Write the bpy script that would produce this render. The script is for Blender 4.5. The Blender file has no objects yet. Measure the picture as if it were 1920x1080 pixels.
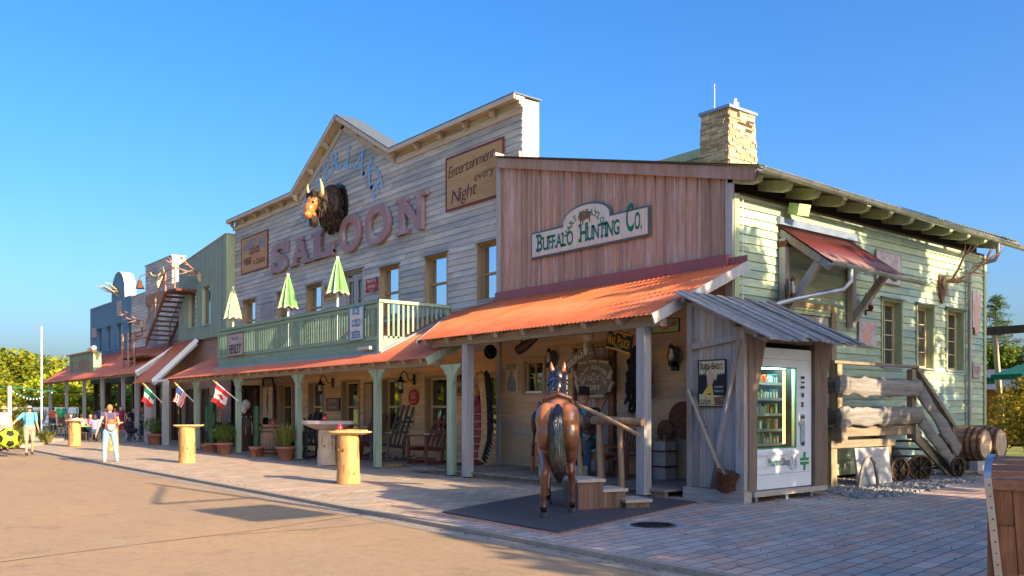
import bpy, bmesh, math, random
from math import sin, cos, pi, radians, sqrt, atan2
from mathutils import Vector, Matrix, Euler
random.seed(7)
sc = bpy.context.scene
COL = sc.collection

# ------------------------------------------------------------------ camera
FPX, HOR, CH = 1639.0, 766.0, 1.65
cam_d = bpy.data.cameras.new('camera'); cam = bpy.data.objects.new('camera', cam_d); COL.objects.link(cam)
cam_d.sensor_fit = 'HORIZONTAL'; cam_d.sensor_width = 36.0; cam_d.lens = 36.0*FPX/1920.0
cam_d.shift_y = (HOR-540.0)/1920.0; cam_d.shift_x = 0.0
cam_d.clip_start = 0.05; cam_d.clip_end = 3000
YAW = radians(141.0)
FX, FY = cos(YAW), sin(YAW)
RX, RY = FY, -FX
cam.location = (0, 0, CH); cam.rotation_euler = (radians(90), 0, YAW-radians(90))
sc.camera = cam

# ------------------------------------------------------------------ sky, sun, exposure
SUN_EL, SUN_AZ = radians(22.0), radians(6.2)      # azimuth measured from +X towards +Y
SD = Vector((cos(SUN_EL)*cos(SUN_AZ), cos(SUN_EL)*sin(SUN_AZ), sin(SUN_EL)))
w = bpy.data.worlds.new('World'); sc.world = w; w.use_nodes = True
wn = w.node_tree.nodes; wl = w.node_tree.links
sky = wn.new('ShaderNodeTexSky'); sky.sky_type = 'NISHITA'; sky.sun_disc = False
sky.sun_elevation = SUN_EL; sky.sun_rotation = pi/2 - SUN_AZ
sky.altitude = 0; sky.air_density = 1.0; sky.dust_density = 4.0; sky.ozone_density = 5.0
wn['Background'].inputs[1].default_value = 0.115
hs = wn.new('ShaderNodeHueSaturation'); hs.inputs['Saturation'].default_value = 1.24; hs.inputs['Value'].default_value = .92; hs.inputs['Hue'].default_value = .505
wl.new(sky.outputs[0], hs.inputs['Color']); wl.new(hs.outputs[0], wn['Background'].inputs[0])
sun_d = bpy.data.lights.new('sun', 'SUN'); sun_d.energy = 4.0; sun_d.angle = radians(0.5); sun_d.color = (1.0, 0.78, 0.50)
sun = bpy.data.objects.new('sun', sun_d); COL.objects.link(sun)
sun.rotation_euler = SD.to_track_quat('Z', 'Y').to_euler()
sc.view_settings.view_transform = 'Standard'; sc.view_settings.look = 'None'
sc.view_settings.exposure = 1.65; sc.view_settings.gamma = 1.0
sc.cycles.max_bounces = 8; sc.cycles.diffuse_bounces = 6; sc.cycles.transparent_max_bounces = 12
sc.cycles.sample_clamp_indirect = 6

# ------------------------------------------------------------------ measured points -> places
def ray(u):
    k = (u-960.0)/FPX
    return FX+RX*k, FY+RY*k
def gp(u, v, z=0.0):
    a, b = ray(u); d = (CH-z)*FPX/(v-HOR); return a*d, b*d
def yp(u, v, Y):
    a, b = ray(u); d = Y/b; return a*d, CH+(HOR-v)*d/FPX
def xp(u, v, X):
    a, b = ray(u); d = X/a; return b*d, CH+(HOR-v)*d/FPX

# ------------------------------------------------------------------ materials
MATS = {}
class NT:
    def __init__(s, name):
        s.m = bpy.data.materials.new(name); s.m.use_nodes = True
        s.n = s.m.node_tree.nodes; s.l = s.m.node_tree.links
        s.b = s.n['Principled BSDF']; s.tc = None
        MATS[name] = s.m
    def node(s, t, **kw):
        x = s.n.new(t)
        for k, v in kw.items():
            if k.startswith('i_'):
                key = k[2:]; key = int(key) if key.isdigit() else key.replace('_', ' ')
                s.put(x.inputs[key], v)
            else: setattr(x, k, v)
        return x
    def put(s, inp, v):
        if isinstance(v, bpy.types.NodeSocket): s.l.new(v, inp)
        elif isinstance(v, bpy.types.Node): s.l.new(v.outputs[0], inp)
        else:
            if isinstance(v, (tuple, list)) and len(v) == 3 and inp.type == 'RGBA': v = (*v, 1)
            inp.default_value = v
    def coords(s, scale=(1, 1, 1), rot=(0, 0, 0), loc=(0, 0, 0)):
        if s.tc is None: s.tc = s.n.new('ShaderNodeTexCoord')
        mp = s.n.new('ShaderNodeMapping'); s.l.new(s.tc.outputs['Object'], mp.inputs[0])
        mp.inputs['Scale'].default_value = scale; mp.inputs['Rotation'].default_value = rot; mp.inputs['Location'].default_value = loc
        return mp.outputs[0]
    def noise(s, vec, scale=1, detail=4, rough=.55, dist=0):
        return s.node('ShaderNodeTexNoise', i_Vector=vec, i_Scale=scale, i_Detail=detail, i_Roughness=rough, i_Distortion=dist).outputs[0]
    def ramp(s, fac, stops):
        r = s.n.new('ShaderNodeValToRGB'); s.put(r.inputs[0], fac)
        e = r.color_ramp.elements
        while len(e) < len(stops): e.new(.5)
        for i, (p, c) in enumerate(stops):
            e[i].position = p
            if not isinstance(c, (tuple, list)): c = (c, c, c)
            e[i].color = (*c, 1)
        return r.outputs[0]
    def mix(s, f, a, b, mode='MIX'):
        x = s.n.new('ShaderNodeMix'); x.data_type = 'RGBA'; x.blend_type = mode
        s.put(x.inputs[0], f); s.put(x.inputs[6], a); s.put(x.inputs[7], b); return x.outputs[2]
    def math(s, op, a, b=0.0, c=0.0):
        x = s.n.new('ShaderNodeMath'); x.operation = op; s.put(x.inputs[0], a); s.put(x.inputs[1], b); s.put(x.inputs[2], c); return x.outputs[0]
    def rnd(s):
        return s.node('ShaderNodeAttribute', attribute_name='rnd').outputs['Fac']
    def bump(s, h, strength=.3, dist=.01):
        x = s.node('ShaderNodeBump', i_Strength=strength, i_Distance=dist, i_Height=h); s.l.new(x.outputs[0], s.b.inputs['Normal'])
    def fin(s, col, rough=.8, metal=0, spec=.4, **kw):
        s.put(s.b.inputs['Base Color'], col); s.put(s.b.inputs['Roughness'], rough)
        s.b.inputs['Metallic'].default_value = metal; s.b.inputs['Specular IOR Level'].default_value = spec
        for k, v in kw.items(): s.put(s.b.inputs[k.replace('_', ' ')], v)
        return s.m

def sc3(c, f): return tuple(min(1, x*f) for x in c)

def wood(name, c1, c2, ax='X', g=1.0, rough=.85, bump=.35, vary=.35, patch=None, pf=.5, spec=.25):
    """weathered timber: stretched grain, knots of tone per board, optional patches of another colour"""
    t = NT(name); a, b = 1.3*g, 22*g
    s = {'X': (a, b, b), 'Y': (b, a, b), 'Z': (b, b, a)}[ax]
    r = t.rnd()
    off = t.node('ShaderNodeVectorMath', operation='ADD', i_0=t.coords(s), i_1=t.node('ShaderNodeCombineXYZ', i_0=t.math('MULTIPLY', r, 37.0), i_1=t.math('MULTIPLY', r, 91.0), i_2=t.math('MULTIPLY', r, 53.0)).outputs[0]).outputs[0]
    n = t.noise(off, 1, 6, .65, .6)
    fine = t.noise(off, 3.1, 4, .6)
    col = t.mix(t.ramp(n, [(.3, 0.), (.7, 1.)]), c1, c2)
    if patch:
        pn = t.noise(t.coords({'X': (.5, 1, 2.4), 'Y': (1, .5, 2.4), 'Z': (2.4, 2.4, .5)}[ax]), 1.0, 7, .68)
        col = t.mix(t.ramp(pn, [(pf-.08, 0.), (pf+.1, 1.)]), col, patch)
    v = t.math('MULTIPLY_ADD', r, vary, 1-vary*.5)
    col = t.mix(1.0, col, t.node('ShaderNodeCombineXYZ', i_0=v, i_1=v, i_2=v).outputs[0], 'MULTIPLY')
    col = t.mix(t.ramp(fine, [(.30, .45), (.45, 0.)]), col, sc3(c1, .38))
    t.bump(t.math('ADD', n, t.math('MULTIPLY', fine, .6)), bump, .012)
    return t.fin(col, rough, spec=spec)

def plain(name, c, rough=.6, metal=0, amt=.18, scale=9, bump=.0, spec=.4, **kw):
    t = NT(name); n = t.noise(t.coords(), scale, 5, .6)
    col = t.mix(t.ramp(n, [(.3, 0.), (.7, 1.)]), sc3(c, 1-amt), sc3(c, 1+amt))
    r = t.rnd(); v = t.math('MULTIPLY_ADD', r, amt*.8, 1-amt*.4)
    col = t.mix(1.0, col, t.node('ShaderNodeCombineXYZ', i_0=v, i_1=v, i_2=v).outputs[0], 'MULTIPLY')
    if bump: t.bump(n, bump, .01)
    return t.fin(col, t.ramp(n, [(.3, max(0, rough-.08)), (.7, min(1, rough+.1))]), metal, spec, **kw)

def leafm(name, c1, c2, trans=.35):
    t = NT(name); r = t.rnd()
    col = t.mix(r, c1, c2)
    t.fin(col, .6, spec=.25)
    tr = t.node('ShaderNodeBsdfTranslucent', i_Color=t.mix(.5, col, (.5, .55, .05)))
    ms = t.node('ShaderNodeMixShader', i_0=trans, i_1=t.b.outputs[0], i_2=tr.outputs[0])
    t.l.new(ms.outputs[0], t.n['Material Output'].inputs[0])
    return t.m

def glassm(name, tint, mixf=.45, rough=.03, inner=(.015, .015, .018)):
    """window glass seen from outside: a dim room behind and a mirror image of the street"""
    t = NT(name); n = t.noise(t.coords(), 1.3, 2)
    t.bump(n, .06, .02)
    t.fin(inner, rough, spec=1.0)
    bp = [x for x in t.n if x.type == 'BUMP'][0]
    gl = t.node('ShaderNodeBsdfGlossy', i_Color=tint, i_Roughness=rough); t.l.new(bp.outputs[0], gl.inputs['Normal'])
    ms = t.node('ShaderNodeMixShader', i_0=mixf, i_1=t.b.outputs[0], i_2=gl.outputs[0])
    t.l.new(ms.outputs[0], t.n['Material Output'].inputs[0])
    return t.m

# timbers
wood('saloon_board', (.47, .43, .39), (.62, .575, .52), 'X', 1.0, vary=.34, patch=(.36, .37, .39), pf=.50)
wood('porch_board', (.62, .37, .17), (.78, .51, .27), 'X', 1.0, vary=.3, patch=(.46, .37, .28), pf=.60)
wood('trade_board', (.50, .31, .17), (.67, .45, .26), 'X', .8, vary=.3, patch=(.38, .34, .31), pf=.56)
wood('red_board', (.34, .19, .14), (.52, .34, .265), 'Z', 1.0, vary=.5, patch=(.48, .36, .33), pf=.58)
wood('green_board', (.36, .42, .25), (.50, .55, .36), 'Y', .7, vary=.4, patch=(.29, .40, .34), pf=.50, bump=.5)
wood('green_corner', (.30, .36, .20), (.46, .50, .30), 'Z', .7, vary=.2)
wood('grey_post', (.33, .31, .30), (.47, .45, .44), 'Z', .7, vary=.2)
wood('grey_beam', (.26, .21, .16), (.40, .34, .27), 'X', .7, vary=.3)
wood('grey_beam_y', (.26, .21, .16), (.42, .36, .28), 'Y', .7, vary=.3)
wood('sage_post', (.27, .36, .25), (.38, .46, .33), 'Z', .5, vary=.15, bump=.2)
wood('sage_rail', (.17, .27, .19), (.25, .36, .26), 'Z', .5, vary=.35, bump=.2)
wood('sage_rail_x', (.19, .28, .20), (.27, .37, .27), 'X', .5, vary=.2, bump=.2)
wood('cream_trim', (.46, .38, .29), (.60, .52, .42), 'X', .6, vary=.12, bump=.15)
wood('cream_panel', (.60, .52, .40), (.74, .66, .54), 'Z', .5, vary=.1, bump=.15)
wood('tan_frame', (.33, .22, .12), (.45, .32, .18), 'Z', .7, vary=.15, bump=.2)
wood('light_frame', (.50, .36, .19), (.66, .50, .28), 'Z', .7, vary=.15, bump=.2)
wood('deck_board', (.20, .16, .13), (.34, .29, .24), 'Y', .8, vary=.4)
wood('shed_board', (.28, .19, .13), (.48, .38, .30), 'Z', .7, vary=.45, patch=(.38, .37, .38), pf=.5)
wood('shed_dark', (.16, .11, .08), (.30, .22, .165), 'Z', .7, vary=.3)
wood('shed_roof', (.15, .14, .14), (.33, .32, .32), 'X', .7, vary=.5, bump=.7)
wood('drift_log', (.14, .13, .12), (.31, .295, .28), 'Y', .6, vary=.2, bump=1.0, patch=(.13, .09, .065), pf=.60)
wood('drift_dark', (.10, .08, .07), (.20, .17, .15), 'X', .5, vary=.3, bump=.6)
wood('deck_timber', (.20, .16, .11), (.33, .27, .19), 'Y', .6, vary=.3)
wood('deck_timber_z', (.22, .17, .10), (.36, .28, .17), 'Z', .6, vary=.3)
wood('pole_wood', (.22, .13, .08), (.38, .26, .17), 'Z', .6, vary=.3, bump=.5)
wood('orange_bench', (.26, .09, .035), (.42, .17, .06), 'X', .8, rough=.5, vary=.25)
wood('red_bench', (.14, .05, .04), (.25, .10, .08), 'X', .8, rough=.5, vary=.3)
wood('red_bench_z', (.13, .045, .035), (.25, .09, .07), 'Z', .8, rough=.5, vary=.3)
wood('block_wood', (.12, .065, .045), (.22, .13, .095), 'Z', .8, vary=.35)
wood('block_top', (.34, .29, .25), (.50, .44, .39), 'X', .8, vary=.2)
wood('stump', (.42, .22, .06), (.74, .48, .18), 'Z', .45, rough=.75, vary=.15, bump=.6, patch=(.30, .16, .07), pf=.53)
wood('stump_top', (.55, .33, .12), (.75, .50, .22), 'X', .6, rough=.6, vary=.2)
wood('barrel_oak', (.20, .11, .07), (.34, .21, .14), 'Z', .8, vary=.4)
wood('barrel_oak_x', (.20, .12, .08), (.36, .23, .15), 'X', .8, vary=.4)
wood('barrel_head', (.42, .30, .20), (.62, .47, .34), 'Y', .8, vary=.3)
wood('bin_plank', (.13, .055, .03), (.27, .125, .06), 'Z', .9, rough=.55, vary=.4, bump=.5)
wood('bin_plank_x', (.15, .065, .04), (.27, .14, .085), 'X', .9, rough=.6, vary=.4, bump=.5)
wood('carved_wood', (.17, .12, .08), (.27, .20, .14), 'X', .9, vary=.1, bump=.3)
wood('white_plank', (.30, .30, .31), (.46, .45, .45), 'Y', .6, vary=.2, bump=.4)
wood('black_wood', (.015, .013, .014), (.035, .03, .03), 'Z', .7, rough=.55, vary=.3)
wood('brown_door', (.05, .03, .02), (.11, .065, .04), 'Z', .7, rough=.6, vary=.3)
wood('chair_grey', (.10, .085, .075), (.19, .165, .145), 'Z', .8, vary=.3)
wood('parchment', (.40, .24, .115), (.54, .34, .17), 'X', .35, vary=.1, bump=.2, patch=(.46, .26, .15), pf=.55)
wood('sign_cream', (.55, .47, .36), (.72, .66, .55), 'Z', .6, vary=.15, bump=.2, patch=(.58, .56, .54), pf=.52)

def painted(name, c, worn, pf=.6, rough=.7, scale=2.2):
    t = NT(name); n = t.noise(t.coords((1, 1, 1)), scale, 8, .7); f = t.noise(t.coords((6, 6, 6)), 3, 4)
    col = t.mix(t.ramp(n, [(pf-.05, 0.), (pf+.07, 1.)]), c, worn)
    col = t.mix(t.ramp(f, [(.3, .25), (.6, 0.)]), col, sc3(c, .5)); t.bump(n, .15, .01)
    return t.fin(col, rough)
painted('saloon_letter', (.33, .205, .22), (.40, .42, .42), .60)
painted('faded_blue', (.20, .42, .68), (.42, .45, .46), .54, scale=5)
painted('sign_red', (.17, .035, .03), (.25, .12, .09), .62)
painted('sign_black', (.012, .011, .014), (.05, .04, .03), .66)
painted('sign_dark_letter', (.06, .025, .03), (.14, .08, .06), .58)
painted('sign_blue_letter', (.15, .23, .42), (.38, .38, .42), .56, scale=8)
painted('sign_green_letter', (.0, .14, .10), (.03, .20, .15), .66)
painted('sign_yellow', (.65, .36, .04), (.45, .25, .04), .62, scale=8)
painted('sign_white', (.62, .58, .52), (.42, .38, .34), .60, scale=5)
painted('sign_pale', (.40, .35, .33), (.33, .27, .26), .52, scale=4)
painted('sign_cloud', (.50, .44, .46), (.40, .30, .29), .52, scale=4)
painted('poster_cream', (.60, .50, .30), (.48, .38, .22), .58, scale=5)
painted('poster_green', (.28, .36, .15), (.20, .26, .10), .58, scale=6)
painted('poster_brown', (.20, .09, .05), (.32, .18, .10), .55, scale=6)
painted('poster_skin', (.60, .33, .24), (.5, .25, .18), .6, scale=8)
painted('poster_yellow', (.68, .42, .07), (.55, .3, .04), .6, scale=8)
painted('bright_red', (.50, .03, .03), (.35, .08, .06), .62, scale=5)
painted('frame_blue', (.06, .22, .42), (.16, .25, .33), .6, scale=5)
# metals, paint
def corrm(name, c, c2, rough=.42, amt=.5):
    """painted corrugated sheet: fading, rust runs down the slope, screw rows and sheet overlaps"""
    t = NT(name); n = t.noise(t.coords((.8, .8, .8)), 1.5, 7, .7); f = t.noise(t.coords((5, 5, 5)), 2, 4); run = t.noise(t.coords((7, .7, .7)), 1, 6, .7)
    col = t.mix(t.ramp(n, [(.35, 0.), (.68, 1.)]), c, c2)
    col = t.mix(t.ramp(run, [(.52, 0.), (.70, .35)]), col, sc3(c, .45))
    x = t.node('ShaderNodeSeparateXYZ', i_0=t.coords()).outputs
    lapx = t.math('PINGPONG', x[0], .45); col = t.mix(t.math('MULTIPLY', t.math('LESS_THAN', lapx, .012), .45), col, sc3(c, .4))
    col = t.mix(t.ramp(f, [(.28, .35), (.42, 0.)]), col, sc3(c, .55))
    t.bump(f, .08, .01)
    return t.fin(col, t.ramp(n, [(.3, rough-.06), (.7, rough+.14)]), spec=.5)
corrm('red_roof', (.64, .135, .04), (.54, .19, .09))
corrm('red_flash', (.30, .07, .075), (.26, .09, .09), .5)
corrm('sage_metal', (.20, .27, .22), (.24, .30, .25), .6)
corrm('blue_metal', (.08, .185, .30), (.115, .225, .33), .6)
corrm('red_awning', (.09, .016, .018), (.13, .035, .03), .4)
plain('green_roof', (.10, .13, .06), .6)
plain('zinc', (.42, .44, .47), .32, .85, .15, 4, spec=.5)
plain('grey_flash', (.25, .30, .38), .4, .5, .12, 4)
plain('dark_trim', (.09, .11, .13), .5)
plain('iron', (.02, .018, .018), .5, .4, .3)
plain('black_lamp', (.016, .014, .015), .35, .3, .3)
plain('rust', (.13, .05, .025), .85, .1, .5, 14, .2)
plain('rust_pink', (.36, .19, .13), .8, .0, .4, 10, .2)
plain('tin', (.10, .095, .09), .45, .6, .3, 7)
plain('bone', (.50, .40, .28), .7, 0, .3, 8, .2)
plain('antler', (.30, .17, .10), .65, 0, .4, 9, .2)
plain('moose_antler', (.42, .37, .19), .7, 0, .25, 8, .2)
plain('white_paint', (.78, .79, .80), .35, 0, .03, 3)
plain('machine_white', (.74, .76, .80), .3, 0, .03, 3)
plain('machine_grey', (.36, .42, .46), .35)
plain('machine_green', (.02, .28, .10), .4)
plain('machine_dark', (.02, .025, .03), .4)
plain('clay', (.36, .14, .085), .8, 0, .2, 8, .15)
plain('clay_band', (.50, .24, .15), .85, 0, .18, 20, .15)
plain('soil', (.06, .04, .025), .95, 0, .3, 20, .4)
plain('concrete', (.30, .29, .29), .9, 0, .15, 12, .2)
plain('kerb_stone', (.30, .25, .20), .85, 0, .2, 18, .25)
plain('gravel_stone', (.25, .25, .255), .85, 0, .5, 30)
plain('leather', (.055, .022, .014), .38, 0, .35, 9, .2)
plain('black_leather', (.02, .014, .013), .32, 0, .3, 9, .2)
plain('fur', (.018, .013, .013), .9, 0, .6, 22, .9)
plain('bison_fur', (.035, .017, .010), .55, 0, .7, 24, 1.0)
plain('bison_face', (.42, .15, .035), .3, 0, .4, 10, .3)
plain('horn', (.66, .52, .24), .35, 0, .25, 8)
plain('felt_black', (.016, .013, .013), .75, 0, .3, 12)
plain('rope', (.52, .33, .15), .85, 0, .3, 20, .4)
plain('skin', (.56, .31, .21), .5, 0, .08, 6, Subsurface_Weight=.08)
plain('skin_tan', (.50, .24, .14), .5, 0, .08, 6)
plain('hair_brown', (.045, .022, .012), .6, 0, .4, 30, .5)
plain('hair_ginger', (.34, .14, .045), .6, 0, .3, 30, .5)
plain('hair_dark', (.012, .009, .008), .5, 0, .4, 30, .5)
plain('cloth_cyan', (.10, .48, .60), .8, 0, .1, 12, .2)
plain('cloth_khaki', (.30, .23, .17), .85, 0, .12, 12, .2)
plain('cloth_navy', (.05, .055, .13), .85, 0, .2, 12, .2)
plain('cloth_jeans', (.20, .36, .46), .85, 0, .35, 14, .2)
plain('cloth_darkjeans', (.03, .07, .12), .85, 0, .3, 14, .2)
plain('cloth_red', (.42, .025, .05), .8, 0, .15, 12, .2)
plain('cloth_orange', (.65, .12, .04), .7, 0, .15, 12, .2)
plain('cloth_black', (.014, .013, .018), .85, 0, .3, 12, .2)
plain('cloth_green', (.015, .20, .10), .8, 0, .15, 12, .2)
plain('cloth_brown', (.10, .06, .04), .85, 0, .2, 12, .2)
plain('cloth_white', (.70, .68, .66), .85, 0, .06, 12, .2)
plain('cloth_lilac', (.30, .22, .42), .85, 0, .1, 12, .2)
plain('cloth_grey', (.25, .25, .27), .85, 0, .15, 12, .2)
plain('cloth_teal', (.02, .30, .42), .7, 0, .15, 12, .2)
plain('cloth_maroon', (.20, .02, .04), .8, 0, .15, 12, .2)
plain('straw', (.55, .33, .14), .85, 0, .2, 20, .3)
plain('shoe_white', (.55, .50, .48), .6)
plain('shoe_dark', (.05, .035, .03), .6)
plain('eye_dark', (.01, .01, .01), .2)
plain('flag_red', (.60, .02, .02), .75, 0, .06)
plain('flag_white', (.75, .74, .74), .75, 0, .04)
plain('flag_blue', (.03, .07, .25), .75, 0, .06)
plain('flag_green', (.0, .17, .08), .75, 0, .06)
plain('gilt', (.62, .33, .05), .35, .3)
plain('candle_red', (.55, .02, .03), .15, 0, .1, spec=.6)
plain('ball_lime', (.45, .80, .02), .4, 0, .04)
plain('umbrella_green', (.13, .33, .09), .8, 0, .12, 10, .15)
plain('umbrella_pale', (.42, .56, .24), .8, 0, .12, 10, .15)
plain('umbrella_edge', (.55, .66, .40), .8, 0, .1, 10, .15)
plain('log_knot', (.17, .075, .025), .85, 0, .4, 20, .3)
plain('dry_leaf', (.20, .11, .04), .9, 0, .7, 20)
plain('tar', (.06, .05, .045), .8, 0, .3, 20, .2)
plain('parasol_green', (.0, .14, .09), .8, 0, .1)
plain('cactus_green', (.03, .085, .035), .6, 0, .35, 9, .4)
plain('grass_tan', (.34, .26, .09), .9, 0, .3)
plain('statue_red', (.22, .035, .04), .45, 0, .5, 14, .4)
plain('statue_tan', (.50, .29, .12), .5, 0, .4, 12, .4)
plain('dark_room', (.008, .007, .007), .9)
plain('tan_plaster', (.50, .36, .21), .9, 0, .1, 5, .1)
plain('red_trim_metal', (.38, .10, .05), .6, 0, .25)
plain('horse_dark', (.012, .009, .009), .22, 0, .3, 9, spec=.8)
plain('hoof', (.10, .10, .12), .25, .4, .4, 9)
plain('curtain', (.42, .42, .42), .9, 0, .1, 6)
plain('purple_tee', (.10, .06, .16), .85)
plain('lantern_glass', (.50, .46, .44), .15, 0, .2, 6, spec=.8)
glassm('glass_sky', (.86, .93, 1.0), .62)
glassm('glass_dark', (.9, .9, .85), .30)
glassm('glass_side', (.85, .85, .85), .22, inner=(.03, .035, .04))
glassm('glass_warm', (.9, .9, .85), .15, inner=(.05, .04, .03))
plain('bush_trunk', (.12, .08, .05), .9)
plain('trunk_bark', (.11, .075, .05), .95, 0, .35, 12, .5)
leafm('leaf_sun', (.055, .095, .012), (.34, .34, .02))
leafm('leaf_lime', (.22, .28, .01), (.42, .42, .02))
leafm('leaf_green', (.03, .075, .012), (.12, .17, .02))
leafm('leaf_dark', (.018, .045, .012), (.05, .09, .02))
leafm('leaf_autumn', (.10, .085, .01), (.34, .21, .02))
leafm('leaf_needle', (.02, .06, .02), (.07, .12, .04), .15)
leafm('leaf_reed', (.10, .12, .03), (.32, .28, .08))
def tintglass():
    t = NT('machine_glass'); t.fin((.55, .72, .68), .02, spec=.8, Transmission_Weight=1.0, IOR=1.1)
    tr = t.node('ShaderNodeBsdfTransparent', i_Color=(.62, .78, .74, 1)); gl = t.node('ShaderNodeBsdfGlossy', i_Roughness=.02)
    fr = t.node('ShaderNodeFresnel', i_IOR=1.42)
    ms = t.node('ShaderNodeMixShader', i_0=fr, i_1=tr.outputs[0], i_2=gl.outputs[0]); t.l.new(ms.outputs[0], t.n['Material Output'].inputs[0])
tintglass()
def emit(name, c, s):
    t = NT(name); t.fin(c, .5); t.b.inputs['Emission Color'].default_value = (*c, 1); t.b.inputs['Emission Strength'].default_value = s
emit('led_lamp', (1.0, .58, .12), 3.0)
emit('machine_light', (.75, .95, .9), 9.0)

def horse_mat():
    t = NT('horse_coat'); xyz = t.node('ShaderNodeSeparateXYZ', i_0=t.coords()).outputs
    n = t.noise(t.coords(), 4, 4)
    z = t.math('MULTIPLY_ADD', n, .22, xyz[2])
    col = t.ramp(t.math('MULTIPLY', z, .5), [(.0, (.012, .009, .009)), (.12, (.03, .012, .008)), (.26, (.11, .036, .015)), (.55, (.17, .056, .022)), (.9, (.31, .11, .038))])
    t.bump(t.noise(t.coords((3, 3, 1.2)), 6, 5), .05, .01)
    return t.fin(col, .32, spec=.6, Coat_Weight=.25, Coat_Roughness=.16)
horse_mat()
def brickm():
    t = NT('brick_wall')
    v = t.coords((1, 1, 1), (radians(90), 0, 0))
    b = t.node('ShaderNodeTexBrick', i_Vector=v, i_Color1=(.27, .115, .075), i_Color2=(.40, .22, .15), i_Mortar=(.36, .32, .28), i_Scale=1.0, i_Mortar_Size=.012, i_Bias=0.0, i_Brick_Width=.24, i_Row_Height=.08)
    n = t.noise(t.coords(), 3, 6, .7)
    col = t.mix(t.ramp(n, [(.35, 0.), (.7, .6)]), b.outputs[0], (.28, .17, .13))
    t.bump(t.math('SUBTRACT', t.math('MULTIPLY', n, .4), b.outputs[1]), .5, .01)
    return t.fin(col, .9)
brickm()
def pavem(name, rotz, w, h, c1, c2, mortar, ms=.008):
    t = NT(name); v = t.coords((1, 1, 1), (0, 0, rotz))
    wob = t.node('ShaderNodeVectorMath', operation='MULTIPLY_ADD', i_0=t.node('ShaderNodeTexNoise', i_Vector=t.coords(), i_Scale=3.0).outputs['Color'], i_1=(.014, .014, 0), i_2=v).outputs[0]
    b = t.node('ShaderNodeTexBrick', i_Vector=wob, i_Color1=(0, 0, 0), i_Color2=(1, 1, 1), i_Mortar=(.5, .5, .5), i_Scale=1.0, i_Mortar_Size=ms, i_Mortar_Smooth=.3, i_Bias=0.0, i_Brick_Width=w, i_Row_Height=h)
    b.offset = .5
    n = t.noise(t.coords(), 1.1, 6, .65); f = t.noise(t.coords(), 26, 5, .7)
    tone = t.ramp(b.outputs[0], [(.0, sc3(c1, .85)), (.3, c2), (.5, sc3(c1, 1.25)), (.75, (c2[0]*1.08, c2[1]*.80, c2[2]*.70)), (1.0, sc3(c2, 1.3))])
    col = t.mix(t.ramp(n, [(.3, 0.), (.75, .5)]), tone, sc3(c1, .75))
    col = t.mix(t.ramp(f, [(.25, .5), (.5, 0.)]), col, sc3(c1, .5))
    col = t.mix(b.outputs[1], col, mortar)
    t.bump(t.math('SUBTRACT', t.math('MULTIPLY', f, .35), b.outputs[1]), .6, .008)
    return t.fin(col, t.ramp(f, [(.3, .7), (.7, .9)]), spec=.35)
pavem('paving_front', radians(90), .30, .17, (.40, .32, .235), (.49, .38, .27), (.13, .12, .11), .007)
pavem('paving_side', radians(83), .42, .21, (.40, .345, .315), (.53, .39, .32), (.05, .045, .045), .009)
def asphalt():
    t = NT('asphalt'); f = t.noise(t.coords(), 60, 3, .8); f2 = t.noise(t.coords(), 140, 2, .8); n = t.noise(t.coords(), .35, 6, .6); m = t.noise(t.coords((.4, 3, 1)), .9, 4)
    col = t.ramp(f, [(.28, (.21, .135, .075)), (.5, (.43, .275, .145)), (.75, (.56, .385, .22))])
    col = t.mix(t.ramp(f2, [(.35, .6), (.5, 0.)]), col, (.12, .10, .08))
    col = t.mix(t.ramp(n, [(.35, 0.), (.7, .35)]), col, (.22, .18, .14))
    col = t.mix(t.ramp(m, [(.55, 0.), (.75, .25)]), col, (.40, .33, .25))
    q = t.noise(t.coords(), 9, 5, .75); s_ = t.noise(t.coords((.7, .7, 1)), 1.7, 7, .75)
    col = t.mix(t.ramp(q, [(.40, .28), (.55, 0.)]), col, (.17, .12, .085))
    col = t.mix(t.ramp(s_, [(.56, 0.), (.64, .32)]), col, (.13, .105, .08))
    t.bump(t.math('ADD', f, f2), .45, .006)
    return t.fin(col, .9, spec=.3)
asphalt()
def rubber():
    t = NT('rubber_mat')
    v = t.node('ShaderNodeTexVoronoi', i_Vector=t.coords((1, 1, 0)), i_Scale=16.0, feature='F1', distance='CHEBYCHEV', i_Randomness=0.0).outputs[0]
    col = t.mix(t.ramp(v, [(.22, 0.), (.34, 1.)]), (.015, .016, .018), (.085, .088, .10))
    t.bump(t.ramp(v, [(.22, 0.), (.34, 1.)]), .8, .01)
    return t.fin(col, .5, spec=.5)
rubber()
def groundm():
    t = NT('field_grass'); n = t.noise(t.coords(), .6, 6, .7); f = t.noise(t.coords(), 9, 4)
    col = t.mix(t.ramp(n, [(.35, 0.), (.65, 1.)]), (.09, .13, .02), (.30, .30, .03))
    col = t.mix(t.ramp(f, [(.3, .6), (.6, 0.)]), col, (.05, .07, .015)); t.bump(f, .5, .03)
    return t.fin(col, .95)
groundm()
def hillm():
    t = NT('hill_grass'); n = t.noise(t.coords(), .5, 6, .7); f = t.noise(t.coords(), 7, 4)
    col = t.mix(t.ramp(n, [(.35, 0.), (.65, 1.)]), (.30, .36, .02), (.52, .48, .03))
    col = t.mix(t.ramp(f, [(.3, .5), (.6, 0.)]), col, (.16, .20, .02)); t.bump(f, .5, .03)
    return t.fin(col, .95)
hillm()
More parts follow.
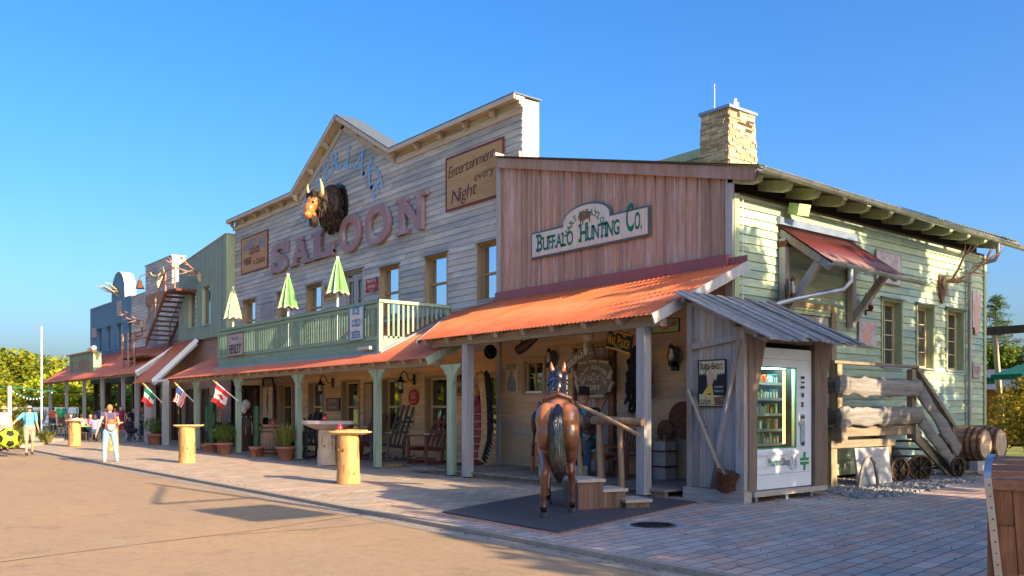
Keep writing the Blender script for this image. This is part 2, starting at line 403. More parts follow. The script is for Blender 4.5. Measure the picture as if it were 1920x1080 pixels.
def stonem():
    t = NT('chimney_stone'); n = t.noise(t.coords(), 7, 6, .7); r = t.rnd()
    col = t.ramp(r, [(0., (.34, .21, .12)), (.35, (.48, .35, .22)), (.7, (.58, .45, .31)), (1., (.38, .23, .12))])
    col = t.mix(t.ramp(n, [(.35, .55), (.6, 0.)]), col, (.22, .14, .08)); t.bump(n, .7, .02)
    return t.fin(col, .9)
stonem()
# ------------------------------------------------------------------ mesh builder
def fr(origin, x, z):
    """frame: local x along x, local z along z, local y = z cross x"""
    x = Vector(x).normalized(); z = Vector(z).normalized(); y = z.cross(x).normalized(); z = x.cross(y)
    m = Matrix((x, y, z)).transposed().to_4x4(); m.translation = Vector(origin); return m
def TR(x=0, y=0, z=0): return Matrix.Translation((x, y, z))
def RZ(a): return Matrix.Rotation(a, 4, 'Z')
def RXm(a): return Matrix.Rotation(a, 4, 'X')
def RYm(a): return Matrix.Rotation(a, 4, 'Y')

class MB:
    def __init__(s, T=None): s.v = []; s.f = []; s.r = []; s.mi = []; s.T = T or Matrix(); s.cur = 0; s.smooth = set(); s.marks = []
    def add(s, vs, fs, r=None, sm=False):
        o = len(s.v); T = s.T
        s.v += [tuple(T @ Vector(p)) for p in vs]
        if r is None: r = random.random()
        for f in fs:
            if sm: s.smooth.add(len(s.f))
            s.f.append([i+o for i in f]); s.r.append(r); s.mi.append(s.cur)
    def box(s, x0, x1, y0, y1, z0, z1, r=None, T=None):
        if x0 > x1: x0, x1 = x1, x0
        if y0 > y1: y0, y1 = y1, y0
        if z0 > z1: z0, z1 = z1, z0
        vs = [(x, y, z) for z in (z0, z1) for y in (y0, y1) for x in (x0, x1)]
        if T is not None: vs = [T @ Vector(p) for p in vs]
        s.add(vs, [(0, 2, 3, 1), (4, 5, 7, 6), (0, 1, 5, 4), (2, 6, 7, 3), (0, 4, 6, 2), (1, 3, 7, 5)], r)
    def bar(s, a, b, w, h, up=(0, 0, 1), r=None):
        """rectangular timber from a to b, w across, h along up"""
        a = Vector(a); b = Vector(b); d = (b-a).normalized(); up = Vector(up)
        if abs(d.dot(up)) > .95: up = Vector((0, 1, 0)) if abs(d.y) < .9 else Vector((1, 0, 0))
        sd = d.cross(up).normalized(); u = sd.cross(d).normalized(); vs = []
        for p in (a, b):
            for i, j in ((-1, -1), (1, -1), (1, 1), (-1, 1)): vs.append(p+sd*(w/2*i)+u*(h/2*j))
        s.add(vs, [(0, 3, 2, 1), (4, 5, 6, 7), (0, 1, 5, 4), (1, 2, 6, 5), (2, 3, 7, 6), (3, 0, 4, 7)], r)
    def tube(s, pts, rad, n=8, r=None, caps=True, sm=True, jit=0):
        pts = [Vector(p) for p in pts]
        if not hasattr(rad, '__len__'): rad = [rad]*len(pts)
        vs = []; fs = []; prev = None
        for i, p in enumerate(pts):
            d = (pts[min(i+1, len(pts)-1)]-pts[max(i-1, 0)])
            if d.length < 1e-9: d = Vector((0, 0, 1))
            d.normalize()
            if prev is None:
                a = Vector((0, 0, 1)) if abs(d.z) < .9 else Vector((1, 0, 0)); e = d.cross(a).normalized()
            else:
                e = (prev - d*prev.dot(d)); e = e.normalized() if e.length > 1e-6 else d.orthogonal().normalized()
            prev = e; f = d.cross(e)
            for k in range(n):
                t = 2*pi*k/n; q = rad[i]*(1+random.uniform(-jit, jit)); vs.append(p+e*(cos(t)*q)+f*(sin(t)*q))
        for i in range(len(pts)-1):
            for k in range(n):
                fs.append((i*n+k, i*n+(k+1) % n, (i+1)*n+(k+1) % n, (i+1)*n+k))
        if r is None: r = random.random()
        s.add(vs, fs, r, sm)
        if caps: s.add(vs[:n], [tuple(range(n))[::-1]], r); s.add(vs[-n:], [tuple(range(n))], r)
    def cyl(s, a, b, r0, r1=None, n=16, r=None, sm=True): s.tube([a, b], [r0, r0 if r1 is None else r1], n, r, True, sm)
    def ell(s, c, rad, n=12, m=8, r=None, T=None):
        if not hasattr(rad, '__len__'): rad = (rad,)*3
        vs = []; fs = []
        for j in range(m+1):
            ph = pi*j/m
            for i in range(n):
                th = 2*pi*i/n; p = Vector((rad[0]*sin(ph)*cos(th), rad[1]*sin(ph)*sin(th), rad[2]*cos(ph)))
                if T is not None: p = T.to_3x3() @ p
                vs.append(p+Vector(c))
        for j in range(m):
            for i in range(n):
                a, b, c2, d = j*n+i, j*n+(i+1) % n, (j+1)*n+(i+1) % n, (j+1)*n+i
                if j == 0: fs.append((a, d, c2))
                elif j == m-1: fs.append((a, d, b))
                else: fs.append((a, d, c2, b))
        s.add(vs, fs, r, True)
    def lathe(s, prof, n=24, c=(0, 0, 0), r=None, sm=True, axis=None, jit=0):
        """prof: list of (radius, height)"""
        A = axis or Matrix(); vs = []; fs = []
        for (q, h) in prof:
            for i in range(n):
                t = 2*pi*i/n; qq = q*(1+random.uniform(-jit, jit)); vs.append(A @ Vector((qq*cos(t), qq*sin(t), h))+Vector(c))
        for j in range(len(prof)-1):
            for i in range(n): fs.append((j*n+i, j*n+(i+1) % n, (j+1)*n+(i+1) % n, (j+1)*n+i))
        s.add(vs, fs, r, sm)
        if prof[0][0] > 1e-4: s.add(vs[:n], [tuple(range(n))[::-1]], r)
        if prof[-1][0] > 1e-4: s.add(vs[-n:], [tuple(range(n))], r)
    def prism(s, poly, y0, y1, r=None):
        """poly in (x,z), extruded along y"""
        n = len(poly); vs = [(x, y0, z) for x, z in poly]+[(x, y1, z) for x, z in poly]
        if r is None: r = random.random()
        s.add(vs, [tuple(range(n)), tuple(range(n, 2*n))[::-1]], r)
        s.add(vs, [((i+1) % n, i, n+i, n+(i+1) % n) for i in range(n)], r)
    def quad(s, *p, r=None): s.add(p, [tuple(range(len(p)))], r)
    def mark(s): s.marks.append((len(s.v), len(s.f)))
    def each(s, name, mat, parent=None, world=True):
        """one object per marked piece (or per loose piece when nothing is marked)"""
        out = []
        if s.marks:
            cuts = [(0, 0)]+s.marks
            if cuts[-1] != (len(s.v), len(s.f)): cuts.append((len(s.v), len(s.f)))
            groups = [(list(range(a[1], b[1]))) for a, b in zip(cuts[:-1], cuts[1:]) if b[1] > a[1]]
        else:
            par = list(range(len(s.v)))
            def find(i):
                while par[i] != i: par[i] = par[par[i]]; i = par[i]
                return i
            for f in s.f:
                for i in f[1:]: par[find(i)] = find(f[0])
            d = {}
            for k, f in enumerate(s.f): d.setdefault(find(f[0]), []).append(k)
            groups = list(d.values())
        for g in groups:
            n = MB(); mp = {}
            for k in g:
                f = []
                for i in s.f[k]:
                    if i not in mp: mp[i] = len(n.v); n.v.append(s.v[i])
                    f.append(mp[i])
                if k in s.smooth: n.smooth.add(len(n.f))
                n.f.append(f); n.r.append(s.r[k]); n.mi.append(s.mi[k])
            out.append(n.build(name, mat, parent, world))
        return out
    def build(s, name, mat, parent=None, world=True):
        me = bpy.data.meshes.new(name)
        vs = s.v
        if parent is not None and world:
            inv = parent_frame(parent).inverted(); vs = [tuple(inv @ Vector(p)) for p in vs]
        me.from_pydata(vs, [], s.f)
        at = me.attributes.new('rnd', 'FLOAT', 'FACE'); at.data.foreach_set('value', s.r)
        mats = mat if isinstance(mat, (list, tuple)) else [mat]
        for m in mats: me.materials.append(MATS[m])
        if len(mats) > 1: me.polygons.foreach_set('material_index', s.mi)
        if s.smooth:
            me.polygons.foreach_set('use_smooth', [i in s.smooth for i in range(len(s.f))])
        me.update()
        return link(name, me, parent)
FRM = {}
def parent_frame(p):
    while p.parent is not None: p = p.parent
    return Matrix.Translation(p.location) @ p.rotation_euler.to_matrix().to_4x4()
def link(name, me, parent=None):
    o = bpy.data.objects.new(name, me); COL.objects.link(o)
    if parent is not None: o.parent = parent
    return o
def recalc(o):
    bm = bmesh.new(); bm.from_mesh(o.data); bmesh.ops.recalc_face_normals(bm, faces=bm.faces); bm.to_mesh(o.data); bm.free()
def thing(name, label, cat, loc=(0, 0, 0), rotz=0, group=None):
    o = bpy.data.objects.new(name, None); COL.objects.link(o); o.location = loc; o.rotation_euler = (0, 0, rotz)
    o.empty_display_size = .2; tag(o, label, cat, group); return o
def tag(o, label, cat, group=None, kind=None):
    if label: o['label'] = label
    if cat: o['category'] = cat
    if group: o['group'] = group
    if kind: o['kind'] = kind
    return o
def struct(o, name_label=None): o['kind'] = 'structure'; return o
def copy_tree(o, parent=None):
    c = o.copy(); COL.objects.link(c)
    if parent is not None: c.parent = parent
    for ch in [x for x in o.children]: copy_tree(ch, c)
    return c
def dup(root, loc, rotz, label=None, scale=None):
    c = copy_tree(root); c.location = loc; c.rotation_euler = (0, 0, rotz)
    if label: c['label'] = label
    if scale: c.scale = scale if hasattr(scale, '__len__') else (scale,)*3
    return c
def baked(o, voxel=None, smooth=0):
    """fuse overlapping shapes of one body into one skin"""
    if voxel:
        m = o.modifiers.new('r', 'REMESH'); m.mode = 'VOXEL'; m.voxel_size = voxel; m.use_smooth_shade = True
    if smooth:
        m = o.modifiers.new('s', 'SMOOTH'); m.iterations = smooth; m.factor = .5
    dg = bpy.context.evaluated_depsgraph_get(); dg.update()
    me = bpy.data.meshes.new_from_object(o.evaluated_get(dg)); old = o.data; mats = [x for x in old.materials]
    o.modifiers.clear(); o.data = me; me.materials.clear()
    for x in mats: me.materials.append(x)
    if 'rnd' not in me.attributes:
        at = me.attributes.new('rnd', 'FLOAT', 'FACE'); at.data.foreach_set('value', [.5]*len(me.polygons))
    bpy.data.meshes.remove(old)
    me.polygons.foreach_set('use_smooth', [True]*len(me.polygons))
    return o
def join_into(o, mb, parent=None):
    """append extra geometry (fingers) to a baked body mesh, same object"""
    inv = parent_frame(parent).inverted() if parent is not None else Matrix()
    bm = bmesh.new(); bm.from_mesh(o.data); vs = [bm.verts.new(inv @ Vector(p)) for p in mb.v]
    for f in mb.f:
        try: q = bm.faces.new([vs[i] for i in f]); q.smooth = True
        except ValueError: pass
    bm.to_mesh(o.data); bm.free()

# ------------------------------------------------------------------ lettering
GL = {}
def glyph(ch, bold=.0):
    k = (ch, bold)
    if k in GL: return GL[k]
    cu = bpy.data.curves.new('t', 'FONT'); cu.body = ch; cu.size = 1; cu.offset = bold; cu.resolution_u = 3
    o = bpy.data.objects.new('t', cu); COL.objects.link(o)
    dg = bpy.context.evaluated_depsgraph_get(); dg.update()
    me = bpy.data.meshes.new_from_object(o.evaluated_get(dg))
    vs = [(v.co.x, v.co.y) for v in me.vertices]; fs = [tuple(p.vertices) for p in me.polygons]
    bpy.data.objects.remove(o); bpy.data.curves.remove(cu); bpy.data.meshes.remove(me)
    x0 = min([v[0] for v in vs] or [0]); x1 = max([v[0] for v in vs] or [.3])
    GL[k] = ([(x-x0, y) for x, y in vs], fs, x1-x0); return GL[k]
def serifs(ch, w, h):
    """slab feet for upright strokes, to give the letters their western look"""
    L = {'B': [(0, 0), (0, 1)], 'D': [(0, 0), (0, 1)], 'E': [(0, 0), (0, 1)], 'F': [(0, 0), (0, 1)], 'H': [(0, 0), (0, 1), (1, 0), (1, 1)], 'I': [(.5, 0), (.5, 1)],
         'K': [(0, 0), (0, 1), (1, 0), (1, 1)], 'L': [(0, 0), (0, 1)], 'M': [(0, 0), (1, 0)], 'N': [(0, 0), (0, 1), (1, 1)], 'P': [(0, 0), (0, 1)], 'R': [(0, 0), (0, 1), (1, 0)],
         'T': [(.5, 0)], 'A': [(0, 0), (1, 0)], 'U': [(0, 1), (1, 1)], 'Y': [(.5, 0), (0, 1), (1, 1)], 'W': [(0, 1), (1, 1)], 'V': [(0, 1), (1, 1)]}
    return L.get(ch, [])
def text(mb, s, T, h=.1, bold=.0, xs=1.0, gap=.09, align='C', arc=None, lift=.004, serif=False, caps=None, width=None):
    """letters laid in the local x-z plane of T, facing local -y. arc = radius of a circle the baseline follows"""
    H = .70
    if width: # fit
        tot = sum((.32 if c == ' ' else glyph(c, bold)[2]+gap)*(caps if (caps and i and s[i-1] != ' ' and c != ' ') else 1) for i, c in enumerate(s))*h/H
        xs = width/tot
    adv = []; x = 0
    for i, c in enumerate(s):
        k = h/H*(caps if (caps and i and s[i-1] != ' ' and c != ' ') else 1)
        if caps and (i == 0 or s[i-1] == ' '): k = h/H
        wd = (.32 if c == ' ' else glyph(c, bold)[2]+gap)*k*xs
        adv.append((x, k, wd)); x += wd
    off = -x/2 if align == 'C' else (0 if align == 'L' else -x)
    old = mb.T
    for c, (x0, k, wd) in zip(s, adv):
        if c == ' ': continue
        vs, fs, gw = glyph(c, bold); xx = off+x0
        if arc:
            cx = xx+wd/2; a = cx/arc
            M = T @ TR(arc*sin(a), 0, arc*cos(a)-arc) @ RYm(a) @ TR(-wd/2, 0, 0)
        else: M = T @ TR(xx, 0, 0)
        mb.T = M
        mb.add([(px*k*xs, -lift, py*k) for px, py in vs], [tuple(f) for f in fs], .5)
        if serif:
            st = .13*k
            for (sx, sy) in serifs(c, gw, H):
                px = sx*gw*k*xs; pz = sy*H*k; wv = .135*k*xs
                mb.add([(px-wv, -lift-.0007, pz-(st if sy else 0)), (px+wv, -lift-.0007, pz-(st if sy else 0)), (px+wv, -lift-.0007, pz+(0 if sy else st)), (px-wv, -lift-.0007, pz+(0 if sy else st))], [(0, 1, 2, 3)], .5)
    mb.T = old

# frames of the two walls: local x to the right as seen from outside, z up, -y outwards
def FY_(X, Y, Z, tilt=0): return TR(X, Y, Z) @ RYm(-tilt)
def FX_(X, Y, Z, tilt=0): return fr((X, Y, Z), (0, 1, 0), (0, 0, 1)) @ RYm(-tilt)

# ------------------------------------------------------------------ cladding
def cut_spans(a, b, holes):
    sp = [(a, b)]
    for h0, h1 in holes:
        nx = []
        for p, q in sp:
            if h1 <= p or h0 >= q: nx.append((p, q)); continue
            if h0 > p: nx.append((p, h0))
            if h1 < q: nx.append((h1, q))
        sp = nx
    return [(p, q) for p, q in sp if q-p > .004]
def lap(mb, T, s0, s1, z0, z1, h, holes=(), span=None, lapd=.028, longest=4.0):
    """horizontal lap boards on local x-z plane of T facing -y; span(z) may narrow the row (gables)"""
    old = mb.T; mb.T = T; z = z0
    zs = sorted({a for q in holes for a in (q[2], q[3])})
    row = 0
    while z < z1-.002:
        zt = min(z+h, z1); joints = []; x = s0-random.uniform(0, longest)
        while x < s1: joints.append(x); x += random.uniform(longest*.5, longest)
        cuts = [z]+[q for q in zs if z+.003 < q < zt-.003]+[zt]
        rr = {}
        for a, b in zip(cuts[:-1], cuts[1:]):
            m = (a+b)/2; lo, hi = (s0, s1) if span is None else span(m)
            if hi-lo < .02: continue
            for p, q in cut_spans(lo, hi, [(t[0], t[1]) for t in holes if t[2] < m < t[3]]):
                xs_ = [p]+[j for j in joints if p+.05 < j < q-.05]+[q]
                for c, d in zip(xs_[:-1], xs_[1:]):
                    key = sum(1 for j in joints if j < (c+d)/2); r = rr.setdefault(key, random.random())
                    oa = lapd*(1-(a-z)/h)+.004; ob = lapd*(1-(b-z)/h)+.004; e = .0015
                    mb.add([(c+e, -oa, a), (d-e, -oa, a), (d-e, -ob, b), (c+e, -ob, b), (c+e, 0, a), (d-e, 0, a), (d-e, 0, b), (c+e, 0, b)],
                           [(0, 1, 2, 3), (0, 4, 5, 1), (0, 3, 7, 4), (1, 5, 6, 2)], r)
        z += h; row += 1
    mb.T = old
def vert(mb, T, s0, s1, z0, ztop, wd, holes=(), deep=.02, jit=.0, zbot=None, rib=.5):
    """upright boards or ribs"""
    old = mb.T; mb.T = T; edges = [s0]; x = s0
    while x < s1-.01:
        x += wd*(1+random.uniform(-jit, jit)); edges.append(min(x, s1))
    hs = sorted({a for q in holes for a in (q[0], q[1])})
    for i, (p, q) in enumerate(zip(edges[:-1], edges[1:])):
        r = random.random(); o = deep if i % 2 == 0 else deep*(1-rib)
        if jit: o = deep*(1-rib*random.random())
        cs = [p]+[t for t in hs if p+.004 < t < q-.004]+[q]
        for a, b in zip(cs[:-1], cs[1:]):
            m = (a+b)/2; lo = z0 if zbot is None else zbot(m)
            for c, d in cut_spans(lo, ztop(m), [(t[2], t[3]) for t in holes if t[0] < m < t[1]]):
                ta, tb = (ztop(a), ztop(b)) if abs(d-ztop(m)) < 1e-6 else (d, d)
                g = .004
                mb.add([(a+g, -o, c), (b-g, -o, c), (b-g, -o, tb), (a+g, -o, ta), (a+g, .01, c), (b-g, .01, c), (b-g, .01, tb), (a+g, .01, ta)],
                       [(0, 1, 2, 3), (0, 3, 7, 4), (1, 5, 6, 2), (0, 4, 5, 1)], r)
    mb.T = old

def window(parent, T, x0, x1, z0, z1, depth=.14, fm='tan_frame', gm='glass_sky', sashes=2, cols=1, rows=1, trim=.07, trimm=None, head=True, sill='white_paint', reveal=None, fw=.05, split=.5, curtain=False):
    """recessed window with reveal, frame, sash bars and pane, on the x-z plane of T facing -y"""
    m = MB(T); e = .003
    rv = MB(T); t = .02
    rv.box(x0, x0+t, -.03, depth, z0, z1); rv.box(x1-t, x1, -.03, depth, z0, z1); rv.box(x0+t, x1-t, -.03, depth, z1-t, z1); rv.box(x0+t, x1-t, -.03, depth, z0, z0+t)
    f = rv.build('window', reveal or fm, parent)
    a, b, c, d = x0+t, x1-t, z0+t, z1-t; y = depth
    m.box(a, a+fw, y-.05, y, c, d); m.box(b-fw, b, y-.05, y, c, d); m.box(a+fw, b-fw, y-.05, y, d-fw, d); m.box(a+fw, b-fw, y-.05, y, c, c+fw)
    zm = c+(d-c)*split; parts = [(c+fw, d-fw)]
    if sashes == 2:
        m.box(a+fw, b-fw, y-.055, y, zm-fw*.7, zm+fw*.7); parts = [(c+fw, zm-fw*.7), (zm+fw*.7, d-fw)]
    for (p, q) in parts:
        for i in range(1, cols): xx = a+fw+(b-a-2*fw)*i/cols; m.box(xx-.014, xx+.014, y-.04, y-.005, p, q)
        for i in range(1, rows): zz = p+(q-p)*i/rows; m.box(a+fw, b-fw, y-.038, y-.006, zz-.012, zz+.012)
    m.build('frame', fm, f)
    g = MB(T); g.box(a+.01, b-.01, y-.012, y+.02, c+.01, d-.01); g.build('pane', gm, f)
    if trim:
        k = MB(T); k.box(x0-trim, x0, -.052, .0, z0, z1); k.box(x1, x1+trim, -.052, .0, z0, z1); k.box(x0-trim, x1+trim, -.055, .0, z1, z1+trim)
        k.build('trim', trimm or fm, f)
    if head:
        k = MB(T); k.add([(x0-trim-.04, -.14, z1+trim-.01), (x1+trim+.04, -.14, z1+trim-.01), (x1+trim+.04, 0, z1+trim+.05), (x0-trim-.04, 0, z1+trim+.05), (x0-trim-.04, -.14, z1+trim-.025), (x1+trim+.04, -.14, z1+trim-.025), (x1+trim+.04, 0, z1+trim+.003), (x0-trim-.04, 0, z1+trim+.003)],
                 [(0, 1, 2, 3), (4, 7, 6, 5), (0, 4, 5, 1), (0, 3, 7, 4), (1, 5, 6, 2)]); k.build('head_flashing', 'dark_trim', f)
    if sill:
        k = MB(T); k.box(x0-trim*.7, x1+trim*.7, -.075, depth-.05, z0-.035, z0+.004 if False else z0-.001); k.build('sill', sill, f)
    return f

def corr(mb, a, b, c, d, period=.12, amp=.014, thick=.004, seg=6):
    """corrugated sheet: a-b eave, d-c top (a below d). ridges run from eave to top"""
    a, b, c, d = map(Vector, (a, b, c, d)); L = max((b-a).length, (c-d).length); n = max(2, int(L/period*seg)); nrm = (b-a).cross(d-a).normalized()
    if nrm.z < 0: nrm = -nrm
    vs = []
    for i in range(n+1):
        t = i/n; p = a.lerp(b, t); q = d.lerp(c, t); o = nrm*(amp*cos(t*L/period*2*pi)); vs += [p+o, q+o, p+o-nrm*thick, q+o-nrm*thick]
    fs = []
    for i in range(n):
        k = i*4; fs += [(k, k+4, k+5, k+1), (k+2, k+3, k+7, k+6), (k, k+2, k+6, k+4), (k+1, k+5, k+7, k+3)]
    fs += [(0, 1, 3, 2), (n*4, n*4+2, n*4+3, n*4+1)]
    mb.add(vs, fs, .5, True)

def panel_sign(name, label, T, w, h, face='sign_cream', frame='sign_red', fw=.03, thick=.03, cat='sign', group=None):
    """flat board sign: T at its centre on the wall"""
    t = thing(name, label, cat, tuple(T.translation), 0, group)
    m = MB(T); m.box(-w/2, w/2, -thick, -.002, -h/2, h/2); m.build('board', face, t)
    if frame:
        m = MB(T); y0, y1 = -thick-.008, -.004; a, b = w/2+.004, h/2+.004
        m.box(-a, a, y0, y1, b-fw, b); m.box(-a, a, y0, y1, -b, -b+fw); m.box(-a, -a+fw, y0, y1, -b+fw, b-fw); m.box(a-fw, a, y0, y1, -b+fw, b-fw); m.build('frame', frame, t)
    return t
def letters(t, T, rows, mat, name='lettering', y=-.034):
    m = MB()
    for (s, x, z, h, kw) in rows: text(m, s, T @ TR(x, y, z), h, **kw)
    o = m.build(name, mat, t); return o
# ================================================================== THE SETTING
def sheet(name, poly, z, mat):
    m = MB(); m.quad(*[(x, y, z) for x, y in poly]); return struct(m.build(name, mat))
sheet('ground', [(-900, -700), (700, -700), (700, 900), (-900, 900)], -.12, 'field_grass')
sheet('road', [(-130, -9), (60, -9), (60, 7.02), (-130, 7.02)], -.05, 'asphalt')
sheet('pavement', [(-130, 7.15), (-11.4, 7.15), (-11.4, 15.6), (-130, 15.6)], 0, 'paving_front')
sheet('forecourt', [(-11.4, 7.15), (40, 7.15), (40, 50), (-11.4, 50)], .0, 'paving_side')
m = MB()
x = -46.0
while x < 30:
    m.box(x+.004, x+.996, 7.02, 7.16, -.08, .012); x += 1.0
m.box(-130, -46, 7.02, 7.16, -.08, -.002)
struct(m.build('kerb', 'kerb_stone'))
m = MB(); m.quad((-46, 6.72, -.046), (30, 6.72, -.046), (30, 7.02, -.046), (-46, 7.02, -.046)); struct(m.build('gutter_strip', 'kerb_stone'))

# ================================================================== SALOON
YS = 15.0
XL, XR = -38.2, -18.07
ZT = 9.98; GX0, GX1, GXC, GZ = -31.7, -24.4, -28.05, 12.03
def saltop(x):
    if GX0 < x < GX1: return ZT+(GZ-ZT)*(1-abs(x-GXC)/((GX1-GX0)/2))
    return ZT
def salspan(z):
    if z < ZT-.02: return (XL, XR)
    f = (z-ZT)/(GZ-ZT); hw = (GX1-GX0)/2*(1-f); return (GXC-hw, GXC+hw)
sal = thing('saloon_building', 'long grey timber saloon with a gabled false front and big pink letters', 'building', (GXC, YS, 0))
UW = [(-37.15, -35.85), (-33.6, -32.45), (-30.95, -29.75), (-25.45, -24.3), (-22.72, -21.58), (-20.02, -18.88)]
DOOR = (-28.1, -26.65)
holes = [(a, b, 4.72, 6.32) for a, b in UW]+[(DOOR[0], DOOR[1], 3.62, 6.45)]
mb = MB(); lap(mb, TR(0, YS, 0), XL, XR, 3.3, GZ-.05, .185, holes, salspan, .03); mb.build('upper_wall', 'saloon_board', sal)
W0 = TR(0, YS, 0)
for i, (a, b) in enumerate(UW): window(sal, W0, a, b, 4.72, 6.32, .17, 'tan_frame', 'glass_sky', 2, split=.47, trim=.03, trimm='tan_frame', sill='grey_flash')
# french door on the balcony
f = window(sal, W0, DOOR[0], DOOR[1], 3.62, 6.45, .17, 'grey_post', 'glass_warm', 1, 1, 1, trim=.05, sill=None); f.name = 'balcony_door'
m = MB(W0); xc = sum(DOOR)/2
for s in (-1, 1):
    c = xc+s*.34; m.box(c-.33, c-.21, .10, .15, 3.7, 6.3); m.box(c+.21, c+.33, .10, .15, 3.7, 6.3); m.box(c-.21, c+.21, .10, .15, 3.7, 4.3); m.box(c-.21, c+.21, .10, .15, 6.15, 6.3)
    for z in (4.85, 5.5): m.box(c-.21, c+.21, .12, .14, z-.015, z+.015)
    m.box(c-.012, c+.012, .12, .14, 4.3, 6.15)
m.build('leaf', 'grey_post', f)
# false front body, coping and cornice
m = MB(); m.prism([(XL+.03, 6.9), (XR-.02, 6.9), (XR-.02, ZT), (GX1, ZT), (GXC, GZ), (GX0, ZT), (XL+.03, ZT)], YS+.012, YS+.55); m.build('false_front', 'cream_panel', sal)
m = MB(); m.box(XR-.019, XR+.02, YS-.01, YS+.56, 6.8, ZT-.001); m.build('end_panel', 'cream_panel', sal)
segs = [((XL-.12, ZT), (GX0, ZT)), ((GX0, ZT), (GXC, GZ)), ((GXC, GZ), (GX1, ZT)), ((GX1, ZT), (XR+.1, ZT))]
cap = MB(); fas = MB(); sof = MB(); frz = MB(); brk = MB()
for i, ((xa, za), (xb, zb)) in enumerate(segs):
    d = Vector((xb-xa, 0, zb-za)).normalized(); n = Vector((-d.z, 0, d.x)); L = sqrt((xb-xa)**2+(zb-za)**2)
    A = Vector((xa, 0, za)); B = Vector((xb, 0, zb)); yy = YS-.36
    cap.bar(A+Vector((0, YS+.10, 0))+n*(.05+i*.002), B+Vector((0, YS+.10, 0))+n*(.05+i*.002), .96, .035, n)
    fas.bar(A+Vector((0, yy-.012, 0))-n*.035, B+Vector((0, yy-.012, 0))-n*.035, .03, .13, n)
    sof.bar(A+Vector((0, YS-.18, 0))-n*(.004+i*.001), B+Vector((0, YS-.18, 0))-n*(.004+i*.001), .34, .02, n)
    frz.bar(A+Vector((0, YS-.055, 0))-n*.30, B+Vector((0, YS-.055, 0))-n*.30, .035, .17, n)
    k = max(2, round(L/1.25))
    for j in range(k+1):
        p = A+(B-A)*((j+(.06 if j == 0 else (-.06 if j == k else 0)))/k); q = p+Vector((0, YS-.215, 0))
        if i in (1,) and j == 0: continue
        if i in (3,) and j == 0: continue
        brk.bar(q-n*.075+Vector((0, .0, 0)), q-n*.075+Vector((0, .0, 0))+d*.11, .26, .10, n)
        brk.bar(q-n*.17+Vector((0, .06, 0)), q-n*.17+Vector((0, .06, 0))+d*.11, .13, .10, n)
        brk.bar(q-n*.24+Vector((0, .09, 0)), q-n*.24+Vector((0, .09, 0))+d*.11, .07, .06, n); brk.mark()
cap.each('coping', 'dark_trim', sal); fas.each('cornice_fascia', 'cream_trim', sal); sof.each('cornice_soffit', 'cream_trim', sal); frz.each('frieze', 'cream_trim', sal); brk.each('cornice_bracket', 'cream_trim', sal)
m = MB(); m.box(XR-.5, XR+.06, YS-.3, YS+.62, ZT+.055, ZT+.09); m.build('end_coping', 'cream_trim', sal)
# main volume behind
m = MB(); m.box(XL+.05, -19.0, YS+.56, YS+12, 0, 8.6); m.build('rear_wall', 'saloon_board', sal)
# ground floor: timber from the door rightwards, brick leftwards
XD0, XD1 = -32.9, -31.2
LW = []
for (ua, ub) in [(525, 549), (580.5, 607), (643, 673.6), (719.5, 751.4), (800, 840), (903, 937)]:
    LW.append((yp(ua, 700, YS)[0], yp(ub, 700, YS)[0]))
lh = [(a, b, .88, 2.60) for a, b in LW]
mb = MB(); lap(mb, W0, -32.0, -18.8, 0.05, 4.4, .115, lh, None, .012, 5); mb.build('porch_wall', 'porch_board', sal)
m = MB(W0)
def brickpanel(m, x0, x1, z0, z1, holes):
    xs_ = sorted({x0, x1}|{h[0] for h in holes}|{h[1] for h in holes}); xs_ = [x for x in xs_ if x0 <= x <= x1]
    for a, b in zip(xs_[:-1], xs_[1:]):
        for c, d in cut_spans(z0, z1, [(h[2], h[3]) for h in holes if h[0] < (a+b)/2 < h[1]]): m.add([(a, 0, c), (b, 0, c), (b, 0, d), (a, 0, d)], [(0, 1, 2, 3)])
BW0, BW1 = yp(381, 740, YS)[0], yp(402, 740, YS)[0]
DX0, DX1 = yp(412, 740, YS)[0], yp(492, 740, YS)[0]
bh = [(BW0, BW1, 1.95, 3.1), (DX0, DX1, 0, 2.86)]+[lh[0]]
brickpanel(m, XL, -32.0, 0, 4.4, bh); m.build('brick_wall', 'brick_wall', sal)
for i, (a, b) in enumerate(LW):
    window(sal, W0, a, b, .88, 2.60, .20, 'light_frame' if i else 'tan_frame', 'glass_dark', 2, split=.48, trim=.05, trimm='tan_frame', head=False, sill='white_paint', reveal='tan_frame')
f = window(sal, W0, BW0, BW1, 1.95, 3.1, .12, 'light_frame', 'glass_side', 1, 2, 1, trim=.05, head=False, sill='clay')
m = MB(W0); m.box(BW0+.1, BW0+.42, .098, .106, 2.05, 3.0); m.box(BW1-.42, BW1-.1, .098, .106, 2.05, 3.0); m.each('curtain', 'curtain', f)
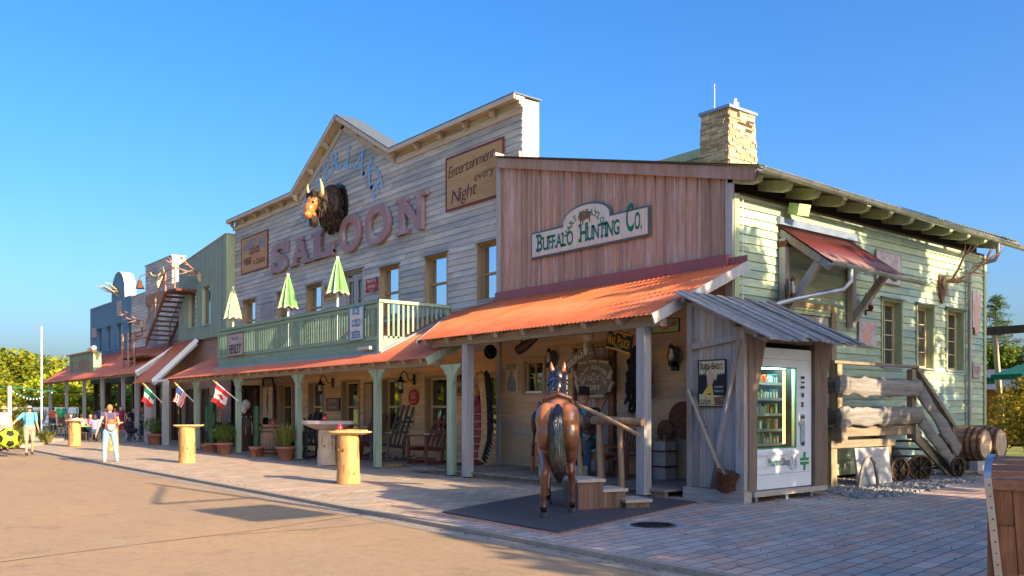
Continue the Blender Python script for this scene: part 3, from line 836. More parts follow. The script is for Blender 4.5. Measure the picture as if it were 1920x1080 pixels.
# entrance with open double doors
f = MB(W0); f.box(DX0, DX0+.14, -.05, .3, 0, 2.86); f.box(DX1-.14, DX1, -.05, .3, 0, 2.86); f.box(DX0+.14, DX1-.14, -.05, .3, 2.66, 2.86); dr = f.build('entrance', 'light_frame', sal)
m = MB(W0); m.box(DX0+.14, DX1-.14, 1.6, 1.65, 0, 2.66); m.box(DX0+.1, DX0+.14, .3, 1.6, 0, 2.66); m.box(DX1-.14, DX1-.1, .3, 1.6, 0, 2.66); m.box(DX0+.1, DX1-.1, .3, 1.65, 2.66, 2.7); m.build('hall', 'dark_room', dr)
def doorleaf(T, w_, h_, par, mat='brown_door'):
    m = MB(T); m.box(0, .12, 0, .05, 0, h_); m.box(w_-.12, w_, 0, .05, 0, h_); m.box(.12, w_-.12, 0, .05, 0, .55); m.box(.12, w_-.12, 0, .05, h_-.14, h_)
    for z in (1.0, 1.5, 2.0): m.box(.12, w_-.12, .01, .04, z-.02, z+.02)
    m.box(w_/2-.02, w_/2+.02, .01, .04, .55, h_-.14); o = m.build('door_leaf', mat, par)
    m = MB(T); m.box(.12, w_-.12, .02, .03, .55, h_-.14); m.build('pane', 'glass_warm', o); return o
doorleaf(fr((DX0+.16, YS-.02, .02), (1, -.06, 0), (0, 0, 1)), 1.05, 2.6, dr)
doorleaf(fr((DX1-.30, YS-.02, .02), (.25, -1, 0), (0, 0, 1)), .95, 2.6, dr)
doorleaf(fr((DX0+1.25, YS+.1, .02), (1, .7, 0), (0, 0, 1)), .9, 2.6, dr)
# drain pipe left
m = MB(); m.tube([(XL-.02, YS-.12, 6.9), (XL-.02, YS-.12, 4.5)], .05, 8); m.build('downpipe', 'zinc', sal)

# ------------------------------------------------------------------ saloon porch roof
ER, EL = 11.9, 2.895
def porch_roof(name, label, x0, x1, ye, ze, yt, zt, mat='red_roof', post_us=(), post_y=12.3, pm='sage_post', bm_='grey_beam', brackets=True, spacing=.78, xt0=None, rake=True, period=.13, pw=.17, base=0.0, top=None, raft=.09, beamz=.30):
    t = thing(name, label, 'porch roof', ((x0+x1)/2, ye, 0))
    m = MB(); corr(m, (x0, ye, ze), (x1, ye, ze), (x1, yt, zt), (xt0 if xt0 is not None else x0, yt, zt), period, .013); m.build('roof_sheet', mat, t)
    sl = (zt-ze)/(yt-ye); m = MB(); x = x0+.12
    def zz(y, d=0): return ze+(y-ye)*sl-d
    while x < x1:
        m.bar((x, ye+.10, zz(ye+.10, .095)), (x, min(yt-.06, ye+3.0), zz(min(yt-.06, ye+3.0), .095)), raft, .14, (0, 0, 1)); x += spacing
    m.each('rafter', bm_, t)
    bz = zz(post_y, .17)-.09
    m = MB(); m.box(x0+.1, x1-.1, post_y-.08, post_y+.08, bz-.10, bz+.08); m.build('beam', bm_, t)
    for u in post_us:
        xx = u if u < 0 else yp(u, 800, post_y)[0]
        m = MB(); m.box(xx-pw/2, xx+pw/2, post_y-pw/2, post_y+pw/2, base+.03, bz-.10); p = m.build('post', pm, t)
        m = MB(); m.box(xx-pw/2+.03, xx+pw/2-.03, post_y-pw/2+.03, post_y+pw/2-.03, base-.1, base+.03); m.build('post_shoe', 'iron', p)
        if brackets:
            for s in (-1, 1):
                m = MB(TR(xx, 0, bz-.10)); P = [(s*(pw/2), 0), (s*(pw/2+.34), 0), (s*(pw/2+.33), -.07), (s*(pw/2+.22), -.11), (s*(pw/2+.17), -.20), (s*(pw/2+.08), -.27), (s*(pw/2+.05), -.42), (s*(pw/2), -.44)]
                m.prism(P if s < 0 else P[::-1], post_y-.045, post_y+.045); m.build('bracket', pm, t)
    if rake:
        m = MB(); m.bar((x1+.03, ye-.04, zz(ye-.04, .07)), (x1+.03, yt-.03, zz(yt-.03, .07)), .035, .19, (0, 0, 1)); m.build('rake_board', 'sage_post' if pm == 'sage_post' else 'grey_post', t)
    m = MB(); m.bar((x0, yt-.02, zt+.06), (x1, yt-.02, zt+.06), .03, .14, (0, 0, 1)); m.build('wall_flashing', 'red_flash', t)
    return t
SP = porch_roof('saloon_porch', 'long red corrugated porch roof on green posts along the saloon', -38.1, -18.0, ER, EL, 14.96, 4.38, 'red_roof', (847, 708, 560, 447, 369), 12.3)
HUE = 3.355
HP = porch_roof('trading_post_porch', 'higher red corrugated porch roof on grey posts under the company sign', -18.4, -10.65, 11.9, HUE, 14.72, 4.60, 'red_roof', (877, 1207), 12.3, 'grey_post', 'grey_beam', False, .95, xt0=-18.95, base=.0, pw=.2, raft=.13)
m = MB(); corr(m, (-18.42, 11.93, HUE+.005), (-18.38, 11.93, HUE+.005), (-18.9, 14.95, 4.66), (-21.25, 14.95, 4.50), .13, .013); m.build('valley_sheet', 'red_roof', HP)
m = MB(); m.bar((-18.46, 11.9, HUE-.06), (-21.25, 14.9, 4.44), .03, .12); m.build('valley_board', 'grey_post', HP)
m = MB(); m.box(-18.80, -11.1, 14.62, 14.73, 4.50, 4.80); m.build('pink_flashing', 'red_flash', HP)

# ------------------------------------------------------------------ balcony
BX0, BX1, BY = -33.8, -21.4, 12.58
bal = thing('saloon_balcony', 'sage green balcony with upright balusters above the red porch roof', 'balcony', ((BX0+BX1)/2, BY, 3.3))
m = MB()
def brail(a, b, z0, z1, first=True):
    a = Vector(a); b = Vector(b); d = b-a; L = d.length; d.normalize(); n = int(L/.155)
    for i in range(n+1):
        p = a+d*(L*i/n); w_ = .075; big = i % 12 == 0
        m.bar((p.x, p.y, z0), (p.x, p.y, z1), w_*(1.5 if big else 1), .03, (d.y, -d.x, 0))
brail((BX0+.05, BY, 0), (BX1-.12, BY, 0), 3.64, 4.62); nb = m; nb.each('baluster', 'sage_rail', bal)
m = MB(); Lr = 2.35; n = 14
for i in range(1, n+1):
    y = BY+.1+Lr*i/n*.97; zb = max(3.64, 3.30+(y-BY)*.484+.05); m.box(BX1-.035, BX1+.0, y-.035, y+.035, zb, 4.62)
m.each('baluster', 'sage_rail', bal)
m = MB(); m.box(BX0-.08, BX1+.05, BY-.07, BY+.07, 4.63, 4.72); m.box(BX0-.03, BX1-.08, BY-.03, BY+.03, 4.50, 4.6); m.box(BX0-.03, BX1-.08, BY-.03, BY+.03, 3.60, 3.72); m.build('handrail', 'sage_rail_x', bal)
m = MB(); m.box(BX1-.09, BX1+.05, BY+.07, YS-.04, 4.63, 4.72); m.box(BX1-.05, BX1, BY+.1, BY+1.0, 3.60, 3.70); m.build('side_handrail', 'sage_post', bal)
m = MB(); m.box(BX1-.11, BX1+.02, BY-.06, BY+.07, 3.2, 4.63); m.box(BX1-.1, BX1, YS-.16, YS-.05, 4.25, 4.63); m.build('corner_post', 'sage_post', bal)
m = MB(); m.box(BX0, BX1, BY+.015, BY+.06, 3.19, 3.60); m.box(BX1-.04, BX1-.001, BY+.07, BY+.9, 3.25, 3.60); m.build('fascia', 'sage_rail_x', bal)
m = MB(); m.box(BX0, BX1-.03, BY+.07, YS-.05, 3.40, 3.56); m.build('floor', 'deck_board', bal)
m = MB(); m.box(BX0-.1, BX1+.06, BY-.10, BY+.01, 3.14, 3.24); m.bar((BX1+.05, BY-.08, 3.22), (BX1+.05, 14.93, 4.42), .16, .05); m.build('edge_flashing', 'grey_flash', bal)
m = MB(); m.box(BX0, BX0+.04, BY+.07, YS-.05, 3.3, 4.7); m.build('end_panel', 'sage_rail', bal)

# ================================================================== TRADING POST
YH, XC = 14.77, -11.05
shop = thing('trading_post', 'two coloured timber store, red board front and mint green side', 'building', (XC, YH, 0))
def roofz(x): return 6.5+.245*(XC-x)
H0 = TR(0, YH, 0)
mb = MB(); vert(mb, H0, -18.72, XC-.02, 4.55, roofz, .30, (), .03, .12, rib=.55); mb.build('upper_front_wall', 'red_board', shop)
m = MB(H0); x = -18.6
while x < -11.2: m.box(x-.018, x+.018, -.05, -.02, 4.6, roofz(x)-.02); x += .302
m.each('batten', 'red_board', shop)
sw = (yp(985, 700, YH)[0], yp(1020, 700, YH)[0]); zs = (yp(985, 740, YH)[1], yp(985, 677, YH)[1])
dr_ = (yp(1078, 700, YH)[0], yp(1157, 700, YH)[0]); dz = yp(1115, 650, YH)[1]
hl = [(sw[0], sw[1], zs[0], zs[1]), (dr_[0], dr_[1], .1, dz)]
mb = MB(); lap(mb, H0, -18.7, XC-.05, .14, 4.6, .285, hl, None, .016, 5.0); mb.build('lower_front_wall', 'trade_board', shop)
f = window(shop, H0, sw[0], sw[1], zs[0], zs[1], .08, 'tan_frame', 'glass_dark', 1, 2, 2, trim=.09, trimm='tan_frame', head=False, sill=None, fw=.05)
m = MB(H0); m.box(sw[0]+.05, sw[1]-.05, -.03, .0, zs[0]+.03, zs[0]+.09); m.build('sill', 'white_paint', f)
# board door behind the shield sign
m = MB(H0); n = 9; wd = (dr_[1]-dr_[0]-.3)/n
for i in range(n): m.box(dr_[0]+.06+i*wd+.004, dr_[0]+.06+(i+1)*wd-.004, .02, .05, .14, dz-.02)
dd = m.build('board_door', 'shed_board', shop)
m = MB(H0); m.box(dr_[0]-.02, dr_[0]+.06, -.06, .05, .14, dz); m.box(dr_[1]-.24, dr_[1]-.06, -.07, .05, .14, dz); m.each('jamb', 'poster_brown', dd)
m = MB(H0); m.box(dr_[0]-.05, dr_[1]+.05, -.1, 0, dz-.01, dz+.05); m.build('lintel', 'tan_frame', dd); m = MB(H0); m.bar((dr_[0]+.1, -.0, .5), (dr_[1]-.35, -.0, 2.0), .03, .12); m.build('brace', 'tan_frame', dd)
m = MB(H0); m.box(-18.85, -18.70, -.06, .1, .1, 8.25); m.build('left_corner_board', 'grey_post', shop)
m = MB(H0); m.box(XC-.16, XC+.03, -.055, .0, .1, 6.42); m.build('front_corner_board', 'grey_post', shop)
# side wall
YE = 26.5
S0 = fr((XC, 0, 0), (0, 1, 0), (0, 0, 1))
SWN = []
for (ua, va, ub, vb) in [(1652, 561, 1688, 680), (1717, 572, 1748, 693), (1773, 581, 1804, 696)]:
    y0, z1_ = xp(ua, va, XC); y1, _ = xp(ub, vb, XC); z0_ = xp(ub, vb, XC)[1]; SWN.append((y0, y1))
wz = (xp(1748, 693, XC)[1], xp(1717, 572, XC)[1])
sdoor = (xp(1462, 700, XC)[0], xp(1556, 700, XC)[0])
shl = [(a, b, wz[0], wz[1]) for a, b in SWN]+[(sdoor[0], sdoor[1], 1.2, 3.75)]
mb = MB(); lap(mb, S0, YH+.12, YE-.1, .1, 6.06, .178, shl, None, .03, 3.6); mb.build('side_wall', 'green_board', shop)
for a, b in SWN: window(shop, S0, a, b, wz[0], wz[1], .20, 'light_frame', 'glass_side', 1, 2, 4, trim=.05, trimm='green_corner', head=True, sill='grey_flash', reveal='green_corner', fw=.07)
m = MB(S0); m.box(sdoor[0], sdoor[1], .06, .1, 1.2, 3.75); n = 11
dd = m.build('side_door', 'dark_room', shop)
m = MB(S0); wd = (sdoor[1]-sdoor[0])/n
for i in range(n): m.box(sdoor[0]+i*wd+.005, sdoor[0]+(i+1)*wd-.005, .03, .06, 1.22, 3.74)
m.build('planking', 'white_plank', dd)
m = MB(S0); m.box(sdoor[0]-.14, sdoor[0], -.05, .05, 1.2, 3.9); m.box(sdoor[1], sdoor[1]+.2, -.05, .05, 1.2, 3.9); m.box(sdoor[0]-.14, sdoor[1]+.2, -.052, .05, 3.9, 4.02); m.build('frame', 'deck_timber_z', dd)
m = MB(); m.box(XC+.0, XC+.06, YH-.03, YH+.13, .1, 6.05); m.box(XC, XC+.06, YE-.11, YE+.03, .1, 6.05); m.each('side_corner_board', 'green_corner', shop)
m = MB(); m.box(-18.7, XC-.25, YE, YE+.03, 0, 6); m.box(-18.7, -18.66, 15.6, YE, 0, 7.9); m.each('rear_wall', 'green_board', shop)
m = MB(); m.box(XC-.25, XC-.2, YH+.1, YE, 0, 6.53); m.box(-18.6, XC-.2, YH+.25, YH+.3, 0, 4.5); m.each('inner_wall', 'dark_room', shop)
m = MB(); m.box(XC+.01, XC+.05, YH+.1, YE-.1, 6.05, 6.09); m.build('wall_mould', 'brown_door', shop)
# roof
XG = -10.30; XB = -18.72
m = MB(); corr(m, (XG, 14.60, roofz(XG)+.10), (XG, 26.95, roofz(XG)+.10), (XB, 26.95, roofz(XB)+.10), (XB, 14.60, roofz(XB)+.10), .16, .02); rf = m.build('roof', 'green_roof', shop)
m = MB(); m.add([(XG+.02, 14.64, roofz(XG)+.05), (XG+.02, 26.9, roofz(XG)+.05), (XB, 26.9, roofz(XB)+.05), (XB, 14.64, roofz(XB)+.05), (XG+.02, 14.64, roofz(XG)+.02), (XG+.02, 26.9, roofz(XG)+.02), (XB, 26.9, roofz(XB)+.02), (XB, 14.64, roofz(XB)+.02)], [(0, 1, 2, 3), (4, 7, 6, 5), (0, 4, 5, 1), (0, 3, 7, 4), (1, 5, 6, 2)]); m.build('roof_boarding', 'deck_timber', rf)
m = MB(); m.bar((XB, 14.65, roofz(XB)-.05), (XG-.12, 14.65, roofz(XG-.12)-.05), .05, .25); m.build('fascia', 'red_board', rf)
m = MB(); m.bar((XB-.02, 14.63, roofz(XB)+.125), (XG, 14.63, roofz(XG)+.125), .12, .025); m.build('verge_trim', 'brown_door', rf)
m = MB(); y = 14.8; i = 0
while y < 26.6:
    z = roofz(XC)-.12; m.prism([(XC-.1, z+.12), (XC-.1, z-.10), (XC+.42, z-.22), (XC+.60, z-.20), (XC+.66, z-.10), (XC+.66, z-.045)], y-.085, y+.085); y += 1.03; i += 1
m.each('rafter_tail', 'green_corner', rf)
m = MB(); g = [(.09*cos(a), .09*sin(a)) for a in [pi+pi*i/8 for i in range(9)]]
Y0, Y1 = 14.5, 27.1; gz0, gz1 = 6.36, 6.24; vs = []
for (yy, zz_) in ((Y0, gz0), (Y1, gz1)): vs += [(XG+.10+a, yy, zz_+b) for a, b in g]+[(XG+.10+a*.88, yy, zz_+b*.88) for a, b in g[::-1]]
N_ = len(g)*2; m.add(vs, [(i, (i+1) % N_, N_+(i+1) % N_, N_+i) for i in range(N_)]+[tuple(range(N_)), tuple(range(N_, 2*N_))], .5, True)
m.tube([(XG+.19, Y0, gz0), (XG+.19, Y1, gz1)], .014, 6)
for k in range(12):
    yy = Y0+.6+k*1.04; zz_ = gz0+(gz1-gz0)*(yy-Y0)/(Y1-Y0); m.box(XG+.005, XG+.2, yy-.012, yy+.012, zz_+.002, zz_+.008)
    m.add([(XG+.10+a*1.06, yy+dy, zz_+b*1.06) for dy in (-.012, .012) for a, b in g], [(i, i+1, 10+i, 9+i) for i in range(8)], .3)
m.build('gutter', 'zinc', shop)
m = MB(); m.tube([(XG+.1, 25.35, 6.18), (XG+.1, 25.35, 5.85), (XG+.02, 25.35, 5.72), (XC+.22, 25.3, 5.62), (XC+.12, 25.3, 5.5), (XC+.12, 25.3, .1)], .055, 10); m.build('downpipe', 'zinc', shop)
m = MB(); m.tube([(XC+.07, 15.0, 6.0), (XC+.07, 15.0, 3.6)], .008, 5); m.build('cable', 'white_paint', shop)
# floodlight box under the eave
m = MB(fr((XC+.33, 16.62, 5.93), (.25, 1, 0), (.3, 0, 1))); m.box(-.16, .16, -.16, .16, -.12, .12); m.build('eave_box', 'umbrella_pale', shop)
# small parapet return at the left and rear monitor roof
m = MB(); m.box(-18.86, -18.76, 14.62, 15.0, 8.50, 8.62); m.box(-18.76, -18.1, 14.9, 15.0, 8.40, 8.56); m.build('parapet_cap', 'cream_trim', shop)
m = MB(); a = yp(1200, 308, 20.5); b = yp(1320, 281, 20.5)
m.bar((a[0]-.6, 20.5, a[1]-.20), (b[0], 20.5, b[1]-.06), .06, .26); m.build('rear_verge', 'green_corner', shop)
m = MB(); m.add([(a[0]-.6, 20.53, a[1]-.02), (b[0], 20.53, b[1]+.06), (b[0], 24, b[1]+.06), (a[0]-.6, 24, a[1]-.02), (a[0]-.6, 20.54, 6.5), (b[0], 20.54, 6.5)], [(0, 1, 2, 3), (0, 4, 5, 1)]); m.build('rear_roof', 'green_board', shop)
# chimney
def chimney():
    m = MB(); z = 6.6; random.seed(3)
    x1, y0 = -14.36, 19.0
    while z < 9.62:
        h = random.uniform(.045, .12); f = (z-6.6)/3.0; w_ = 1.10-.20*f; d = 1.36-.24*f; cx, cy = x1-.46+.0*f, y0+.58
        xa, xb, ya, yb = cx-w_/2, cx+w_/2, cy-d/2, cy+d/2
        for side in range(4):
            Lh = w_ if side in (0, 2) else d; s = 0
            while s < Lh:
                e = min(Lh, s+random.uniform(.12, .42)); o = random.uniform(-.012, .035); t_ = .15
                if side == 0: m.box(xa+s+.004, xa+e-.004, ya-o, ya+t_, z+.004, z+h-.004)
                if side == 1: m.box(xb-t_, xb+o, ya+s+.004, ya+e-.004, z+.004, z+h-.004)
                if side == 2: m.box(xa+s+.004, xa+e-.004, yb-t_, yb+o, z+.004, z+h-.004)
                if side == 3: m.box(xa-o, xa+t_, ya+s+.004, ya+e-.004, z+.004, z+h-.004)
                s = e
        z += h
    o = m.build('chimney', 'chimney_stone', shop)
    m = MB(); m.box(x1-.90, x1+.0, y0+.04, y0+1.12, 6.6, 9.6); m.build('mortar_core', 'soil', o)
    m = MB(); m.box(x1-.98, x1+.06, y0-.04, y0+1.2, 9.62, 9.70); m.build('cap_slab', 'grey_flash', o)
    m = MB(); m.cyl((x1-.35, y0+.75, 9.7), (x1-.35, y0+.75, 9.98), .10); m.cyl((x1-.35, y0+.75, 9.98), (x1-.35, y0+.75, 10.10), .045); m.box(x1-.62, x1-.5, y0+.7, y0+.82, 9.7, 9.88); m.build('flue', 'machine_white', o)
    m = MB(); m.tube([(x1-.62, y0+.2, 9.7), (x1-.62, y0+.2, 10.45)], .012, 6); m.build('rod', 'zinc', o)
chimney(); random.seed(11)

# ================================================================== LEFT NEIGHBOURS
# green ribbed building
YG = 14.6; GXL, GXR = -44.5, -38.2
gb = thing('green_ribbed_building', 'narrow sage green ribbed metal building over a brick ground floor', 'building', ((GXL+GXR)/2, YG, 0))
G0 = TR(0, YG, 0)
def gtop(x): return 8.77+(x-GXL)/(GXR-GXL)*(9.42-8.77)
gw = [(yp(354, 580, YG)[0], yp(368.5, 580, YG)[0], 5.55, 7.4), (yp(380, 580, YG)[0], yp(396, 580, YG)[0], 5.55, 7.4)]
mb = MB(); vert(mb, G0, GXL, GXR, 4.92, gtop, .13, gw, .03, 0, rib=.8); mb.build('upper_wall', 'sage_metal', gb)
for q in gw: window(gb, G0, *q, .15, 'tan_frame', 'glass_side', 1, trim=.0, head=False, sill='grey_flash', reveal='sage_post', fw=.05)
m = MB(); m.box(GXR, GXR+.03, YG-.02, YG+.45, 4.9, 9.40); m.build('side_return', 'umbrella_pale' if False else 'green_corner', gb)
m = MB(); m.bar((GXL, YG+.2, 8.79), (GXR+.02, YG+.2, 9.44), .5, .05); m.build('coping', 'cream_trim', gb)
m = MB(); m.box(GXL, GXR-.05, YG+.45, YG+9, 0, 8.6); m.build('rear_wall', 'sage_metal', gb)
m = MB(TR(0, YG+.2, 0)); nd = [(-44.1, -43.1, 0, 2.6), (-41.9, -40.9, 0, 2.6), (-40.4, -39.4, .9, 2.6)]
brickpanel(m, GXL, GXR+.01, 0, 4.95, nd); m.build('brick_wall', 'brick_wall', gb)
m = MB(TR(0, YG+.2, 0))
for q in nd[:2]:
    m.box(q[0], q[1], .05, .1, q[2], q[3]); m.box(q[0], q[0]+.09, -.04, .05, 0, q[3]); m.box(q[1]-.09, q[1], -.04, .05, 0, q[3]); m.box(q[0], q[1], -.041, .05, q[3]-.09, q[3])
m.each('door_board', 'brown_door', gb)
window(gb, TR(0, YG+.2, 0), *nd[2], .08, 'light_frame', 'glass_side', 1, 2, 1, trim=.04, head=False)
# grey timber tower building with fire stairs
YW = 15.0
wb = thing('grey_tower_building', 'grey timber building with a square tower top behind the rusty stairs', 'building', (-49, YW, 0))
mb = MB(); TX0, TX1 = -51.4, -46.8
def tspan(z): return (-54.1, GXL+.0) if z < 8.19 else (TX0, TX1)
holes = [(-50.9, -49.1, 5.05, 7.5), (-50.9, -46.6, 7.5, 8.0), (-48.6, -47.6, 5.05, 7.2)]
lap(mb, TR(0, YW, 0), -54.1, GXL, 4.6, 9.66, .19, holes[:1], tspan, .03); mb.build('upper_wall', 'saloon_board', wb)
m = MB(); m.box(TX1, TX1+.03, YW, YW+.65, 8.0, 9.64); m.build('tower_side', 'cream_panel', wb)
m = MB(); m.box(TX0-.04, TX1+.06, YW-.08, YW+.68, 9.66, 9.71); m.box(-54.15, TX0-.04, YW-.08, YW+.3, 8.19, 8.24); m.build('coping', 'zinc', wb)
m = MB(); m.box(-54, GXL, YW+.65, YW+9, 0, 7.9); m.box(TX0+.01, TX1-.01, YW+.012, YW+.65, 7.9, 9.65); m.build('rear_wall', 'saloon_board', wb)
m = MB(TR(0, YW, 0)); m.box(-50.9, -50.0, .02, .06, 5.05, 7.5); m.box(-50.0, -49.1, .05, .08, 5.05, 7.5); m.box(-50.95, -50.87, -.05, .06, 5.0, 7.55); m.build('upper_door', 'cloth_grey', wb)
m = MB(TR(0, YW, 0)); m.box(-51.3, -46.9, -.05, -.035, 7.35, 7.95); m.build('rust_panel', 'rust_pink', wb)
mb = MB(); vert(mb, TR(0, YW, 0), -52.8, GXL, 0, lambda x: 4.6, .25, [(-52.2, -50.2, .3, 2.9), (-49.6, -47.6, 0, 2.9), (-46.8, -45.4, 0, 2.7)], .02, .1); mb.build('ground_wall', 'tan_frame', wb)
for q in [(-52.2, -50.2, .3, 2.9), (-49.6, -47.6, 0.02, 2.9), (-46.8, -45.4, 0.02, 2.7)]:
    window(wb, TR(0, YW, 0), *q, .1, 'brown_door', 'glass_dark', 1, 3, 4, trim=.05, head=False, sill=None)
# blue building
bb = thing('blue_ribbed_building', 'blue ribbed metal building with a round arched gable at the far left', 'building', (-59, YW, 0))
BLX0, BLX1 = -63.5, -54.15; AX, AR = -56.85, 1.45
def btop(x):
    if abs(x-AX) < AR: return 8.75+sqrt(max(0, AR*AR-(x-AX)**2))*.88
    return 8.28
bwn = []
for (ua, ub, va, vb) in [(184, 191.5, 604, 646), (201, 209, 598.5, 642), (220.5, 229, 595, 638), (240, 247.5, 590, 634)]:
    xa, z1_ = yp(ua, va, YW); xb, _ = yp(ub, va, YW); z0_ = yp(ua, vb, YW)[1]; bwn.append((xa, xb, 5.35, 6.85))
mb = MB(); vert(mb, TR(0, YW, 0), BLX0, BLX1, 3.3, btop, .13, bwn, .03, 0, rib=.8); mb.build('upper_wall', 'blue_metal', bb)
for q in bwn: window(bb, TR(0, YW, 0), *q, .1, 'blue_metal', 'glass_side', 1, trim=.0, head=True, sill='grey_flash', fw=.04)
m = MB(); n = 20; arc = [(AX+AR*cos(a), 8.75+.88*AR*sin(a)) for a in [pi*i/n for i in range(n+1)]]
pts = [(AX+AR, 8.2)]+arc+[(AX-AR, 8.2)]
for p, q in zip(pts[:-1], pts[1:]): m.add([(p[0], YW-.05, p[1]), (q[0], YW-.05, q[1]), (q[0], YW+.6, q[1]), (p[0], YW+.6, p[1])], [(0, 1, 2, 3)], .5)
m.build('arch_coping', 'cream_panel', bb)
m = MB(); m.prism([(p[0]*.98+AX*.02, p[1]-.02) for p in pts], YW+.015, YW+.58); m.build('arch_back', 'blue_metal', bb)
m = MB(); m.box(BLX0-.03, AX-AR, YW-.06, YW+.3, 8.28, 8.34); m.box(AX+AR, BLX1, YW-.06, YW+.3, 8.28, 8.34); m.box(BLX0-.04, BLX0, YW-.05, YW+.3, 3.3, 8.28); m.build('coping', 'grey_flash', bb)
m = MB(); m.box(BLX0, BLX1, YW+.31, YW+.4, 3.3, 8.2); m.box(BLX0, BLX1, YW+.4, YW+7, 3.3, 8.0); m.build('rear_wall', 'blue_metal', bb)
for x in (-63.2, -60.2, -57.2, -54.4):
    m = MB(); m.box(x-.13, x+.13, YW+.1, YW+.36, 0, 3.3); m.build('pillar', 'brown_door', bb)

LP = porch_roof('cantina_porch', 'far orange red corrugated porch roof on grey posts over the terrace', -67.4, -44.95, 12.7, 3.40, 14.96, 5.0, 'red_roof', (94, 125, 158, 192, 231, -46.4), 13.1, 'grey_post', 'grey_beam', False, .9)
MP = porch_roof('small_red_porch', 'short steep red corrugated lean-to with a pale rake board', -44.95, -41.7, 12.5, 2.88, 14.5, 4.85, 'red_roof', (), 12.9, 'grey_post', 'grey_beam', False, .8)
for (xx, yy) in ((yp(310, 800, 12.6)[0], 12.6), (yp(276, 800, 12.9)[0], 12.9), (yp(286, 800, 13.4)[0], 13.4)):
    m = MB(); m.box(xx-.12, xx+.12, yy-.12, yy+.12, 0, 2.9); m.build('post', 'grey_post', MP)
m = MB(); m.bar((-41.66, 12.46, 2.90), (-41.66, 14.5, 4.92), .05, .2); m.bar((-44.97, 12.66, 3.42), (-44.97, 14.9, 5.02), .05, .18); m.each('white_verge', 'white_paint', MP)
m = MB(); m.cyl((-41.6, 12.45, 2.86), (-38.3, 12.2, 2.90), .05, n=8); m.build('awning_roll', 'white_paint', MP)
# ================================================================== SIGNS AND THINGS ON THE SALOON FRONT
def rectY(u0, vt, vb, u1, Y):
    x0, z1 = yp(u0, vt, Y); z0 = yp(u0, vb, Y)[1]; x1 = yp(u1, vt, Y)[0]; return x0, x1, z0, z1
def signY(name, label, u0, vt, vb, u1, Y=YS-.04, **kw):
    x0, x1, z0, z1 = rectY(u0, vt, vb, u1, Y); T = TR((x0+x1)/2, Y, (z0+z1)/2)
    return panel_sign(name, label, T, x1-x0, z1-z0, **kw), T, x1-x0, z1-z0
def glyph3(ch, ext, bold, bev=.02):
    cu = bpy.data.curves.new('t', 'FONT'); cu.body = ch; cu.size = 1; cu.offset = bold; cu.resolution_u = 8; cu.extrude = ext; cu.bevel_depth = bev; cu.bevel_resolution = 1
    o = bpy.data.objects.new('t', cu); COL.objects.link(o); dg = bpy.context.evaluated_depsgraph_get(); dg.update()
    me = bpy.data.meshes.new_from_object(o.evaluated_get(dg)); vs = [tuple(v.co) for v in me.vertices]; fs = [tuple(p.vertices) for p in me.polygons]
    bpy.data.objects.remove(o); bpy.data.curves.remove(cu); bpy.data.meshes.remove(me); return vs, fs
t = thing('saloon_lettering', 'big faded pink wooden capitals spelling SALOON across the grey false front', 'lettering', (-28.4, YS, 7.7))
for (ch, ua, ub, z0, z1) in [('S', 513, 542, 7.12, 8.32), ('A', 547, 586, 7.2, 8.25), ('L', 592, 629, 7.2, 8.22), ('O', 640, 679, 7.12, 8.45), ('O', 688, 735, 7.12, 8.45), ('N', 747, 803, 7.2, 8.36)]:
    xa = yp(ua, 450, YS-.06)[0]; xb = yp(ub, 450, YS-.06)[0]; w_ = xb-xa; h_ = z1-z0
    m = MB(TR(xa, YS-.11, z0)); vs, fs = glyph3(ch, .05, .018); bx0 = min(v[0] for v in vs); bx1 = max(v[0] for v in vs); by0 = min(v[1] for v in vs); by1 = max(v[1] for v in vs)
    ins = {'S': 0.0, 'A': .10, 'L': .0, 'O': 0, 'N': .10}[ch]*w_; iw = w_-2*ins
    m.add([(ins+(x-bx0)/(bx1-bx0)*iw, -z*1.0, (y-by0)/(by1-by0)*h_) for x, y, z in vs], fs, .5)
    st = h_*.11; d0, d1 = -.072, .072
    def slab(a, b, top): m.prism([(a*w_, h_-st if top else 0), (b*w_, h_-st if top else 0), (b*w_, h_ if top else st), (a*w_, h_ if top else st)], d0, d1, .5)
    if ch == 'A': slab(0, .36, 0); slab(.62, 1, 0); slab(.28, .62, 1)
    if ch == 'L': slab(-.12, .45, 1); m.prism([(w_*.80, st), (w_, st), (w_, h_*.45), (w_*.90, h_*.45)], d0, d1, .5); slab(-.12, .5, 0)
    if ch == 'N': slab(0, .36, 1); slab(0, .42, 0); slab(.62, 1.02, 1)
    if ch == 'S': m.prism([(w_*.86, h_*.62), (w_, h_*.62), (w_*1.0, h_*1.0), (w_*.9, h_*1.0)], d0, d1, .5); m.prism([(0, 0), (w_*.13, 0), (w_*.13, h_*.4), (0, h_*.4)], d0, d1, .5)
    m.build('letter', 'saloon_letter', t)
m = MB(); text(m, 'SILVER LAKE', TR(-28.35, YS-.043, 10.25), .74, .012, 1.0, .10, arc=2.75, serif=True)
tag(m.build('painted_lettering', 'faded_blue'), 'faded blue painted words curving over the buffalo head', 'lettering')
SH = Matrix(((1, 0, .28, 0), (0, 1, 0, 0), (0, 0, 1, 0), (0, 0, 0, 1)))
s, T, w_, h_ = signY('entertainment_sign', 'tan board reading Entertainment every Night beside the white end of the front', 837.5, 298, 398, 946, face='parchment', fw=.06)
m = MB()
for (q, x, z, hh, ww) in [('Entertainment', -.14, .24, .34, 2.25), ('every', .50, -.14, .25, .95), ('Night', -.48, -.58, .40, 1.25)]:
    text(m, q, T @ TR(x, -.034, z) @ RYm(radians(-4)) @ SH, hh, -.006, width=ww, gap=.04)
m.build('lettering', 'sign_dark_letter', s)
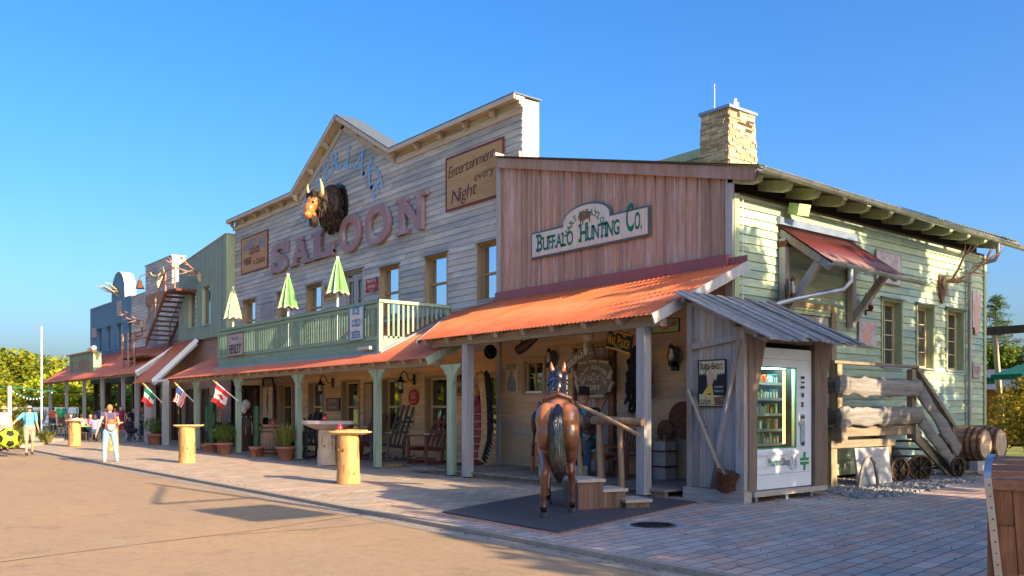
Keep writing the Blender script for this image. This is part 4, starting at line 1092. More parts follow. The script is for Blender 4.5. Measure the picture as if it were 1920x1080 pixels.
s, T, w_, h_ = signY('whiskey_sign', 'tan board advertising whiskey, beer and wines at the left end of the saloon', 453.5, 449, 516, 503, face='parchment', fw=.05)
letters(s, T, [('WHISKEY, BEER', 0, .28, .34, dict(bold=.02, width=2.35, arc=2.8, serif=True))], 'sign_blue_letter')
letters(s, T, [('LIQUOR', .1, -.02, .28, dict(bold=.02, width=1.1, serif=True)), ('WINES', -.65, -.42, .28, dict(bold=.02, width=.85, serif=True)), ('& CIGARS', .55, -.50, .22, dict(bold=.02, width=1.2))], 'sign_red')

# company sign on the red boards
def company():
    Y = YH-.07; c = lambda u, v: yp(u, v, Y); a0 = c(1000.5, 440); a1 = c(1000.5, 482); b0 = c(1216, 390); b1 = c(1216, 440); zt = (a0[1]+b0[1])/2; zb = (a1[1]+b1[1])/2; x0, x1 = a0[0], b0[0]
    h0, h1 = c(1059, 420)[0], c(1144, 400)[0]; ht = c(1108, 382.5)[1]; t = thing('company_sign', 'cream board with a round top reading BUFFALO HUNTING CO. on the red planks', 'sign', ((x0+x1)/2, Y, zb))
    def outline(g): return [(x0-g, zb-g), (x1+g, zb-g), (x1+g, zt+g), (h1+g, zt+g)]+[((h0+h1)/2+((h1-h0)/2+g)*cos(q), zt+.10+(ht-zt-.10+g)*sin(q)) for q in [pi*i/20 for i in range(21)]]+[(h0-g, zt+g), (x0-g, zt+g)]
    m = MB(); m.prism(outline(.05), Y-.03, Y+.03); m.build('back_board', 'dark_trim', t)
    m = MB(); m.prism(outline(0), Y-.05, Y-.031); m.build('board', 'sign_cream', t)
    T = TR((x0+x1)/2, Y, zb); W_ = x1-x0; H_ = zt-zb; m = MB()
    
    for q, ua, ub, hh, cp, zo in (('BUFFALO', 1009, 1080, .44, .78, .12), ('HUNTING', 1089, 1167, .44, .78, .13), ('CO.', 1176, 1208, .62, .62, .15)):
        xa, xb_ = c(ua, 440)[0], c(ub, 440)[0]; text(m, q, T @ TR((xa+xb_)/2-(x0+x1)/2, -.05, zo), hh, .022, gap=.05, caps=cp, width=(xb_-xa)*.96, serif=True)
    m.build('lettering', 'sign_green_letter', t)
    m = MB(); cx = (h0+h1)/2-(x0+x1)/2; text(m, 'HART & TAYLOR', T @ TR(cx, -.05, ht-zb-.25), .14, .02, width=1.62, arc=.66, serif=True); m.build('lettering', 'sign_green_letter', t)
    m = MB(T @ TR(cx-.02, -.052, H_+.10)); P = [(-.42, .0), (-.46, .12), (-.40, .26), (-.28, .36), (-.12, .42), (.05, .36), (.30, .33), (.40, .24), (.42, .10), (.36, .02), (.36, -.20), (.30, -.20), (.28, -.02), (.10, -.02), (-.08, -.08), (-.10, -.28), (-.17, -.28), (-.16, -.08), (-.24, -.08), (-.26, -.24), (-.32, -.24), (-.32, -.04)]
    m.prism([(a*.52, b*.52-.02) for a, b in P], 0, .004); m.build('bison_figure', 'poster_brown', t)
company()
# buffalo head trophy
def buffalo():
    bx, bz = -28.3, 8.85
    t = thing('buffalo_head_trophy', 'shiny painted buffalo head with pale horns mounted above the word SALOON', 'trophy', (bx, YS, bz))
    M0 = TR(bx, YS-.04, bz)
    m = MB(M0); n = 28; m.prism([(.62*cos(2*pi*i/n), .86*sin(2*pi*i/n)) for i in range(n)], -.09, .0); m.build('mount_board', 'frame_blue' if False else 'black_lamp', t)
    m = MB(M0); m.ell((0, -.32, .05), (.50, .42, .74)); m.ell((0, -.62, .0), (.40, .36, .56)); m.ell((0, -.82, .16), (.26, .25, .27)); m.ell((0, -.35, -.40), (.34, .3, .45)); m.ell((0, -.62, -.42), (.2, .2, .42))
    o = m.build('mane', 'bison_fur', t); baked(o, .04, 2)
    f = MB(M0)
    for i in range(900):
        th = random.uniform(0, 2*pi); ph = random.uniform(-1, 1)
        c = random.choice([((0, -.32, .05), (.50, .42, .74)), ((0, -.62, 0), (.40, .36, .56)), ((0, -.82, .16), (.27, .26, .28)), ((0, -.35, -.4), (.34, .3, .45))])
        nx = sqrt(1-ph*ph); d = Vector((nx*cos(th), nx*sin(th), ph)); p = Vector(c[0])+Vector((d.x*c[1][0], d.y*c[1][1], d.z*c[1][2]))
        if p.y > -.03: continue
        q = p+Vector((d.x*.05, d.y*.05, -random.uniform(.10, .2))); f.tube([p, (p+q)/2+d*.03, q], [.028, .022, .004], 4, caps=False)
    f.build('fur_lock', 'bison_fur', o)
    m = MB(M0); m.ell((0, -1.04, .03), (.25, .24, .31)); m.ell((0, -1.18, -.20), (.195, .20, .25)); m.ell((0, -1.24, -.42), (.165, .16, .15)); m.ell((-.16, -1.02, .10), (.10, .11, .10)); m.ell((.16, -1.02, .10), (.10, .11, .10))
    m.ell((-.07, -1.37, -.41), (.055, .045, .05)); m.ell((.07, -1.37, -.41), (.055, .045, .05)); m.ell((0, -1.08, -.38), (.13, .15, .13))
    o = m.build('face', 'bison_face', t); baked(o, .02, 3)
    m = MB(M0)
    for s_ in (-1, 1):
        m.ell((s_*.215, -1.15, .02), .042, 10, 6); m.mark()
    m.each('eye', 'eye_dark', o)
    m = MB(M0)
    for s_ in (-1, 1): m.ell((s_*.07, -1.41, -.42), (.026, .016, .03), 8, 5); m.mark()
    m.each('nostril', 'eye_dark', o)
    for s_ in (-1, 1):
        m = MB(M0); m.tube([(s_*.20, -.86, .28), (s_*.40, -.90, .33), (s_*.52, -.96, .46), (s_*.53, -1.0, .66), (s_*.47, -1.02, .80)], [.085, .075, .06, .035, .008], 12); m.build('horn', 'horn', t)
        m = MB(M0); m.ell((s_*.36, -.84, .12), (.13, .05, .07)); m.build('ear', 'bison_fur', t)
    m = MB(M0)
    for i in range(160):
        a = random.uniform(-1, 1); p = Vector((a*.22, -.98-random.uniform(0, .12), .28+random.uniform(-.06, .12))); m.tube([p, p+Vector((a*.06, -.08, .02)), p+Vector((a*.08, -.09, -.10))], [.03, .022, .005], 4, caps=False)
    for i in range(110):
        a = random.uniform(-1, 1); p = Vector((a*.13, -1.0-random.uniform(-.1, .15), -.45+random.uniform(-.05, .05))); m.tube([p, p+Vector((0, -.01, -.16)), p+Vector((-a*.03, 0, -.34))], [.025, .02, .004], 4, caps=False)
    m.build('forelock_and_beard', 'bison_fur', t)
buffalo()

# small boards on the upper wall
s, T, w_, h_ = signY('notice_board', 'pale weathered poster of small print between the first two upper windows', 489.5, 571, 612, 515, face='sign_pale', frame='sign_pale', fw=.02)
letters(s, T, [(''.join(random.choice('abcdefghilmnorstu ') for _ in range(22)), 0, .55-k*.14, .06, dict(width=w_*.85)) for k in range(9)], 'cloth_grey')
s, T, w_, h_ = signY('tan_wall_poster', 'small tan poster beside the balcony door behind an umbrella', 608.5, 538, 566, 630.5, face='parchment', frame=None)
letters(s, T, [('SUPPER', 0, .15, .16, dict(width=.8, bold=.02)), ('SERVED HERE', 0, -.15, .1, dict(width=.9))], 'sign_dark_letter')
s, T, w_, h_ = signY('red_wall_sign', 'small red and white sign between the balcony door and the next window', 688, 525, 548.5, 708.5, face='bright_red', frame='sign_red', fw=.02)
letters(s, T, [('ADAMS', 0, .10, .20, dict(bold=.03, width=w_*.8)), ('CHEWING', 0, -.10, .10, dict(width=w_*.7, bold=.02)), ('GUM', 0, -.28, .12, dict(width=w_*.4, bold=.02))], 'sign_white')
s, T, w_, h_ = signY('ice_cold_beer_sign', 'blue edged sign reading ICE COLD BEER fixed to the balcony rail', 656.5, 577.5, 640, 682.5, BY-.08, face='sign_white', frame='frame_blue', fw=.03, thick=.02)
letters(s, T, [('ICE', 0, .27, .20, dict(bold=.03, width=.42, serif=True)), ('COLD', 0, -.08, .2, dict(bold=.03, width=.52, serif=True)), ('BEER', 0, -.42, .2, dict(bold=.03, width=.52, serif=True))], 'frame_blue', y=-.024)
letters(s, T, [('***', 0, .10, .06, {}), ('***', 0, -.24, .06, {}), ('***', 0, -.52, .05, {})], 'sign_red', y=-.024)
s, T, w_, h_ = signY('faded_rail_sign', 'faded pinkish sign at the left end of the balcony rail', 427.5, 628, 669, 457, BY-.08, face='sign_pale', frame='sign_red', fw=.025, thick=.02)
letters(s, T, [('THE OLD', 0, .18, .10, dict(width=.7)), ('HENLEY', 0, -.32, .34, dict(bold=.02, width=1.15, serif=True))], 'sign_dark_letter', y=-.024)
m = MB(); a = yp(678, 655, BY-.05); b = yp(700, 652, BY-.05); m.bar((a[0], BY-.14, a[1]), (b[0], BY-.14, b[1]), .10, .09); o = m.build('fascia_lamp', 'cream_trim'); tag(o, 'small tubular lamp on the balcony fascia under the beer sign', 'lamp')

# closed umbrellas on the balcony
def umbrella(u, vt, vb, Y, label, mat, first=None):
    x, zt = yp(u, vt, Y); zb = yp(u, vb, Y)[1]; h_ = zt-zb
    t = thing('closed_umbrella', label, 'umbrella', (x, Y, 3.56), random.uniform(0, 1), 'closed umbrellas on the balcony'); M0 = TR(x, Y, 0)
    m = MB(M0); m.cyl((0, 0, 3.6), (0, 0, zb+.3), .035, n=10); m.build('pole', 'white_paint', t)
    m = MB(M0); vs = []; n = 48; rows = 14
    for j in range(rows+1):
        f = j/rows; R0 = .05+.33*f**.9
        for i in range(n):
            a = 2*pi*i/n; k = 8; pl = .5+.5*cos(k*a); r_ = R0*(.55+.45*pl) if f > .02 else .05
            z = zt-.08-(h_-.08)*f-(.10*(1-pl)*(-1)*f if j == rows else 0)+.0; vs.append((r_*cos(a), r_*sin(a), z))
    m.add(vs, [(j*n+i, j*n+(i+1) % n, (j+1)*n+(i+1) % n, (j+1)*n+i) for j in range(rows) for i in range(n)], .5, True)
    m.mi = [1 if (k % n) % 6 == 0 else 0 for k in range(rows*n)]; o = m.build('canopy', [mat, 'umbrella_edge'], t)
    m = MB(M0); z0 = zb
    for i in range(n):
        a, b = 2*pi*i/n, 2*pi*(i+1)/n; ra = .38*(.55+.45*(.5+.5*cos(8*a))); rb = .38*(.55+.45*(.5+.5*cos(8*b)))
        za = z0+.10*(.5-.5*cos(8*a)); zb_ = z0+.10*(.5-.5*cos(8*b))
        m.add([(ra*cos(a), ra*sin(a), za+.0), (rb*cos(b), rb*sin(b), zb_), (rb*cos(b)*1.03, rb*sin(b)*1.03, zb_-.035), (ra*cos(a)*1.03, ra*sin(a)*1.03, za-.035)], [(0, 1, 2, 3)], .5, True)
    m.build('hem', 'cream_trim', o)
    m = MB(M0); m.cyl((0, 0, zt-.11), (0, 0, zt), .05, .045, 10); m.build('tip', 'flag_white', t)
umbrella(437, 537, 598, 13.1, 'pale green closed umbrella at the left end of the balcony', 'umbrella_pale')
umbrella(540, 513, 578, 13.3, 'green closed umbrella in the middle of the balcony', 'umbrella_green')
umbrella(633, 481, 551, 12.85, 'green closed umbrella in front of the balcony door', 'umbrella_green')

# ------------------------------------------------------------------ ground floor things
def lampwall(u, v, label):
    x, z = yp(u, v, YS-.03); t = thing('wall_lantern', label, 'lamp', (x, YS-.03, z), 0, 'gooseneck lanterns on the saloon wall'); M0 = TR(x, YS-.03, z)
    m = MB(M0); m.box(-.05, .05, -.03, 0, -.20, .14); m.build('back_plate', 'black_lamp', t)
    m = MB(M0); m.tube([(0, -.03, 0), (0, -.14, -.06), (0, -.22, -.02), (0, -.26, .10), (0, -.32, .20), (0, -.42, .22), (0, -.49, .14), (0, -.50, .02)], .016, 8); m.build('arm', 'black_lamp', t)
    m = MB(M0 @ TR(0, -.50, 0)); m.lathe([(.02, .06), (.05, .03), (.055, -.03), (.10, -.06), (.20, -.11), (.205, -.12), (.09, -.10)], 20); m.build('shade', 'black_lamp', t)
    m = MB(M0 @ TR(0, -.50, 0)); m.lathe([(.05, -.12), (.075, -.18), (.075, -.28), (.055, -.34)], 16); m.build('glass', 'lantern_glass', t)
    m = MB(M0 @ TR(0, -.50, 0)); m.lathe([(.07, -.34), (.085, -.36), (.06, -.39), (.09, -.43), (.08, -.46), (.01, -.47)], 16)
    for a in (0, pi/2, pi, 3*pi/2): m.tube([(.08*cos(a), .08*sin(a), -.12), (.085*cos(a), .085*sin(a), -.36)], .006, 4)
    m.build('burner', 'black_lamp', t)
lampwall(624, 716, 'black gooseneck lantern beside the carved board'); lampwall(777, 710, 'black gooseneck lantern above the red oval sign')
s, T, w_, h_ = signY('carved_wall_board', 'small dark carved board below a lantern between two porch windows', 612.5, 747, 770, 637.5, face='carved_wood', frame='black_wood', fw=.02)
letters(s, T, [('WELCOME', 0, .08, .10, dict(width=.6)), ('STRANGER', 0, -.14, .08, dict(width=.6))], 'sign_white')
s, T, w_, h_ = signY('tall_brown_board', 'tall narrow brown carved board beside a porch post', 684.5, 718, 797, 700.5, face='tan_frame', frame='brown_door', fw=.03, thick=.04)
m = MB(T); 
for k in range(3): m.box(-w_*.32, w_*.32, -.05, -.042, -.72+k*.5, -.32+k*.5)
m.build('carving', 'parchment', s)
x, z = yp(775.5, 745, YS-.04); t = thing('red_oval_sign', 'round red sign under the right hand lantern', 'sign', (x, YS-.04, z)); n = 28
m = MB(TR(x, YS-.04, z)); m.prism([(.29*cos(2*pi*i/n), .235*sin(2*pi*i/n)*1.1) for i in range(n)], -.02, 0); m.build('disc', 'bright_red', t)
letters(t, TR(x, YS-.04, z), [('FAMOUS', 0, .10, .06, dict(width=.3, arc=.3)), ('COCA', 0, -.03, .09, dict(width=.28, bold=.02)), ('SERVED HERE', 0, -.16, .04, dict(width=.3))], 'sign_white', y=-.022)
s, T, w_, h_ = signY('goat_poster', 'cream poster with a black goat under the red oval sign', 757.5, 767, 798, 775, face='poster_cream', frame=None)
m = MB(T); B = -.034
def blob(m, pts, y=B, r=.5): m.add([(a, y, b) for a, b in pts], [tuple(range(len(pts)))], r)
blob(m, [(-.12, .02), (-.14, .10), (-.20, .13), (-.19, .06), (-.14, -.02), (-.02, -.05), (.12, -.04), (.14, .0), (.10, .03), (-.04, .04)]); blob(m, [(-.12, -.02), (-.08, -.03), (-.09, -.16), (-.12, -.16)]); blob(m, [(.09, -.03), (.13, -.03), (.13, -.17), (.10, -.17)]); m.build('goat', 'felt_black', s)
letters(s, T, [('BOCK', -.02, .24, .14, dict(width=.4)), ('BEER', 0, -.36, .11, dict(width=.45))], 'sign_dark_letter')
s, T, w_, h_ = signY('slat_wall_sign', 'black lettered wooden sign beside the carved chief', 853, 706, 742, 881, YS-.04, face='parchment', frame='black_wood', fw=.02)
letters(s, T, [('SARSA', 0, .12, .22, dict(width=.8, bold=.03)), ('PARILLA', 0, -.22, .2, dict(width=.9, bold=.03))], 'black_wood')
s, T, w_, h_ = signY('mirror_poster', 'framed cream poster of hanging game beside the open entrance', 494.5, 725, 786, 513.5, YS-.12, face='poster_cream', frame='tan_frame', fw=.05, thick=.05)
m = MB(T)
for (a, b, c) in [(0, .5, .05), (.02, .25, .10), (-.03, .0, .09), (.02, -.25, .06)]: blob(m, [(a-c, b), (a, b+.2), (a+c, b+.02), (a+c*.7, b-.2), (a-c*.5, b-.25)], -.056)
m.build('picture', 'poster_brown', s)
x, z = yp(505, 712, YS-.2); t = thing('iron_wall_bracket', 'ornate black iron bracket above the framed poster', 'bracket', (x, YS-.05, z)); m = MB(TR(x, YS-.05, z))
m.tube([(-.5, -.2, -.25), (-.4, -.25, .02), (-.2, -.25, .1), (0, -.25, .22), (.2, -.25, .1), (.5, -.25, .05), (.62, -.2, -.3), (.6, -.2, -1.0)], .04, 6); m.tube([(0, 0, .0), (0, -.25, .2)], .03, 6); m.tube([(-.18, -.25, .0), (0, -.25, .12), (.2, -.25, 0)], .03, 6); m.build('scroll', 'black_lamp', t)

# log tables
def logtable(u, v, h_, label, rot=0, r0=.235, top='stump_top', big=False, lean=0.0, tr_=.62, mat='stump'):
    x, y = gp(u, v); t = thing('log_table', label, 'table', (x, y, 0), 0, 'standing tables made of tree stumps')
    m = MB(TR(x, y, 0) @ RXm(lean)); pts = [(0, 0, z*h_/8.0) for z in range(9)]; m.tube([(p[0]+random.uniform(-.008, .008), p[1], p[2]) for p in pts], [r0*(1.06-.02*i)+random.uniform(-.005, .005) for i in range(9)], 24, .5, True, True, .012)
    m.cur = 1
    for i in range(16):
        a = random.uniform(0, 6.28); z0 = random.uniform(.05, .7)*h_; L = random.uniform(.12, .4)*h_; rr = r0*1.005
        m.bar((rr*cos(a), rr*sin(a), z0), (rr*cos(a+.03), rr*sin(a+.03), min(z0+L, h_*.97)), random.uniform(.004, .010), .012, (cos(a), sin(a), 0))
    for i in range(6):
        a = random.uniform(0, 6.28); m.ell((r0*.985*cos(a), r0*.985*sin(a), random.uniform(.15, .9)*h_), (.022, .022, .035), 8, 6)
    o = m.build('trunk', [mat, 'log_knot'], t)
    m = MB(TR(x, y, h_+.005) @ RZ(rot)); n = 36; P = []
    for i in range(n):
        a = 2*pi*i/n; q = 1+.06*sin(3*a+rot)+.05*sin(5*a)+random.uniform(-.012, .012); P.append((tr_*1.15*cos(a)*q, tr_*.72*sin(a)*q))
    k = .25 if big else .07
    vs = [(a*(.75 if not big else .45), b*(.75 if not big else .45), 0) for a, b in P]+[(a, b, k*.65) for a, b in P]+[(a*.985, b*.985, k) for a, b in P]
    m.add(vs, [tuple(range(n))[::-1], tuple(range(2*n, 3*n))], .5); m.add(vs, [(j*n+i, j*n+(i+1) % n, (j+1)*n+(i+1) % n, (j+1)*n+i) for j in range(2) for i in range(n)], .5); m.build('table_top', top, t)
    return x, y, h_+k
def candle(x, y, z, label):
    t = thing('candle_glass', label, 'candle glass', (x, y, z), 0, 'red candle glasses'); m = MB(TR(x, y, z)); m.lathe([(.04, .0), (.065, .01), (.07, .05), (.06, .09), (.055, .12), (.02, .13)], 16); m.build('glass', 'candle_red', t)
    m = MB(TR(x, y, z)); m.lathe([(.02, .13), (.02, .15), (.005, .16)], 10); m.build('knob', 'candle_red', t)
x, y, z = logtable(653, 907, 1.08, 'sunlit stump table with a red candle nearest the kerb', .5, .245, tr_=.44); candle(x-.28, y-.06, z, 'red candle glass on the sunlit stump table')
m = MB(TR(x, y, z+.002) @ RZ(.5)); m.prism([(-.15, 0), (.42, 0), (.40, .03), (.1, .045), (-.3, .025)], -.12, .14); tag(m.build('bark_slab', 'stump'), 'thin split slab lying on the sunlit stump table', 'slab')
logtable(351, 867.5, 1.08, 'sunlit stump table in front of the striped flag', .9, .24, tr_=.40)
logtable(140, 837.5, 1.08, 'sunlit stump table near the man in the pale blue shirt', .3, .25, tr_=.46)
logtable(210, 846, 1.05, 'stump table behind the man with the orange backpack', .1, .24, tr_=.52)
x, y, z = logtable(613, 872.5, 1.04, 'large pale stump table with a wide root top under the porch', .2, .27, 'block_top', True, tr_=.80, mat='barrel_head'); candle(x+.05, y-.1, z, 'red candle glass on the large pale stump table')

# rocking chairs and gliders
def rocker(name, label, loc, rot, mat='red_bench_z', sc_=1.0, nsl=5, rock=True, hi=1.05, arms=True, group=None):
    t = thing(name, label, 'chair', loc, rot, group); k = sc_
    def b(nm, *bars, each=False, mt=mat):
        m = MB()
        for a, c, w_, h_ in bars: m.bar(Vector(a)*k, Vector(c)*k, w_*k, h_*k)
        (m.each if each else m.build)(nm, mt, t, False)
    b('seat', *[((-.27, -.26+i*.105, .42-i*.012), (.27, -.26+i*.105, .42-i*.012), .09, .022) for i in range(6)])
    b('backrest', *[((-.22+i*.44/(nsl-1), .27, .40), (-.25+i*.5/(nsl-1), .27+.34, .40+hi*.62+(.05 if 0 < i < nsl-1 else 0)), .075, .02) for i in range(nsl)])
    b('back_rail', ((-.28, .42, .70), (.28, .42, .70), .03, .06), ((-.28, .55, .95), (.28, .55, .95), .03, .06), each=True)
    b('leg', ((-.28, -.27, .05), (-.28, -.27, .64), .05, .05), ((.28, -.27, .05), (.28, -.27, .64), .05, .05), ((-.28, .24, .05), (-.28, .32, .64), .05, .05), ((.28, .24, .05), (.28, .32, .64), .05, .05), each=True)
    b('side_rail', ((-.28, -.27, .36), (-.28, .3, .32), .03, .07), ((.28, -.27, .36), (.28, .3, .32), .03, .07), each=True)
    if arms: b('armrest', ((-.31, -.36, .655), (-.31, .36, .64), .10, .022), ((.31, -.36, .655), (.31, .36, .64), .10, .022), each=True)
    if rock:
        for s_ in (-1, 1):
            m = MB(); m.tube([(s_*.28*k, y_*k, (.02+.09*(y_/.5)**2)*k) for y_ in [-.5, -.35, -.2, 0, .2, .4, .6]], .022*k, 6); m.build('rocker', mat, t, False)
    else: b('base_frame', ((-.3, -.3, .05), (-.3, .34, .05), .05, .07), ((.3, -.3, .05), (.3, .34, .05), .05, .07), ((-.3, 0, .12), (.3, 0, .12), .05, .08), each=True)
    return t
x, y = gp(782, 871); rocker('glider_chair', 'reddish wooden glider chair with four wide back slats beneath the goat poster', (x, y+.3, 0), radians(12), 'red_bench_z', 1.3, 4, False)
x, y = gp(715, 866); rocker('rocking_chair', 'dark rocking chair seen from the side behind a green post', (x-.2, y+.35, 0), radians(-75), 'chair_grey', 1.3, 4, True, 1.45, False)
x, y = gp(636, 862); rocker('rocking_chair', 'reddish rocking chair with a slatted back behind the large stump table', (x+.15, y+.7, 0), radians(10), 'red_bench_z', 1.35, 7, True)
x, y = gp(575, 862); rocker('rocking_chair', 'black rocking chair half hidden behind a green post', (x, y+.35, 0), radians(70), 'black_wood', 1.25, 5, True)
x, y = gp(527, 860); rocker('rocking_chair', 'black rocking chair with a solid headrest behind the upright barrel', (x-.1, y+.75, 0), radians(20), 'black_wood', 1.35, 4, True, 1.1)

def barrel(parent, M0, r=.36, h=.95, mat='barrel_oak', hoops=(.1, .22, .78, .9), head='barrel_head', mult=1.0):
    m = MB(M0); n = 22
    for i in range(n):
        a0, a1 = 2*pi*i/n+.01, 2*pi*(i+1)/n-.01; vs = []; K = 9
        for j in range(K):
            f = j/(K-1); rr = r*(.80+.20*sin(pi*f)); vs += [(rr*cos(a0), rr*sin(a0), f*h), (rr*cos(a1), rr*sin(a1), f*h)]
        m.add(vs, [(2*j, 2*j+1, 2*j+3, 2*j+2) for j in range(K-1)])
    o = m.build('staves', mat, parent)
    m = MB(M0); m.lathe([(r*.78, .03), (.001, .031)], n); m.mark(); m.lathe([(r*.78, h-.03), (.001, h-.031)], n); m.each('head', head, parent)
    m = MB(M0)
    for f in hoops:
        ra = r*(.80+.20*sin(pi*(f-.025)))+.006; rb = r*(.80+.20*sin(pi*(f+.025)))+.006; m.lathe([(ra-.01, (f-.026)*h), (ra, (f-.025)*h), (rb, (f+.025)*h), (rb-.01, (f+.026)*h)], 28)
        m.mark()
    m.each('hoop', 'rust', parent)
x, y = gp(509, 855); t = thing('upright_barrel', 'weathered oak barrel standing with a red candle on top', 'barrel', (x, y, 0)); barrel(t, TR(x, y, 0), .42, 1.1); candle(x+.2, y-.05, 1.07+.03, 'red candle glass on the upright barrel')

# pots and plants
def leaves(m, n, rx, rz, c, size, up=0, flat=.3, droop=0):
    for i in range(n):
        th = random.uniform(0, 2*pi); ph = random.uniform(-1, 1); q = random.random()**.4; nx = sqrt(1-ph*ph)
        p = Vector(c)+Vector((nx*cos(th)*rx*q, nx*sin(th)*rx*q, ph*rz*q)); s_ = size*random.uniform(.6, 1.3)
        a = Vector((random.gauss(0, 1), random.gauss(0, 1), random.gauss(0, 1)+up)).normalized(); b = a.orthogonal().normalized(); b = Matrix.Rotation(random.uniform(0, 6.28), 3, a) @ b
        m.add([p-a*s_*.5, p+b*s_*.28, p+a*s_*.5, p-b*s_*.28], [(0, 1, 2, 3)])
def pot(t, x, y, r, h_, mat='clay'):
    m = MB(TR(x, y, 0)); m.lathe([(r*.66, 0), (r*.72, .02), (r*.93, h_*.8), (r*.94, h_*.8), (r*1.05, h_*.82), (r*1.05, h_), (r*.92, h_), (r*.9, h_*.9)], 28); m.build('pot', mat, t)
    m = MB(TR(x, y, 0)); m.lathe([(r*.9, h_*.9), (.001, h_*.92)], 20); m.build('soil', 'soil', t)
def potbush(u, v, r, h_, cr, cz, label, lm='leaf_green', n=700, size=.09):
    x, y = gp(u, v); t = thing('potted_bush', label, 'potted plant', (x, y, 0)); pot(t, x, y, r, h_)
    m = MB(); leaves(m, n, cr, cz, (x, y, h_+cz*1.0), size); m.build('foliage', lm, t)
    m = MB()
    for i in range(8): a = random.uniform(0, 6.3); m.tube([(x, y, h_*.9), (x+.1*cos(a), y+.1*sin(a), h_+.12), (x+cr*.5*cos(a), y+cr*.5*sin(a), h_+cz)], [.02, .015, .008], 5)
    m.build('stem', 'bush_trunk', t)
potbush(421, 852, .30, .42, .42, .36, 'round green bush in a clay pot beneath the cactus and the red and white flag')
potbush(291, 834, .36, .50, .55, .38, 'round green bush in a clay pot beneath the green, white and red flag', 'leaf_green', 800)
potbush(388, 848, .22, .3, .1, .15, 'small clay pot with a stubby plant left of the cactus', 'leaf_dark', 60)
def reedpot():
    x, y = gp(536, 863); t = thing('potted_reed_grass', 'tall yellowing reed plant in a brown pot leaning on the green post', 'potted plant', (x, y, 0)); pot(t, x, y, .30, .44)
    m = MB()
    for i in range(260):
        a = random.uniform(0, 6.283); L = random.uniform(.5, .95); sp = random.uniform(.1, .55); b = Vector((x+.12*cos(a), y+.12*sin(a), .4)); mid = b+Vector((sp*.5*cos(a), sp*.5*sin(a), L*.7)); e = b+Vector((sp*cos(a), sp*sin(a), L*random.uniform(.55, 1.05))); w_ = Vector((-sin(a), cos(a), 0))*.012
        r_ = random.random(); m.add([b-w_, b+w_, mid+w_, mid-w_, e], [(0, 1, 2, 3), (3, 2, 4)], r_)
    m.build('blades', 'leaf_reed', t)
reedpot()
def cactus(u, v, zt, label, arms=True, r=.12):
    x, y = gp(u, v); t = thing('cactus', label, 'cactus', (x, y, 0)); pot(t, x, y, .25, .35)
    m = MB(); n = 20
    def col(pts, r_):
        P = [Vector(p) for p in pts]; vs = []; fs = []
        for i, p in enumerate(P):
            q = r_*(1 if i < len(P)-2 else (.8 if i == len(P)-2 else .2))
            for k in range(n): a = 2*pi*k/n; w_ = q*(1+.14*cos(a*n/2)); vs.append(p+Vector((w_*cos(a), w_*sin(a), 0)))
        for i in range(len(P)-1):
            for k in range(n): fs.append((i*n+k, i*n+(k+1) % n, (i+1)*n+(k+1) % n, (i+1)*n+k))
        m.add(vs, fs, random.random(), True); m.mark()
    col([(x, y, .3), (x, y, zt*.5), (x, y, zt-.12), (x, y, zt-.04), (x, y, zt)], r)
    if arms: col([(x-.1, y-.02, .75), (x-.26, y-.05, .85), (x-.30, y-.05, 1.1), (x-.30, y-.05, 1.62), (x-.30, y-.05, 1.7), (x-.3, y-.05, 1.75)], r*.8); col([(x+.1, y, .95), (x+.2, y, 1.05), (x+.2, y, 1.4), (x+.2, y, 1.5)], r*.6)
    m.each('column', 'cactus_green', t)
cactus(397, 848, 2.15, 'dark green column cactus with two arms against the brick wall')
cactus(481, 856, 1.75, 'thin dark cactus beside the open entrance doors', False, .09)
x, y = gp(476, 858); 
t = thing('small_clay_pot', 'small empty clay pot by the entrance doors', 'pot', (x, y, 0)); pot(t, x, y, .14, .34)
# white cloaked carved figure and bucket by the entrance
x, y = gp(437, 846); t = thing('draped_wooden_figure', 'carved figure draped in a brown poncho with a white head behind the green post', 'statue', (x, y+.6, 0)); M0 = TR(x, y+.6, 0)
m = MB(M0); m.lathe([(.30, 0), (.28, .5), (.40, .9), (.36, 1.25), (.18, 1.55), (.08, 1.62)], 20, jit=.05); m.build('poncho', 'leather', t)
m = MB(M0); m.ell((.05, -.1, 1.8), (.14, .17, .2)); m.ell((.12, -.2, 1.66), (.09, .12, .2)); m.build('head', 'flag_white', t)
m = MB(M0); 
for i in range(10): a = i*.63; m.tube([(.3*cos(a), .3*sin(a), 1.35), (.40*cos(a), .40*sin(a), .9), (.36*cos(a), .36*sin(a), .62)], [.02, .02, .01], 5)
m.build('stripe', 'cream_trim', t)
x, y = gp(418, 848); t = thing('wooden_tub', 'pale wooden tub with dark rim against the brick wall', 'tub', (x+.2, y+1.6, 0)); m = MB(TR(x+.2, y+1.6, 0)); m.lathe([(.22, 0), (.27, 1.0), (.24, 1.0)], 20); m.build('staves', 'poster_yellow', t); m = MB(TR(x+.2, y+1.6, 0)); m.lathe([(.27, .96), (.285, .97), (.285, 1.04), (.22, 1.04), (.12, 1.02), (.10, 1.3), (.001, 1.31)], 20); m.build('lid', 'black_lamp', t)
m = MB(); a = gp(722, 874); m.box(a[0]-.2, a[0]+.25, a[1]+.1, a[1]+.4, 0.0, .06); tag(m.build('wooden_wedge', 'stump'), 'small sunlit wooden board on the ground beside the green post', 'board')

